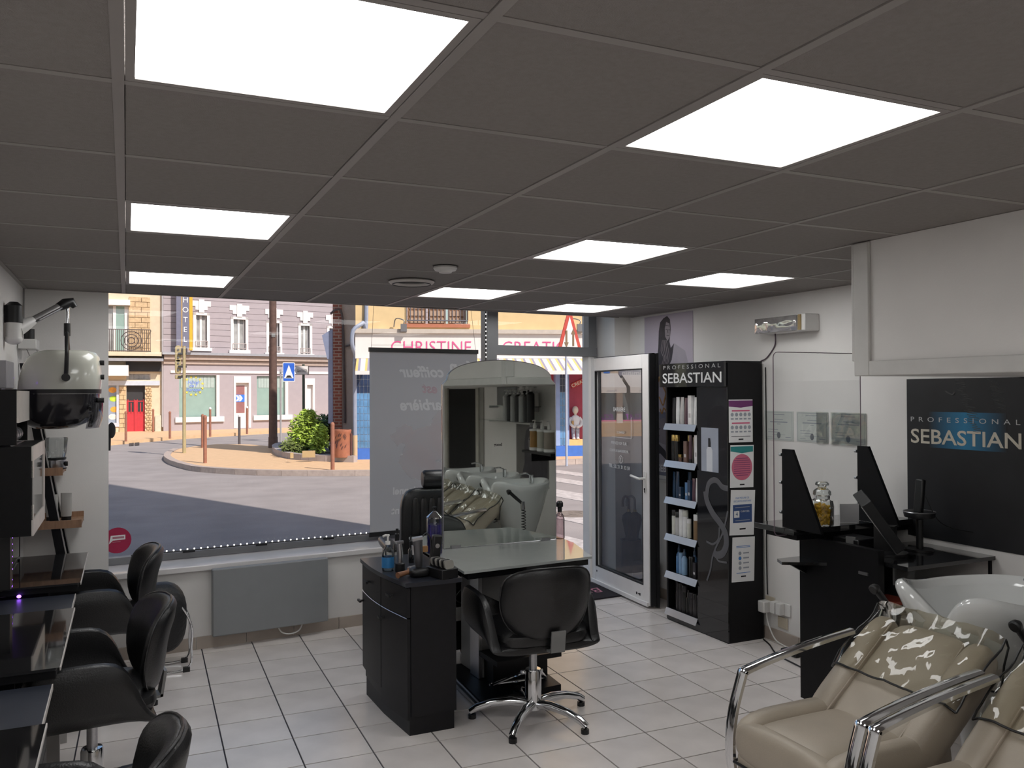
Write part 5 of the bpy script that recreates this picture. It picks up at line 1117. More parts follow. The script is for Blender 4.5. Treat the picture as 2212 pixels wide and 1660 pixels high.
# ================================================================== left wall: desks, dryer, ladder shelf
DGL = mat('black_desk_glass', (.012, .012, .013), .06, var=.1, coat=.6)
DECKB = mat('blue_black_laminate', (.03, .035, .05), .35, var=.08)
PALE = mat('pale_edge', (.55, .52, .50), .4)
for k, (y0, lb) in enumerate(((4.79, 'black glass wall desk nearest the window on the left'), (3.34, 'middle black glass wall desk on the left'), (1.89, 'nearest black glass wall desk, cut by the left edge'))):
    t = thing('vanity_desk', lb, 'desk', (XL+.19, y0+.45, .70), 0, 'black wall desks')
    part('glass_top', G().bb(XL+.003, -.212, y0, y0+.90, .772, .782), DGL, t, world=True)
    part('edge_strip', G().bb(-.2118, -.208, y0, y0+.90, .771, .783), PALE, t, world=True)
    part('carcass', G().bb(XL+.003, -.225, y0+.01, y0+.89, .742, .7715), BLACK, t, world=True)
    part('support', G().bb(XL+.003, -.36, y0+.10, y0+.13, .40, .7419), BLACK, t, world=True); part('support', G().bb(XL+.003, -.36, y0+.77, y0+.80, .40, .7419), BLACK, t, world=True)
for k, (y0, y1, lb) in enumerate(((4.25, 4.78, 'low black counter between the far and middle left desks'), (2.80, 3.33, 'low black counter between the middle and near left desks'))):
    t = thing('side_counter', lb, 'counter', (XL+.17, (y0+y1)/2, 0), 0, 'low counters between desks')
    part('top', G().bb(XL+.003, -.235, y0, y1, .712, .73), DECKB, t, world=True); part('edge_strip', G().bb(-.2348, -.231, y0, y1, .711, .731), PALE, t, world=True)
    part('drawer', G().bb(XL+.003, -.25, y0+.01, y1-.01, .53, .711), BLACK, t, world=True); part('drawer', G().bb(XL+.003, -.25, y0+.01, y1-.01, .34, .525), BLACK, t, world=True)
    part('leg_panel', G().bb(XL+.003, -.27, y0+.005, y0+.03, 0, .339), SILVER, t, world=True); part('leg_panel', G().bb(XL+.003, -.27, y1-.03, y1-.005, 0, .339), SILVER, t, world=True)
# milky bottle
p = atz(6, 1288, .73); bottle('lotion_bottle', 'milky round shouldered bottle with a dark stopper on the left counter', 'bottle', p, [(.001, 0), (.036, 0), (.038, .01), (.038, .13), (.030, .155), (.014, .17), (.013, .185)], mat('milky_glass', (.42, .38, .44), .15, var=.1, scale=6, coat=.4), INK, cap=[(.015, .184), (.015, .22), (.001, .222)], capm=mat('brown_stopper', (.08, .03, .02), .5), n=24)
# wall mirror with violet led strip
t = thing('backlit_mirror', 'dark edged wall mirror with violet backlight above the far left desk', 'mirror', (XL+.01, 5.4, .79))
part('glass', G().bb(XL+.003, XL+.014, 5.20, 5.66, .80, 1.05), MIRROR, t, world=True); part('frame', G().bb(XL+.003, XL+.03, 5.185, 5.20, .79, 1.055).bb(XL+.003, XL+.016, 5.66, 5.675, .79, 1.055), BLACK, t, world=True)
VIO = mat('violet_led', (.32, .10, 1.), .4, emit=7.)
t = thing('violet_led_strip', 'vertical strip of violet led dots beside the wall mirror', 'light string', (XL+.02, 5.165, .79))
part('strip', G().bb(XL+.003, XL+.02, 5.15, 5.18, .79, 1.05), BLACKP, t, world=True)
for k in range(8): part('led', G().ell((XL+.027, 5.165, .81+.033*k), (.006, .006, .006), 8, 6), VIO, t, world=True)
part('led', G().ell((XL+.10, 4.78, .742), (.010, .010, .008), 10, 8), VIO, t, world=True)
single('upright_panel', G().bb(XL+.003, XL+.075, 4.66, 4.76, .80, 1.10), BLACKP, 'black upright panel on the wall at the left edge above the low counter', 'panel', (XL+.04, 4.71, .80), bevel=.004)
# towel cabinet
t = thing('towel_cabinet', 'black wall cabinet with a silver framed dark glass front', 'cabinet', (XL+.09, 4.88, 1.065))
part('body', G().bb(XL+.003, -.408, 4.57, 5.19, 1.065, 1.488), BLACK, t, world=True)
fr = G().bb(-.408, -.40, 4.57, 5.19, 1.065, 1.14).bb(-.408, -.40, 4.57, 5.19, 1.42, 1.488).bb(-.408, -.40, 5.11, 5.19, 1.14, 1.42).bb(-.408, -.40, 4.57, 4.60, 1.14, 1.21).bb(-.408, -.40, 4.57, 4.60, 1.34, 1.42)
part('front_frame', fr, mat('pale_silver', (.62, .58, .54), .4, metal=.2), t, world=True); part('dark_glass', G().bb(-.4075, -.404, 4.57, 5.11, 1.14, 1.42), BLACKG, t, world=True)
part('top_slot', G().bb(-.50, -.49, 4.62, 5.15, 1.4885, 1.493), STEEL, t, world=True)
t = thing('niche_unit', 'open topped wall unit with a white flap above the black towel cabinet', 'shelf unit', (XL+.06, 4.86, 1.49))
part('side_panel', G().bb(XL+.003, -.472, 4.60, 4.615, 1.495, 1.75), BLACK, t, world=True); part('side_panel', G().bb(XL+.003, -.472, 5.075, 5.09, 1.495, 1.75), BLACK, t, world=True)
part('back_panel', G().bb(XL+.003, XL+.012, 4.615, 5.075, 1.495, 1.75), BLACK, t, world=True); part('lid', G().bb(XL+.003, -.472, 4.60, 5.09, 1.7505, 1.76), BLACK, t, world=True)
part('white_flap', G().bb(-.4718, -.464, 4.60, 5.09, 1.60, 1.752), mat('pale_silver'), t, world=True)
for k, y in enumerate((4.72, 4.80, 4.89, 4.98)): single('chrome_roll', G().lathe((-.52, y-.03, 1.535), [(.012, 0), (.036, .0), (.036, .055), (.012, .055)], 16, axis=(0, 1, 0)), STEEL, ('first', 'second', 'third', 'fourth')[k]+' silver roll from the front in the wall unit niche', 'roll', (-.52, y, 1.50), 'silver rolls in the niche')
t = thing('speaker_box', 'grey box with a violet glow on the wall above the left cabinets', 'box', (XL+.03, 4.85, 1.765))
part('housing', G().bb(XL+.003, XL+.055, 4.70, 5.0, 1.765, 1.90), mat('grey_box', (.30, .29, .31), .5), t, world=True, bevel=.004); part('indicator', G().ell((XL+.045, 5.01, 1.82), (.009, .009, .009), 10, 8), VIO, t, world=True)

# ---------------------------------------------------------------- hooded dryer on a wall arm
hx, hy = -.335, 5.32
t = thing('hood_dryer', 'cream hooded hair dryer hanging from a wall arm at the left', 'hair dryer', (hx, hy, 1.53))
def ring(z, s_, dx=0., n=36, rx=.205, ry=.20, e=.72): return [Vector((hx+dx+rx*s_*math.copysign(abs(math.cos(2*PI*k/n))**e, math.cos(2*PI*k/n)), hy+ry*s_*math.copysign(abs(math.sin(2*PI*k/n))**e, math.sin(2*PI*k/n)), z)) for k in range(n)]
part('shell', G().loft([ring(1.762, 1.0), ring(1.80, 1.0, .004), ring(1.85, .975, .008), ring(1.90, .93, .014), ring(1.94, .86, .022), ring(1.965, .74, .03), ring(1.978, .55, .035), ring(1.982, .1, .035)]), mat('cream_shell', (.52, .52, .46), .18, var=.02, coat=.4), t, world=True)
part('belt', G().loft([ring(1.737, 1.005), ring(1.762, 1.012)]), BLACKP, t, world=True)
SMOKE = mat('smoky_visor', (.022, .021, .025), .12, var=.1, coat=.3)
part('visor', G().loft([ring(1.736, .985), ring(1.68, .97, -.002), ring(1.62, .90, -.012), ring(1.575, .76, -.02), ring(1.548, .5, -.025), ring(1.54, .05, -.025)]), SMOKE, t, world=True)
fl_ = G(); rows = []
for j, (z, r_) in enumerate(((1.70, 1.0), (1.65, 1.0), (1.60, .98), (1.545, .90))):
    rows.append([(hx+.214*r_*math.cos(a)+.004, hy+.208*r_*math.sin(a), z) for a in [-.85+1.7*q/12 for q in range(13)]])
for r_ in rows: fl_.v += [Vector(q) for q in r_]
for j in range(3):
    for q in range(12): a = j*13+q; fl_.f.append((a, a+1, a+14, a+13))
part('chin_flap', fl_, glass('smoke_flap', (.35, .34, .37), .9, 1.5, base=.04), t, world=True)
for z, y in ((1.91, -.05), (1.83, -.06), (1.70, -.10)): part('knob', G().cyl((hx+.19, hy+y, z), (hx+.222, hy+y, z), .014, n=12), BLACKP, t, world=True)
yk = part('yoke', G().tube(smooth_path([(hx+.04, hy-.212, 1.835), (hx+.045, hy-.215, 1.95), (hx+.04, hy-.14, 2.03), (hx+.035, hy-.02, 2.075), (hx+.03, hy+.10, 2.03), (hx+.03, hy+.2, 1.95), (hx+.03, hy+.205, 1.84)]), .011, 8).cyl((hx+.04, hy-.20, 1.825), (hx+.04, hy-.23, 1.825), .021, n=16), BLACKP, t, world=True)
part('yoke_collar', G().cyl((hx+.035, hy-.02, 2.06), (hx+.035, hy-.02, 2.13), .017, n=12), BLACKP, yk, world=True)
part('hanger_rod', G().cyl((hx+.035, hy-.02, 2.13), (hx+.037, hy-.02, 2.23), .011, n=12), CHROME, t, world=True)
bx0 = Vector((XL+.055, 5.12, 2.08)); tip = Vector((hx+.045, hy-.02, 2.252))
ar = part('arm', G().tube([bx0.lerp(tip, .28), bx0.lerp(tip, .82)], .021, 12), mat('grey_arm', (.26, .25, .25), .4, metal=.4), t, world=True)
part('arm_root', G().tube([bx0, bx0.lerp(tip, .12), bx0.lerp(tip, .3)], [.042, .036, .024], 14), WHITEP, ar, world=True)
part('arm_stripe', G().tube([bx0.lerp(tip, .28)+Vector((.008, -.017, -.008)), bx0.lerp(tip, .82)+Vector((.008, -.017, -.008))], .006, 6), CHROME, ar, world=True)
part('arm_head', G().tube([bx0.lerp(tip, .78), bx0.lerp(tip, .92), tip+Vector((.012, 0, -.004)), tip+Vector((.03, 0, -.03))], [.022, .03, .027, .014], 14), BLACKP, ar, world=True)
part('wall_mount', G().tube([bx0+Vector((-.012, -.02, -.055)), bx0+Vector((-.012, -.02, .03))], .042, 16, flat=(1, .9)).ell(bx0+Vector((-.012, -.02, -.055)), (.042, .042, .03), 16, 8), WHITEP, t, world=True)
part('mount_cap', G().tube([bx0+Vector((-.012, -.02, .03)), bx0+Vector((-.012, -.02, .12)), bx0+Vector((-.012, -.02, .14))], [.0425, .0425, .02], 16), BLACKP, t, world=True)
t = thing('junction_box', 'white cable box on the wall behind the dryer arm', 'box', (XL+.05, 5.72, 2.0))
part('box', G().bb(XL+.003, XL+.10, 5.66, 5.85, 2.00, 2.06), WHITEP, t, world=True, bevel=.005); part('knob', G().cyl((XL+.06, 5.70, 2.06), (XL+.06, 5.70, 2.12), .028, n=14), BLACKP, t, world=True)
part('cable', G().tube(smooth_path([(XL+.012, 5.9, ZC-.01), (XL+.012, 5.9, 2.15), (XL+.03, 5.82, 2.06)]), .006, 6).tube(smooth_path([(XL+.05, 5.67, 2.0), (XL+.07, 5.70, 1.95), (XL+.10, 5.74, 1.97), (XL+.09, 5.8, 2.0)]), .003, 5), mat('grey_cable', (.25, .24, .24), .6), t, world=True)

# ---------------------------------------------------------------- ladder shelf
SW = mat('warm_shelf_wood', (.30, .17, .10), .5, var=.2, scale=9, stretch=(6, 1, 1))
t = thing('ladder_shelf', 'black ladder shelf with brown wooden boards leaning in the left corner', 'shelf', (-.38, 5.86, 0))
for y in (5.735, 5.965): part('rail', G().slab((-.255, y, 0), (-.195, y, 0), (-.535, y, 1.92), (-.575, y, 1.92), (0, .022, 0)), BLACK, t, world=True)
for y in (5.734, 5.964): part('rail_edge', G().slab((-.197, y-.001, 0), (-.190, y-.001, 0), (-.531, y-.001, 1.92), (-.536, y-.001, 1.92), (0, .02, 0)), SILVER, t, world=True)
for z, xf in ((1.262, -.345), (.945, -.245)):
    b_ = part('shelf_board', G().bb(XL+.006, xf, 5.70, 5.985, z, z+.018), SW, t, world=True); part('front_lip', G().bb(XL+.006, xf, 5.69, 5.70, z-.012, z+.035), SW, b_, world=True); part('rear_lip', G().bb(XL+.006, xf, 5.985, 5.993, z-.01, z+.05), SW, b_, world=True)
p = Vector((-.385, 5.80, 1.281)); t = thing('steamer', 'small blender-like appliance with a clear jug on the ladder shelf', 'appliance', p)
part('base', G().lathe((0, 0, 0), [(.048, 0), (.052, .01), (.052, .055), (.046, .062)], 24), STEEL, t); part('collar', G().lathe((0, 0, .06), [(.053, 0), (.053, .01)], 24), BLACKP, t); part('foot', G().lathe((0, 0, 0), [(.054, 0), (.054, .008)], 24), BLACKP, t); part('dial', G().cyl((.048, -.02, .032), (.062, -.02, .032), .014, n=12), BLACKP, t)
part('jug', G().lathe((0, 0, .07), [(.046, 0), (.054, .03), (.062, .115), (.06, .12)], 24, cap=False), glass('jug_glass', (.80, .82, .82), .9, 1.45, base=.03), t)
for k, (x, y, h_) in enumerate(((-.475, 5.76, .16), (-.452, 5.78, .12))): bottle('white_bottle', ('tall', 'short')[k]+' white bottle left of the steamer on the ladder shelf', 'bottle', (x, y, 1.281), [(.001, 0), (.016, 0), (.016, h_*.6), (.006, h_*.8), (.005, h_), (.001, h_)], WHITEP, n=14)
def squeeze_tube(name, label, cat, p, w_, h_, m, capm, rz=0., group=None, d_=None):
    t = thing(name, label, cat, p, rz, group); d_ = d_ or w_*.55; n = 16
    part('tube', G().loft([[(w_/2*a*math.cos(2*PI*k/n), d_/2*b*math.sin(2*PI*k/n), z) for k in range(n)] for a, b, z in ((.92, 1, h_*.14), (.96, 1, h_*.2), (1, .86, h_*.5), (1, .5, h_*.8), (1, .12, h_*.97), (1, .1, h_))]), m, t)
    part('cap', G().loft([[(w_/2*.9*math.cos(2*PI*k/n), d_/2*math.sin(2*PI*k/n), z) for k in range(n)] for z in (0, h_*.139)]), capm, t); return t
squeeze_tube('cream_tube', 'wide white cream tube standing behind the ladder rail', 'tube', (-.415, 5.87, .964), .07, .155, mat('pearl_tube', (.45, .44, .42), .3), BLACKP, .4)
squeeze_tube('cream_tube', 'white cream tube on a black cap at the right of the lower ladder shelf', 'tube', (-.335, 5.84, .964), .065, .165, MATS['pearl_tube'], BLACKP, -.3)
single('small_box', G().box((-.50, 5.76, .974), (.06, .05, .02)), PAPER, 'small pale box at the left of the lower ladder shelf', 'box', (-.50, 5.76, .964))
# bag on a wire stand
p = Vector((.20, 5.74, 0)); t = thing('bag_stand', 'black quilted bag on a chrome wire stand behind the far left chair', 'bag', p)
part('bag', G().ell((0, 0, .33), (.15, .13, .22), 24, 14, .8, .8), mat('quilted_black', (.015, .015, .016), .5, bump=.6, bscale=45), t)
for s_ in (-1, 1): part('wire_leg', G().tube(smooth_path([(.10, s_*.08, .42), (.165, s_*.10, .30), (.17, s_*.10, .16), (.14, s_*.10, .02), (-.12, s_*.10, .012)]), .007, 8), CHROME, t)
for s_ in (-1, 1): part('rubber_foot', G().bb(.12, .16, s_*.10-.012, s_*.10+.012, 0, .03), BLACKP, t)
# ================================================================== product tower
TX, TY0, TY1, TZ = 3.75, 4.65, 5.385, 1.932
TS = 4.985      # where the shelves end and the closed panel begins
SH = [1.485, 1.204, .927, .647, .363, .083]
t = tower = thing('product_tower', 'tall black display tower with six shelves of hair products beside the door', 'display stand', (3.90, 5.02, 0))
part('side_wall', G().bb(TX+.01, 4.06, TY0, TY0+.02, .0, TZ-.001), BLACK, t, world=True)
part('side_wall', G().bb(TX+.01, 4.06, TY1-.02, TY1, .0, TZ-.001), BLACK, t, world=True)
part('closed_front', G().bb(TX, TX+.012, TY0, TS, .0, TZ-.17), BLACKG, t, world=True)
part('partition', G().bb(TX+.012, 4.04, TS-.015, TS, .05, TZ-.17), BLACK, t, world=True)
part('back_panel', G().bb(4.04, 4.06, TY0+.02, TY1-.02, .0, TZ-.002), mat('pale_back_panel', (.74, .76, .74), .7), t, world=True)
part('back_strip', G().bb(4.03, 4.0395, 5.10, 5.15, .1, TZ-.18), BLACK, t, world=True)
part('top', G().bb(TX, 4.06, TY0, TY1, TZ, TZ+.012), BLACK, t, world=True)
part('plinth', G().bb(TX, TX+.02, TS, TY1-.021, 0, .06), BLACKG, t, world=True)
hd_ = part('header', G().bb(TX-.022, TX-.002, TY0+.002, TY1+.035, TZ-.165, TZ+.008), BLACKG, t, world=True)
UXW = Vector((0, -1, 0)); UPW = Vector((0, 0, 1))
text('SEBASTIAN', (TX-.022, TY1-.01, TZ-.135), UXW, UPW, INKW, hd_, h=.072, wd=.70, bold=.012)
text('PROFESSIONAL', (TX-.022, TY1-.02, TZ-.032), UXW, UPW, mat('grey_ink_light', (.5, .5, .5), .6), hd_, h=.028, wd=.68, spacing=1.6)
LIP = mat('satin_lip', (.62, .62, .64), .22, metal=.6, var=.02)
for z in SH:
    sf = part('shelf', G().bb(TX+.005, 4.039, TS+.001, TY1-.021, z-.014, z), BLACK, t, world=True)
    part('price_rail', G().slab((TX-.002, TS+.004, z+.006), (TX-.002, TY1-.01, z+.006), (TX-.022, TY1-.01, z-.042), (TX-.022, TS+.004, z-.042), (.004, 0, 0)), LIP, sf, world=True)
# picture of a spray bottle and the big S
pc = part('product_picture', G().bb(TX-.004, TX-.0005, 4.74, 4.93, 1.165, 1.475), mat('grey_blue_print', (.34, .37, .44), .5), t, world=True)
part('printed_bottle', G().prism([(-.033, 0), (.033, 0), (.033, .15), (.02, .172), (-.02, .172), (-.033, .15)], (TX-.0045, 4.835, 1.168), UXW, UPW, (-.001, 0, 0)), mat('print_white', (.62, .64, .68), .5), pc, world=True)
part('printed_cap', G().prism([(-.014, .172), (.014, .172), (.014, .2), (.008, .235), (-.014, .235)], (TX-.0045, 4.835, 1.168), UXW, UPW, (-.001, 0, 0)), INK, pc, world=True)
def on_front(x, y): return atX(x, y, TX-.002)
sw_ = [[(1526, 1075), (1530, 1048), (1540, 1038), (1550, 1040), (1560, 1052), (1572, 1056)], [(1524, 1062), (1528, 1085), (1540, 1110), (1555, 1130), (1566, 1150), (1569, 1175), (1562, 1195), (1550, 1200), (1543, 1195)], [(1527, 1255), (1535, 1230), (1539, 1205), (1548, 1180), (1562, 1150), (1572, 1105)], [(1526, 1170), (1540, 1176), (1552, 1165), (1554, 1140)], [(1544, 1197), (1552, 1212), (1570, 1216)]]
g = G()
for k, pp in enumerate(sw_): g.tube(smooth_path([on_front(x, y) for x, y in pp], 6), (.020, .026, .008, .008, .007)[k], 8, flat=(1, .06) if False else None)
for i, v in enumerate(g.v): g.v[i] = Vector((TX-.0022-(TX-.002-v.x)*.04, v.y, v.z))
part('s_emblem', g, mat('emblem_grey', (.10, .10, .11), .35), t, world=True)

# notices taped to the tower's near side
def sheet_on_side(label, x0, y0, x1, y1, tilt=0.):
    a, b = atY(x0, y0, TY0-.002), atY(x1, y1, TY0-.002); w_, h_ = abs(b.x-a.x), abs(a.z-b.z); c = Vector(((a.x+b.x)/2, TY0-.002, (a.z+b.z)/2))
    t = thing('notice', label, 'notice', c-Vector((0, 0, h_/2)), 0, 'notices on the tower'); part('paper', G().box(c, (w_, .001, h_), Matrix.Rotation(tilt, 3, 'Y')), PAPER, t, world=True); return t, c, w_, h_
XU = Vector((1, 0, 0))
def pr(t, name, poly, c, m, d=.001): part(name, G().prism(poly, c+Vector((0, -.0008, 0)), XU, UPW, (0, -d*.4, 0)), m, t, world=True)
def rect(x, y, w_, h_): return [(x-w_/2, y-h_/2), (x+w_/2, y-h_/2), (x+w_/2, y+h_/2), (x-w_/2, y+h_/2)]
def circ(x, y, r_, n=20, ry=None): return [(x+r_*math.cos(2*PI*k/n), y+(ry or r_)*math.sin(2*PI*k/n)) for k in range(n)]
PUR = mat('print_purple', (.14, .03, .13), .7); PNK = mat('print_pink', (.60, .10, .20), .7); TEA = mat('print_teal', (.02, .22, .22), .7); NAV = mat('print_navy', (.03, .07, .20), .7); GRT = mat('print_grey', (.30, .32, .36), .7); BLT = mat('print_blue', (.06, .20, .50), .7); ROS = mat('print_rose', (.58, .14, .22), .7)
t, c, w_, h_ = sheet_on_side('white notice with a purple header and rows of round icons, top of the tower side', 1574, 864, 1626, 955)
pr(t, 'header_print', [(-w_/2, h_*.34), (0, h_*.31), (w_/2, h_*.35), (w_/2, h_*.48), (-w_/2, h_*.48)], c, PUR)
for zz in (.24, -.05): pr(t, 'bar_print', rect(0, h_*zz, w_*.75, h_*.032), c, PNK)
for r_, zz in ((0, .15), (1, -.15)):
    for k in range(5): pr(t, 'icon_print', circ(w_*(-.36+.18*k), h_*zz, w_*.065, 12), c, GRT); pr(t, 'caption_print', rect(w_*(-.36+.18*k), h_*(zz-.10), w_*.12, h_*.035), c, GRT)
pr(t, 'footer_print', rect(0, -h_*.36, w_*.8, h_*.012), c, INK); pr(t, 'logo_print', rect(0, -h_*.43, w_*.2, h_*.03), c, INK)
t, c, w_, h_ = sheet_on_side('white notice with a teal header and a big rose circle, second on the tower side', 1577, 963, 1628, 1052, .02)
pr(t, 'header_print', [(-w_/2*.96, h_*.36), (0, h_*.31), (w_/2*.96, h_*.34), (w_/2*.96, h_*.47), (-w_/2*.96, h_*.47)], c, TEA); pr(t, 'circle_print', circ(0, -.02*h_, w_*.44, 36, h_*.31), c, ROS)
for k in range(9): pr(t, 'line_print', rect(0, h_*(.19-.05*k), w_*(.5 if k in (0, 8) else .7), h_*.012), c+Vector((0, -.0006, 0)), PUR)
pr(t, 'logo_print', rect(0, -h_*.43, w_*.2, h_*.03), c, INK)
t, c, w_, h_ = sheet_on_side('notice with a navy box reading 4 client(e)s, third on the tower side', 1577, 1061, 1630, 1154, .05)
for s_, zz, hh in (('PAR MESURE DE', .31, .05), ('SÉCURITÉ SANITAIRE', .24, .05)): text(s_, c+Vector((0, -.001, h_*zz)), XU, UPW, BLT, t, wd=w_*.72 if 'SAN' in s_ else w_*.55, align='C', off=.0006)
pr(t, 'box_print', rect(0, -h_*.02, w_*.78, h_*.40), c, NAV); pr(t, 'white_square', rect(-w_*.24, -h_*.03, w_*.22, h_*.15), c+Vector((0, -.0006, 0)), PAPER)
text('4', c+Vector((-w_*.24, -.0022, -h_*.07)), XU, UPW, NAV, t, h=h_*.09, align='C', off=.0006); text('CLIENT(E)S', c+Vector((w_*.10, -.0015, h_*.01)), XU, UPW, PAPER, t, wd=w_*.36, align='C', off=.0006)
for zz in (.12, -.17): pr(t, 'line_print', rect(0, h_*zz, w_*.6, h_*.014), c+Vector((0, -.0006, 0)), GRT)
pr(t, 'logo_print', rect(.0, -h_*.36, w_*.25, h_*.035), c, INK)
t, c, w_, h_ = sheet_on_side('white notice with four round icons down the middle, lowest on the tower side', 1581, 1163, 1630, 1254, .03)
for zz in (.30, .27, -.30): pr(t, 'line_print', rect(0, h_*zz, w_*.62, h_*.012), c, BLT)
for k in range(4): pr(t, 'icon_print', circ(-w_*.15, h_*(.14-.11*k), w_*.065, 14), c, (GRT, BLT, GRT, GRT)[k]); pr(t, 'caption_print', rect(w_*.12, h_*(.14-.11*k), w_*.26, h_*.03), c, GRT)
pr(t, 'logo_print', rect(0, -h_*.38, w_*.22, h_*.03), c, INK)

# ---------------------------------------------------------------- products on the tower shelves
ORD = ('first', 'second', 'third', 'fourth', 'fifth', 'sixth', 'seventh', 'eighth', 'ninth', 'tenth', 'eleventh', 'twelfth'); SN = ('top', 'second', 'third', 'fourth', 'fifth', 'lowest')
PM = {'dark': (.025, .022, .025), 'white': (.80, .80, .80), 'grey': (.52, .51, .51), 'plum': (.10, .05, .07), 'cream': (.58, .52, .42), 'black': (.012, .012, .012), 'brown': (.16, .09, .07), 'navy': (.02, .05, .10), 'blue': (.10, .22, .42), 'lightblue': (.26, .42, .62), 'clear': (.66, .66, .60), 'amber': (.24, .15, .08), 'gold': (.60, .42, .14)}
def pm(c): return mat('product_'+c, PM[c], .3 if c != 'gold' else .25, metal=.8 if c == 'gold' else 0., var=.08, scale=20, coat=.2)
def product(row, idx, kind, colr, y, x, w_, h_, capc='black', desc=None):
    lb = '%s %s, %s from the left on the %s shelf of the tower' % (desc or colr, {'tube': 'tube', 'bottle': 'bottle', 'box': 'carton', 'spray': 'spray bottle', 'jar': 'jar'}[kind], ORD[idx], SN[row])
    p = (x, y, SH[row]+.0005); g_ = 'products on the %s shelf' % SN[row]
    if kind == 'tube': return squeeze_tube('hair_product_tube', lb, 'tube', p, w_, h_, pm(colr), pm(capc), PI/2+random.uniform(-.2, .2), g_)
    if kind == 'box':
        t = thing('hair_product_carton', lb, 'carton', p, random.uniform(-.1, .1), g_); part('carton', G().bb(-w_*.35, w_*.35, -w_/2, w_/2, 0, h_), pm(colr), t); part('flap', G().bb(-w_*.35, w_*.35, -w_/2, w_/2, h_+.0005, h_+.003), pm('white' if colr == 'white' else colr), t); part('print', G().bb(-w_*.355, -w_*.3505, -w_*.3, w_*.3, h_*.25, h_*.4), pm('grey' if colr != 'grey' else 'dark'), t); return t
    r_ = w_/2
    if kind == 'jar': return bottle('hair_product_jar', lb, 'jar', p, [(.001, 0), (r_, 0), (r_, h_*.6), (.001, h_*.6)], pm(colr), cap=[(r_*1.03, h_*.6), (r_*1.03, h_), (.001, h_)], capm=pm(capc), n=14, group=g_)
    if kind == 'spray': return bottle('hair_product_spray', lb, 'bottle', p, [(.001, 0), (r_, 0), (r_, h_*.62), (r_*.55, h_*.72), (r_*.5, h_*.75)], pm(colr), cap=[(r_*.6, h_*.74), (r_*.6, h_*.86), (r_*.35, h_*.9), (r_*.35, h_), (.001, h_)], capm=pm(capc), n=14, group=g_)
    return bottle('hair_product_bottle', lb, 'bottle', p, [(.001, 0), (r_, 0), (r_, h_*.72), (r_*.95, h_*.76), (.001, h_*.76)], pm(colr), cap=[(r_*.98, h_*.765), (r_*.98, h_*.985), (r_*.9, h_), (.001, h_)], capm=pm(capc), n=16, group=g_)
def row(ri, items):
    y = TY1-.034; idx = 0
    for kind, colr, w_, h_, *o in items:
        x = TX+.045+(o[1] if len(o) > 1 else 0); y -= w_/2+.002; product(ri, idx, kind, colr, y, x, w_, h_, o[0] if o else 'black'); y -= w_/2+.002; idx += 1
row(0, [('tube', 'dark', .048, .20), ('tube', 'white', .046, .205, 'white'), ('tube', 'grey', .055, .205, 'grey'), ('tube', 'plum', .052, .20, 'plum'), ('box', 'white', .046, .215), ('tube', 'white', .056, .205, 'white'), ('tube', 'cream', .036, .20, 'cream')])
row(1, [('bottle', 'black', .038, .20, 'gold'), ('bottle', 'black', .040, .20, 'gold'), ('jar', 'brown', .030, .055, 'gold'), ('bottle', 'black', .034, .20, 'gold', .06), ('box', 'brown', .044, .155), ('tube', 'plum', .038, .205), ('tube', 'black', .036, .19), ('box', 'white', .040, .205), ('box', 'black', .036, .185)])
row(2, [('tube', 'navy', .040, .195, 'navy'), ('tube', 'navy', .042, .20, 'navy'), ('box', 'navy', .034, .085), ('tube', 'navy', .036, .20, 'navy', .05), ('box', 'blue', .030, .125), ('box', 'navy', .038, .145), ('tube', 'plum', .040, .165, 'plum'), ('tube', 'white', .046, .17, 'white')])
row(3, [('bottle', 'clear', .042, .185, 'dark'), ('bottle', 'grey', .042, .175), ('bottle', 'white', .042, .20, 'white'), ('bottle', 'white', .044, .20, 'clear'), ('bottle', 'clear', .034, .14, 'white'), ('tube', 'clear', .044, .185, 'white', .05), ('bottle', 'amber', .050, .185, 'white')])
row(4, [('spray', 'blue', .044, .20, 'navy', .04), ('bottle', 'blue', .032, .125, 'blue'), ('bottle', 'lightblue', .034, .155, 'lightblue'), ('spray', 'lightblue', .044, .19, 'navy'), ('spray', 'blue', .038, .20, 'navy', .06), ('bottle', 'black', .044, .15, 'black'), ('box', 'dark', .038, .11), ('spray', 'blue', .036, .20, 'navy', .05), ('bottle', 'black', .030, .13)])
row(5, [('bottle', 'black', .038, .225, 'dark', .03), ('spray', 'dark', .036, .20, 'dark'), ('bottle', 'dark', .040, .205, 'black'), ('bottle', 'black', .042, .20, 'dark'), ('spray', 'black', .038, .175, 'dark'), ('bottle', 'dark', .040, .165, 'dark'), ('bottle', 'dark', .038, .165, 'black'), ('bottle', 'black', .032, .16, 'dark')])

# ================================================================== wall poster beside the door
XW = XR-.003
def onw(x, y, d=0.): return atX(x, y, XW-d)
t = thing('poster', 'lilac wall poster of a long-haired woman with gold handwriting beside the open door', 'poster', (XW, 5.8, .95))
y0, y1, z0, z1 = 6.16, 5.475, 1.03, 2.375
part('sheet', G().bb(XW-.001, XW+.002, y1, y0, z0, z1), mat('lilac_print', (.47, .42, .50), .6, var=.05, scale=1.5), t, world=True)
part('lower_panel', G().bb(XW-.0016, XW-.0011, y1, y0, z0, 1.56), mat('grey_lilac_print', (.20, .20, .27), .6, var=.1, scale=2), t, world=True)
def blob(name, pts, m, d): part(name, G().add([onw(x, y, d) for x, y in pts], [tuple(range(len(pts)))]), m, t, world=True)
HAIR = mat('print_hair', (.035, .03, .04), .6, var=.3, scale=10); FACE = mat('print_face', (.26, .23, .26), .6, var=.1); BODY = mat('print_body', (.36, .33, .38), .6); HL = mat('print_highlight', (.30, .27, .29), .6)
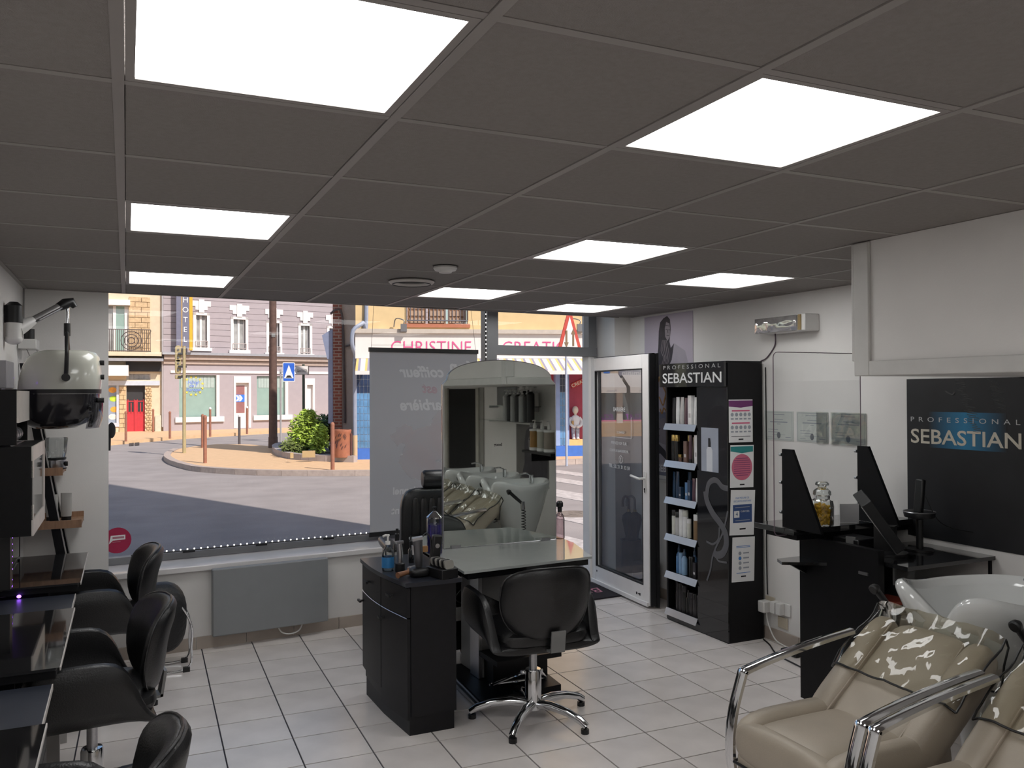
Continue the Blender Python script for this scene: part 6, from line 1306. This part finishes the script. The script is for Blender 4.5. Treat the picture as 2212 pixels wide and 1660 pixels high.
blob('printed_hair', [(1433, 688), (1441, 683), (1447, 690), (1449, 712), (1446, 738), (1449, 752), (1456, 742), (1451, 778), (1440, 800), (1424, 822), (1419, 820), (1418, 782), (1422, 752), (1423, 716), (1426, 697)], HAIR, .0022)
blob('printed_face', [(1439, 696), (1446, 699), (1448, 712), (1447, 728), (1442, 737), (1437, 728), (1436, 710)], FACE, .0028)
for q in ([(1437, 703), (1446, 705)], [(1438, 712), (1441, 712)], [(1444, 713), (1447, 713)], [(1440, 725), (1445, 725)], [(1442, 712), (1443, 720)]): part('printed_feature', G().tube([onw(x, y, .003) for x, y in q], .0025, 4), HAIR, t, world=True)
blob('printed_body', [(1449, 752), (1457, 742), (1480, 758), (1488, 790), (1490, 840), (1440, 840), (1438, 802), (1450, 778)], BODY, .0018)
for k in range(5): part('hair_strand', G().tube(smooth_path([onw(1431+k*2, 735, .003), onw(1428+k*4, 758, .003), onw(1433+k*3, 775, .003), onw(1426+k*3, 800, .003)], 4), .0022, 4), HL, t, world=True)
blob('printed_face', [(1414, 925), (1422, 908), (1434, 903), (1442, 912), (1444, 935), (1440, 962), (1428, 958), (1421, 948), (1417, 936)], FACE, .0022)
blob('printed_body', [(1420, 955), (1440, 960), (1446, 985), (1446, 1020), (1412, 1020), (1412, 975)], BODY, .002)
blob('printed_hair', [(1412, 962), (1424, 960), (1438, 975), (1440, 995), (1426, 980), (1412, 985)], HAIR, .0028)
for q in ([(1421, 927), (1426, 927)], [(1418, 940), (1424, 942)]): part('printed_feature', G().tube([onw(x, y, .003) for x, y in q], .004, 4), HAIR, t, world=True)
GOLD = mat('gold_script', (.50, .25, .07), .5)
for q in ([(1412, 806), (1420, 800), (1416, 812), (1413, 830), (1422, 826), (1424, 815), (1428, 825), (1434, 812), (1432, 828), (1440, 818)], [(1428, 828), (1438, 850), (1434, 868), (1440, 845)], [(1424, 858), (1432, 876), (1436, 862)], [(1412, 880), (1420, 876), (1414, 888), (1422, 892), (1412, 898)], [(1426, 884), (1430, 894), (1434, 882), (1440, 892)]): part('gold_script', G().tube(smooth_path([onw(x, y, .003) for x, y in q], 5), .006, 5), GOLD, t, world=True)
text('SEBASTIAN', onw(1421, 1018, .003), UXW, UPW, INKW, t, h=.058, off=.001, bold=.01); text('PROFESSIONAL', onw(1422, 1005, .003), UXW, UPW, mat('grey_ink_light'), t, h=.02, off=.001, spacing=1.5)
single('poster_ledge', G().bb(XR-.06, XR-.001, 5.47, 6.2, .985, 1.0), WHITEP, 'narrow white ledge under the poster by the door', 'ledge', (XR-.03, 5.8, .985), bevel=.004)

# wall lamp
t = thing('emergency_lamp', 'rectangular emergency lamp in crinkled plastic high on the right wall', 'wall lamp', (XR-.06, 4.36, 2.13))
part('housing', G().bb(XR-.125, XR-.002, 4.135, 4.60, 2.125, 2.235), WHITEP, t, world=True, bevel=.006)
g = G(); nu, nv = 16, 5; rnd = random.Random(3)
for j in range(nv+1):
    for i in range(nu+1): g.v.append(Vector((XR-.134-rnd.uniform(0, .010)*(0 < i < nu and 0 < j < nv), 4.60-.40*i/nu, 2.13+.10*j/nv)))
for j in range(nv):
    for i in range(nu): a = j*(nu+1)+i; g.f.append((a, a+1, a+nu+2, a+nu+1))
part('plastic_front', g, mat('crinkled_film', (.62, .60, .60), .08, metal=.75, var=.2, scale=14), t, world=True)
part('brass_edge', G().bb(XR-.134, XR-.1255, 4.165, 4.19, 2.13, 2.23), mat('brass_trim', (.35, .26, .13), .4, metal=.5), t, world=True)
part('cable', G().tube(smooth_path([(XR-.06, 4.48, 2.126), (XR-.01, 4.54, 2.05), (XR-.008, 4.62, 1.97), (XR-.012, 4.68, 1.946)]), .005, 6), mat('mauve_cable', (.10, .07, .09), .6), t, world=True)

# certificates
for k, (ya, yb, za, zb) in enumerate(((4.656, 4.375, 1.393, 1.595), (4.345, 4.066, 1.396, 1.595), (4.040, 3.762, 1.396, 1.595))):
    t = thing('certificate', ('left of the three certificates taped to the right wall', 'middle of the three certificates taped to the right wall', 'right certificate in shiny crumpled film on the right wall')[k], 'certificate', (XW, (ya+yb)/2, za), 0, 'certificates on the wall')
    part('paper', G().bb(XW-.0005, XW+.002, yb, ya, za, zb), mat('certificate_paper', (.56, .59, .56), .6), t, world=True)
    w_, h_ = ya-yb, zb-za; c = Vector((XW-.0008, (ya+yb)/2, (za+zb)/2))
    g = G()
    for x_, z_, a_, b_ in ((0, .38, .4, .02), (0, .22, .3, .02), (0, .13, .6, .035), (0, .06, .12, .02), (-.2, -.13, .35, .02), (-.17, -.22, .4, .018), (.0, -.30, .45, .012), (-.3, -.40, .18, .014), (.32, -.38, .18, .02)): g.prism(rect(x_*w_, z_*h_, a_*w_, b_*h_), c, UXW, UPW, (-.0004, 0, 0))
    part('lettering_lines', g, mat('print_grey'), t, world=True)
    g = G()
    for a_, b_, cc, dd in ((-.46, -.46, .46, -.45), (-.46, .45, .46, .46), (-.46, -.46, -.453, .46), (.453, -.46, .46, .46)): g.prism([(a_*w_, b_*h_), (cc*w_, b_*h_), (cc*w_, dd*h_), (a_*w_, dd*h_)], c, UXW, UPW, (-.0004, 0, 0))
    part('border_line', g, mat('print_grey'), t, world=True)
    part('seal', G().prism(circ(.0, -.32*h_, .085*h_, 16, .11*h_), c, UXW, UPW, (-.0006, 0, 0)), mat('seal_grey', (.16, .17, .19), .6), t, world=True)
    if k >= 1:
        g = G(); nu, nv = 14, 10; rnd = random.Random(k); n0 = 0 if k == 2 else 9
        for j in range(nv+1):
            for i in range(nu+1): g.v.append(Vector((XW-.003-rnd.uniform(0, .006), ya+.004-(w_+.008)*i/nu, za-.004+(h_+.008)*j/nv)))
        for j in range(nv):
            for i in range(n0, nu): a = j*(nu+1)+i; g.f.append((a, a+1, a+nu+2, a+nu+1))
        part('film_sleeve', g, glass('crumpled_film', (.95, .95, .93), 1.4, 1.5, rough=.05, base=.03), t, world=True)

# black logo banner
t = thing('logo_banner', 'large black wall banner with cream lettering over a blue glow', 'banner', (XW, 2.9, .90))
part('sheet', G().bb(XW-.002, XW+.002, 2.36, 3.465, .905, 1.799), mat('black_print', (.010, .010, .012), .55, var=.3, scale=6), t, world=True)
def glow(name, stops, y_a, y_b, z_a, z_b, d):
    m = bpy.data.materials.new(name); m.use_nodes = True; n = m.node_tree.nodes; l = m.node_tree.links; p_ = n['Principled BSDF']; p_.inputs['Roughness'].default_value = .55
    tc = n.new('ShaderNodeTexCoord'); sp = n.new('ShaderNodeSeparateXYZ'); rp = n.new('ShaderNodeValToRGB'); l.new(tc.outputs['Generated'], sp.inputs[0]); l.new(sp.outputs[1], rp.inputs[0]); l.new(rp.outputs[0], p_.inputs['Base Color'])
    e = rp.color_ramp.elements; e[0].position = 0; e[0].color = (*stops[0], 1); e[1].position = 1; e[1].color = (*stops[2], 1); q = e.new(.52); q.color = (*stops[1], 1)
    part('blue_print', G().bb(XW-d-.0004, XW-d, y_a, y_b, z_a, z_b), m, t, world=True)
glow('printed_blue_band', ((.010, .010, .012), (.02, .20, .38), (.010, .010, .012)), 2.86, 3.32, 1.415, 1.615, .0025)
text('SEBASTIAN', (XW-.0035, 3.437, 1.437), UXW, UPW, mat('cream_letters', (.60, .55, .46), .5), t, h=.078, wd=.655, bold=.012, off=.0005); text('PROFESSIONAL', (XW-.0035, 3.437, 1.558), UXW, UPW, mat('grey_ink_light'), t, h=.026, wd=.65, spacing=1.9, off=.0005)
g = G(); rnd = random.Random(5)
for k in range(26):
    yy = 3.15-.004*k+rnd.uniform(-.01, .01); zz = 1.79-.011*k; g.tube([(XW-.003, yy, zz), (XW-.003, yy-.03-rnd.uniform(0, .03), zz-.006)], .0018, 4)
for k in range(18):
    yy = 2.95-.002*k+rnd.uniform(-.02, .02); zz = 1.79-.009*k; g.tube([(XW-.003, yy, zz), (XW-.003, yy-.04, zz-.01)], .0015, 4)
part('printed_hair', g, mat('print_dim_grey', (.09, .09, .09), .6), t, world=True)
part('printed_profile', G().tube(smooth_path([(XW-.003, 3.21, 1.73), (XW-.003, 3.17, 1.71), (XW-.003, 3.155, 1.725)], 5), .004, 5), mat('print_dim_grey'), t, world=True)

# ================================================================== reception desk
t = thing('reception_desk', 'black reception desk with a raised counter against the right wall', 'desk', (3.75, 3.35, 0))
part('front_panel', G().bb(3.40, 3.44, 3.06, 3.60, .035, .935), BLACK, t, world=True)
part('street_panel', G().bb(3.44, XR-.014, 3.565, 3.60, .035, .935), BLACK, t, world=True)
part('counter', G().bb(3.20, XR-.002, 3.43, 3.74, .97, 1.0), DGL, t, world=True, bevel=.002)
part('counter_rail', G().bb(3.25, XR-.003, 3.46, 3.70, .936, .9695), BLACK, t, world=True)
part('work_surface', G().bb(3.45, XR-.003, 2.93, 3.42, .855, .875), DGL, t, world=True)
part('inner_shelf', G().bb(3.45, XR-.014, 3.02, 3.50, .60, .615), BLACK, t, world=True)
part('inner_shelf', G().bb(3.45, XR-.014, 3.02, 3.50, .30, .315), BLACK, t, world=True)
part('wall_bracket', G().slab((XR-.02, 2.95, .70), (XR-.003, 2.95, .70), (XR-.003, 2.96, .70), (XR-.02, 2.96, .70), (0, 0, .154)), BLACK, t, world=True)
part('grip', G().bb(3.392, 3.40, 3.12, 3.18, .80, .815), STEEL, t, world=True)
for x, y in ((3.42, 3.09), (3.42, 3.57), (4.0, 3.57)): part('foot', G().cyl((x, y, 0), (x, y, .036), .018, n=12), BLACKP, t, world=True)
part('ledge', G().prism([(3.20, 3.52), (3.40, 3.40), (3.40, 3.60), (3.24, 3.60)], (0, 0, .80), (1, 0, 0), (0, 1, 0), (0, 0, .016)), DGL, t, world=True); part('ledge_bracket', G().prism([(3.27, .798), (3.40, .798), (3.40, .73)], (0, 3.55, 0), (1, 0, 0), (0, 0, 1), (0, .02, 0)), BLACK, t, world=True)
# screen
t = thing('acrylic_screen', 'clear rounded acrylic screen held by two black fins on the counter', 'screen', (3.5, 3.52, 1.0))
def rr2(x0, x1, z0, z1, r_): return [(x+(x0+x1)/2, z+(z0+z1)/2) for x, z in rrect(x1-x0, z1-z0, r_)]
part('pane', G().prism(rr2(3.165, 3.80, .955, 1.945, .03), (0, 3.535, 0), (1, 0, 0), (0, 0, 1), (0, .004, 0)), CLEAR, t, world=True)
part('pane_edge', G().tube([(x, 3.537, z) for x, z in rr2(3.165, 3.80, .955, 1.945, .03)], .0025, 5, closed=True), mat('plum_edge', (.16, .11, .14), .3), t, world=True)
for x in (3.215, 3.765):
    f_ = part('fin', G().prism([(0, 0), (.28, 0), (.075, .42), (0, .42)], (x, 3.53, 1.002), (0, -1, 0), (0, 0, 1), (.018, 0, 0)), BLACK, t, world=True)
    for z in (1.08, 1.24, 1.39): part('screw', G().cyl((x+.009, 3.5405, z), (x+.009, 3.555, z), .009, n=10), STEEL, f_, world=True)
# candy jar
p = Vector((3.50, 3.50, 1.0)); p = atz(1778, 1131, 1.0); p = Vector((3.44, 3.47, 1.0)); t = thing('candy_jar', 'glass stopper jar full of yellow sweets on the reception counter', 'jar', p)
part('jar', G().lathe((0, 0, 0), [(.055, 0), (.06, .01), (.062, .11), (.056, .14), (.042, .15), (.042, .165), (.048, .17)], 26, cap=False), glass('jar_glass', (.93, .95, .94), .9, 1.45, base=.02), t)
part('stopper', G().lathe((0, 0, .17), [(.048, 0), (.046, .02), (.03, .034), (.022, .038), (.022, .046), (.036, .052), (.036, .062), (.028, .07), (.001, .07)], 24), glass('jar_glass'), t)
g = G(); rnd = random.Random(9)
for _ in range(170):
    a = rnd.uniform(0, 2*PI); r_ = .047*math.sqrt(rnd.random()); z = rnd.uniform(.012, .115); R_ = Matrix.Rotation(rnd.uniform(0, 3), 3, 'X') @ Matrix.Rotation(rnd.uniform(0, 3), 3, 'Z'); g.ell((r_*math.cos(a), r_*math.sin(a), z), (.014, .009, .008), 8, 6, R=R_)
part('sweets', g, mat('yellow_sweets', (.62, .36, .02), .35, var=.25, scale=30), t, kind='stuff')
single('leaflet_holder', G().slab((3.60, 3.50, 1.001), (3.70, 3.46, 1.001), (3.70, 3.463, 1.001), (3.60, 3.503, 1.001), (0, 0, .105)), mat('milky_acrylic', (.60, .60, .62), .2), 'small white acrylic leaflet holder right of the candy jar', 'holder', (3.65, 3.48, 1.0))
single('tissue_box', G().box((3.36, 3.56, 1.052), (.06, .05, .10)), mat('grey_yellow_box', (.34, .32, .28), .6), 'small grey box peeking out behind the left fin', 'box', (3.36, 3.56, 1.0))
# till monitor
t = thing('till_monitor', 'tilted black till monitor seen edge-on behind the counter', 'monitor', (3.62, 3.20, .876))
d1_ = Vector((.53, -.25, -.81)).normalized(); d3_ = Vector((.66, .75, 0)).normalized(); d2_ = d1_.cross(d3_).normalized(); d3_ = d2_.cross(d1_)
R_ = Matrix((d1_, d2_, d3_)).transposed(); mc = Vector((3.56, 3.20, 1.055))
part('screen_body', G().box(mc, (.30, .055, .24), R_), BLACKP, t, world=True, bevel=.004)
part('bezel_line', G().tube([mc+R_ @ Vector((-.15, -.0285, -.12)), mc+R_ @ Vector((.15, -.0285, -.12))], .003, 5), STEEL, t, world=True)
part('stand', G().box((3.63, 3.22, .95), (.07, .10, .15), .5).lathe((3.63, 3.22, .876), [(.11, 0), (.11, .012), (.05, .02)], 24), BLACKP, t, world=True)
t = thing('till_printer', 'black till printer on the work surface under the left fin', 'printer', (3.47, 3.32, .876)); part('housing', G().box((3.545, 3.34, .915), (.16, .16, .076), .1), BLACKP, t, world=True, bevel=.006); part('paper_slip', G().box((3.47, 3.30, .935), (.012, .05, .06), .4), mat('receipt_grey', (.16, .16, .16), .6), t, world=True)
t = thing('card_terminal', 'black card terminal with an upright handset on a round stand', 'card terminal', (3.86, 3.20, .876))
part('pole', G().cyl((3.86, 3.20, .888), (3.86, 3.20, 1.045), .018, n=12), BLACKP, t, world=True); part('foot', G().lathe((3.86, 3.20, .876), [(.07, 0), (.07, .012)], 24), BLACKP, t, world=True)
part('cradle', G().lathe((3.86, 3.20, 1.045), [(.03, 0), (.075, .012), (.08, .035), (.078, .04)], 24), BLACKP, t, world=True); part('rim_line', G().tube([(3.86+.079*math.cos(2*PI*k/28), 3.20+.079*math.sin(2*PI*k/28), 1.085) for k in range(28)], .003, 5, closed=True), STEEL, t, world=True)
part('handset', G().box((3.85, 3.19, 1.17), (.028, .05, .18), Matrix.Rotation(.12, 3, 'Y')), BLACKP, t, world=True, bevel=.008); part('cable', G().tube(smooth_path([(3.87, 3.17, 1.17), (3.92, 3.14, 1.05), (4.0, 3.12, 1.0), (XR-.01, 3.05, .98)]), .003, 5), BLACKP, t, world=True)
# storage under the work surface
single('red_black_box', G().bb(3.86, 4.05, 3.03, 3.16, .616, .73), mat('red_and_black_card', (.25, .03, .02), .6, var=.9, scale=4), 'red and black cardboard box on the shelf inside the reception desk', 'box', (3.95, 3.1, .616))
single('blue_folder', G().bb(3.80, 3.85, 3.03, 3.17, .616, .735), mat('blue_folder', (.03, .08, .18), .5), 'dark blue folder left of the red and black box', 'folder', (3.83, 3.1, .616))
single('folder_stack', G().box((3.60, 3.12, .632), (.24, .16, .03), .1).box((3.60, 3.12, .655), (.22, .15, .012), -.06), mat('dark_grey_card', (.05, .05, .05), .6), 'stack of dark folders inside the reception desk', 'folders', (3.6, 3.12, .616))
single('red_book', G().box((3.53, 3.10, .67), (.12, .14, .018), .05), mat('red_cover', (.30, .05, .03), .6), 'red book lying on the dark folders in the reception desk', 'book', (3.53, 3.1, .661))
t = thing('white_drawer_unit', 'white plastic organiser under the shelf of the reception desk', 'organiser', (3.60, 3.18, .316))
part('case', G().bb(3.46, 3.78, 3.05, 3.30, .316, .33).bb(3.46, 3.49, 3.05, 3.30, .33, .56).bb(3.75, 3.78, 3.05, 3.30, .33, .56).bb(3.49, 3.75, 3.05, 3.30, .44, .452), WHITEP, t, world=True); part('back', G().bb(3.49, 3.75, 3.285, 3.30, .33, .56), WHITEP, t, world=True)
single('grey_tray', G().bb(3.80, 4.02, 3.04, 3.3, .316, .40), mat('grey_tray', (.25, .25, .24), .5), 'grey storage tray beside the white organiser', 'tray', (3.9, 3.15, .316), bevel=.006)

# sockets, plugs, flex
t = thing('socket_strip', 'white wall socket strip with plugs low on the right wall', 'socket', (XR-.01, 4.50, .20))
part('plate', G().bb(XR-.014, XR-.002, 4.41, 4.56, .20, .285), WHITEP, t, world=True, bevel=.003); part('plate', G().bb(XR-.014, XR-.002, 4.44, 4.53, .11, .185), mat('cream_plastic', (.52, .46, .36), .5), t, world=True, bevel=.003); part('plate', G().bb(XR-.012, XR-.002, 4.565, 4.655, .21, .30), mat('cream_plastic'), t, world=True, bevel=.003)
t = thing('plug_adapter', 'white square plug adapter in the left wall socket', 'plug', (XR-.05, 4.62, .20)); part('body', G().bb(XR-.085, XR-.0145, 4.585, 4.65, .195, .275), WHITEP, t, world=True, bevel=.008)
part('flex', G().tube(smooth_path([(XR-.05, 4.60, .196), (XR-.05, 4.58, .12), (XR-.045, 4.52, .03), (XR-.05, 4.42, .01), (3.98, 4.33, .022)]), .005, 6), WHITEP, t, world=True)
for k, y in enumerate((4.535, 4.48)): single('plug', G().bb(XR-.06, XR-.0145, y-.022, y+.022, .205, .285), WHITEP, ('white plug beside the square adapter', 'white plug nearest the reception desk')[k], 'plug', (XR-.03, y, .205), bevel=.005)
t = thing('power_brick', 'black power brick lying on the floor below the sockets', 'power supply', (3.96, 4.30, 0)); part('body', G().box((3.965, 4.28, .018), (.06, .13, .034), .1), BLACKP, t, world=True, bevel=.006)
part('flex', G().tube(smooth_path([(3.97, 4.21, .014), (3.97, 4.1, .006), (3.96, 3.8, .006)]), .004, 6), BLACKP, t, world=True)
single('floor_cable', G().tube(smooth_path([(4.03, 4.62, .006), (3.98, 4.50, .006), (3.88, 4.32, .006), (3.84, 4.1, .006), (3.80, 3.8, .006)]), .005, 6), BLACKP, 'black cable running over the tiles from the tower to the desk', 'cable', (3.9, 4.2, 0))
single('tower_cable', G().tube(smooth_path([(XR-.012, 4.635, 1.9), (XR-.010, 4.632, 1.2), (XR-.02, 4.628, .7), (XR-.012, 4.634, .4), (XR-.012, 4.63, .31)]), .004, 6), BLACKP, 'thin dark cable hanging down behind the tower', 'cable', (XR-.01, 4.63, .3))

# ================================================================== by the door
a = atz(1252, 1306, 0); t = thing('door_mat', 'black door mat with pink script in the doorway', 'mat', (3.40, 6.35, 0), .05)
part('mat', G().prism(rrect(.86, .52, .02), (0, 0, .0005), (1, 0, 0), (0, 1, 0), (0, 0, .012)), mat('black_mat', (.016, .013, .018), .95, bump=.5, bscale=300), t)
mo_ = Matrix.Translation((3.40, 6.35, 0)) @ Matrix.Rotation(.05, 4, 'Z')
text('Bienvenue', mo_ @ Vector((.36, .06, .013)), mo_.to_3x3() @ Vector((-1, 0, 0)), mo_.to_3x3() @ Vector((0, -1, 0)), mat('pink_script', (.50, .20, .27), .8), t, h=.15, wd=.72, shear=.35, off=.001)
t = thing('umbrella_stand', 'black umbrella stand in the corner behind the open door', 'stand', (3.985, 6.24, 0)); part('pot', G().lathe((0, 0, 0), [(.075, 0), (.085, .01), (.088, .44), (.092, .45), (.082, .45), (.078, .02)], 24, cap=False), BLACKP, t); part('bottom', G().cyl((0, 0, .012), (0, 0, .02), .077, n=24), BLACKP, t)
for k, (dx_, dy_, an, lb) in enumerate(((-.02, .0, .2, 'black umbrella with a brown crook handle in the stand behind the door'), (.025, -.03, -.5, 'second umbrella with a pale crook handle in the same stand'))):
    t = thing('umbrella', lb, 'umbrella', (3.985+dx_, 6.24+dy_, .022), an, 'umbrellas in the stand')
    part('canopy', G().loft([[(r_*(1+.18*math.cos(5*a))*math.cos(a), r_*(1+.18*math.cos(5*a))*math.sin(a), z) for a in [2*PI*q/20 for q in range(20)]] for r_, z in ((.006, 0), (.022, .1), (.030, .3), (.026, .46), (.05, .60), (.045, .64), (.012, .67))]), mat('umbrella_cloth', (.012, .012, .015), .8), t)
    hh = [(0, 0, .66), (0, 0, .74)]+[(-.035+.035*math.cos(a), 0, .76+.045*math.sin(a)) for a in [PI*q/8 for q in range(9)]]+[(-.07, 0, .72)]
    part('crook', G().tube(hh, .011, 10), mat('brown_crook', (.09, .035, .025), .4) if k == 0 else mat('grey_crook', (.22, .21, .21), .4), t); part('ferrule', G().cyl((0, 0, .655), (0, 0, .69), .014, n=10), mat('brass_trim'), t)
single('switch_plate', G().bb(3.93, 4.01, 6.388, 6.399, 1.05, 1.13), WHITEP, 'small white switch plate on the pier seen through the door glass', 'switch', (3.97, 6.39, 1.05), bevel=.003)
single('low_box', G().bb(3.895, 4.07, 5.93, 6.08, 0, .30), BLACKP, 'low black box in front of the umbrella stand behind the door', 'box', (3.98, 6.0, 0), bevel=.006)

# ================================================================== far part of the right wall, seen in the arched mirror
def in_mirror(x, y, X=XW):
    d = ray(x, y); n_ = mn.normalized(); o = Vector((0, 0, H)); h_ = o+d*((mo-o).dot(n_)/d.dot(n_)); d2 = d-n_*2*d.dot(n_); return h_+d2*((X-h_.x)/d2.x)
d0, d1 = in_mirror(970, 900).y, in_mirror(1031, 900).y
dw = tag(empty('door_2', (XW, (d0+d1)/2, 0)), kind='structure')
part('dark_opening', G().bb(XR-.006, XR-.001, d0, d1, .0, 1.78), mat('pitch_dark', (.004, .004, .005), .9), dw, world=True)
part('door_frame', G().bb(XR-.03, XR-.001, d1, d1+.10, 0, 1.79).bb(XR-.03, XR-.001, d0-.10, d0, 0, 1.79), mat('frame_beige', (.42, .40, .36), .6), dw, world=True); part('frame_step', G().bb(XR-.014, XR-.001, d1+.101, d1+.24, 0, 1.79), mat('frame_grey', (.28, .27, .25), .6), dw, world=True)
ya, yb = in_mirror(1115, 970).y, in_mirror(1185, 970).y; z0, z1 = in_mirror(1115, 1040).z, in_mirror(1115, 916).z
t = thing('dark_poster', 'dark portrait poster of a long-haired woman seen in the mirror', 'poster', (XW, (ya+yb)/2, z0))
part('sheet', G().bb(XW-.001, XW+.002, ya, yb, z0, z1), mat('taupe_print', (.13, .12, .115), .6, var=.1), t, world=True)
def mblob(name, pts, m, d): part(name, G().add([in_mirror(x, y, XW-d) for x, y in pts], [tuple(range(len(pts)))]), m, t, world=True)
mblob('printed_hair', [(1150, 918), (1136, 930), (1132, 960), (1133, 1000), (1126, 1030), (1160, 1038), (1182, 1040), (1184, 960), (1178, 925)], HAIR, .002)
mblob('printed_face', [(1146, 935), (1140, 950), (1142, 975), (1150, 992), (1158, 990), (1166, 970), (1166, 945), (1156, 932)], mat('print_face_dim', (.17, .16, .16), .6), .003)
for q in ([(1142, 950), (1149, 949)], [(1154, 949), (1162, 950)], [(1147, 979), (1156, 979)], [(1151, 955), (1149, 967)]): part('printed_feature', G().tube([in_mirror(x, y, XW-.004) for x, y in q], .006, 4), HAIR, t, world=True)
bp0, bp1 = in_mirror(1075, 850), in_mirror(1117, 850)
single('dark_picture', G().bb(XW-.012, XW+.002, bp0.y, bp1.y, in_mirror(1090, 876).z, 1.795), BLACKG, 'black framed picture high on the wall, seen in the mirror behind the pump bottles', 'picture', (XW, (bp0.y+bp1.y)/2, 1.6))
GSH = glass('shelf_glass', (.80, .86, .83), .9, 1.5, base=.05)
for k, (xa, xb, yy) in enumerate(((1072, 1168, 877), (1072, 1170, 908))):
    a, b = in_mirror(xa, yy), in_mirror(xb, yy); zz = (a.z+b.z)/2
    t = thing('glass_shelf', ('upper', 'lower')[k]+' glass wall shelf of pump bottles, seen in the mirror', 'shelf', (XW-.06, (a.y+b.y)/2, zz), 0, 'glass shelves in the mirror')
    part('pane', G().bb(XW-(.10 if k == 0 else .24), XW, a.y, b.y, zz-.008, zz), GSH, t, world=True); part('bracket', G().bb(XW-.12, XW, a.y+.05, a.y+.06, zz-.03, zz-.009), STEEL, t, world=True); part('bracket', G().bb(XW-.12, XW, b.y-.06, b.y-.05, zz-.06, zz-.009), STEEL, t, world=True)
    if k == 0: zu = zz
    else: zl = zz
def pump_bottle(lb, x, y, z, r_, h_, m, cm=WHITEP): return bottle('pump_bottle', lb, 'bottle', (x, y, z+.0005), [(.001, 0), (r_, 0), (r_, h_*.93), (r_*.5, h_), (.012, h_+.004)], m, pump=h_+.002, capm=cm, n=14, group='pump bottles in the mirror')
PBW = mat('pump_grey', (.42, .43, .42), .4); PBD = BLACKP
for k, (px_, lb, m_) in enumerate(((1094, 'grey pump bottle, first from the left', PBW), (1102, 'black pump bottle, second from the left', PBD), (1110, 'grey pump bottle, third from the left', PBW), (1119, 'black pump bottle, fourth from the left', PBD), (1128, 'grey pump bottle, fifth from the left', PBW), (1138, 'black pump bottle, sixth from the left', PBD), (1146, 'black pump bottle at the right end', PBD))):
    q = in_mirror(px_, 900, XW-.18); pump_bottle(lb+' of the lower shelf in the mirror', XW-.18, q.y, zl, .042, .30 if k != 6 else .33, m_)
for k, (px_, lb, m_, h_) in enumerate(((1120, 'tall grey can at the left', PBW, .16), (1133, 'black can in the middle', PBD, .17), (1143, 'dark can right of the middle', PBD, .18), (1157, 'white pump bottle at the right', WHITEP, .16))):
    q = in_mirror(px_, 860, XW-.05); pump_bottle(lb+' of the upper shelf in the mirror', XW-.05, q.y, zu, .036, h_, m_)
bs0 = in_mirror(1146, 972, XW-.30); bs1 = in_mirror(1190, 972, XW-.30); zb_ = bs0.z
t = thing('product_ledge', 'dark wall ledge carrying three pump dispensers, seen in the mirror', 'ledge', (XW-.2, (bs0.y+bs1.y)/2, zb_-.03)); part('board', G().bb(XW-.38, XW, bs0.y-.05, bs1.y+.15, zb_-.025, zb_), BLACK, t, world=True); part('bracket', G().bb(XW-.3, XW, bs0.y, bs0.y+.02, zb_-.12, zb_-.026), BLACK, t, world=True)
for k, (px_, lb, m_) in enumerate(((1155, 'amber pump dispenser with white collar', mat('amber_liquid', (.34, .18, .05), .2)), (1171, 'pale pump dispenser with white collar', mat('pale_liquid', (.42, .40, .34), .2)), (1186, 'taupe pump dispenser at the right edge', mat('taupe_liquid', (.26, .22, .18), .2)))):
    q = in_mirror(px_, 960, XW-.28); t = bottle('pump_dispenser', lb+' of the mirror ledge', 'bottle', (XW-.28, q.y, zb_+.0005), [(.001, 0), (.055, 0), (.055, .20), (.001, .20)], m_, cap=[(.058, .20), (.058, .22), (.02, .225), (.02, .26), (.001, .26)], capm=WHITEP, pump=.26, n=18, group='pump dispensers on the ledge'); part('foot_collar', G().lathe((0, 0, 0), [(.058, .0), (.058, .03)], 18), WHITEP, t)
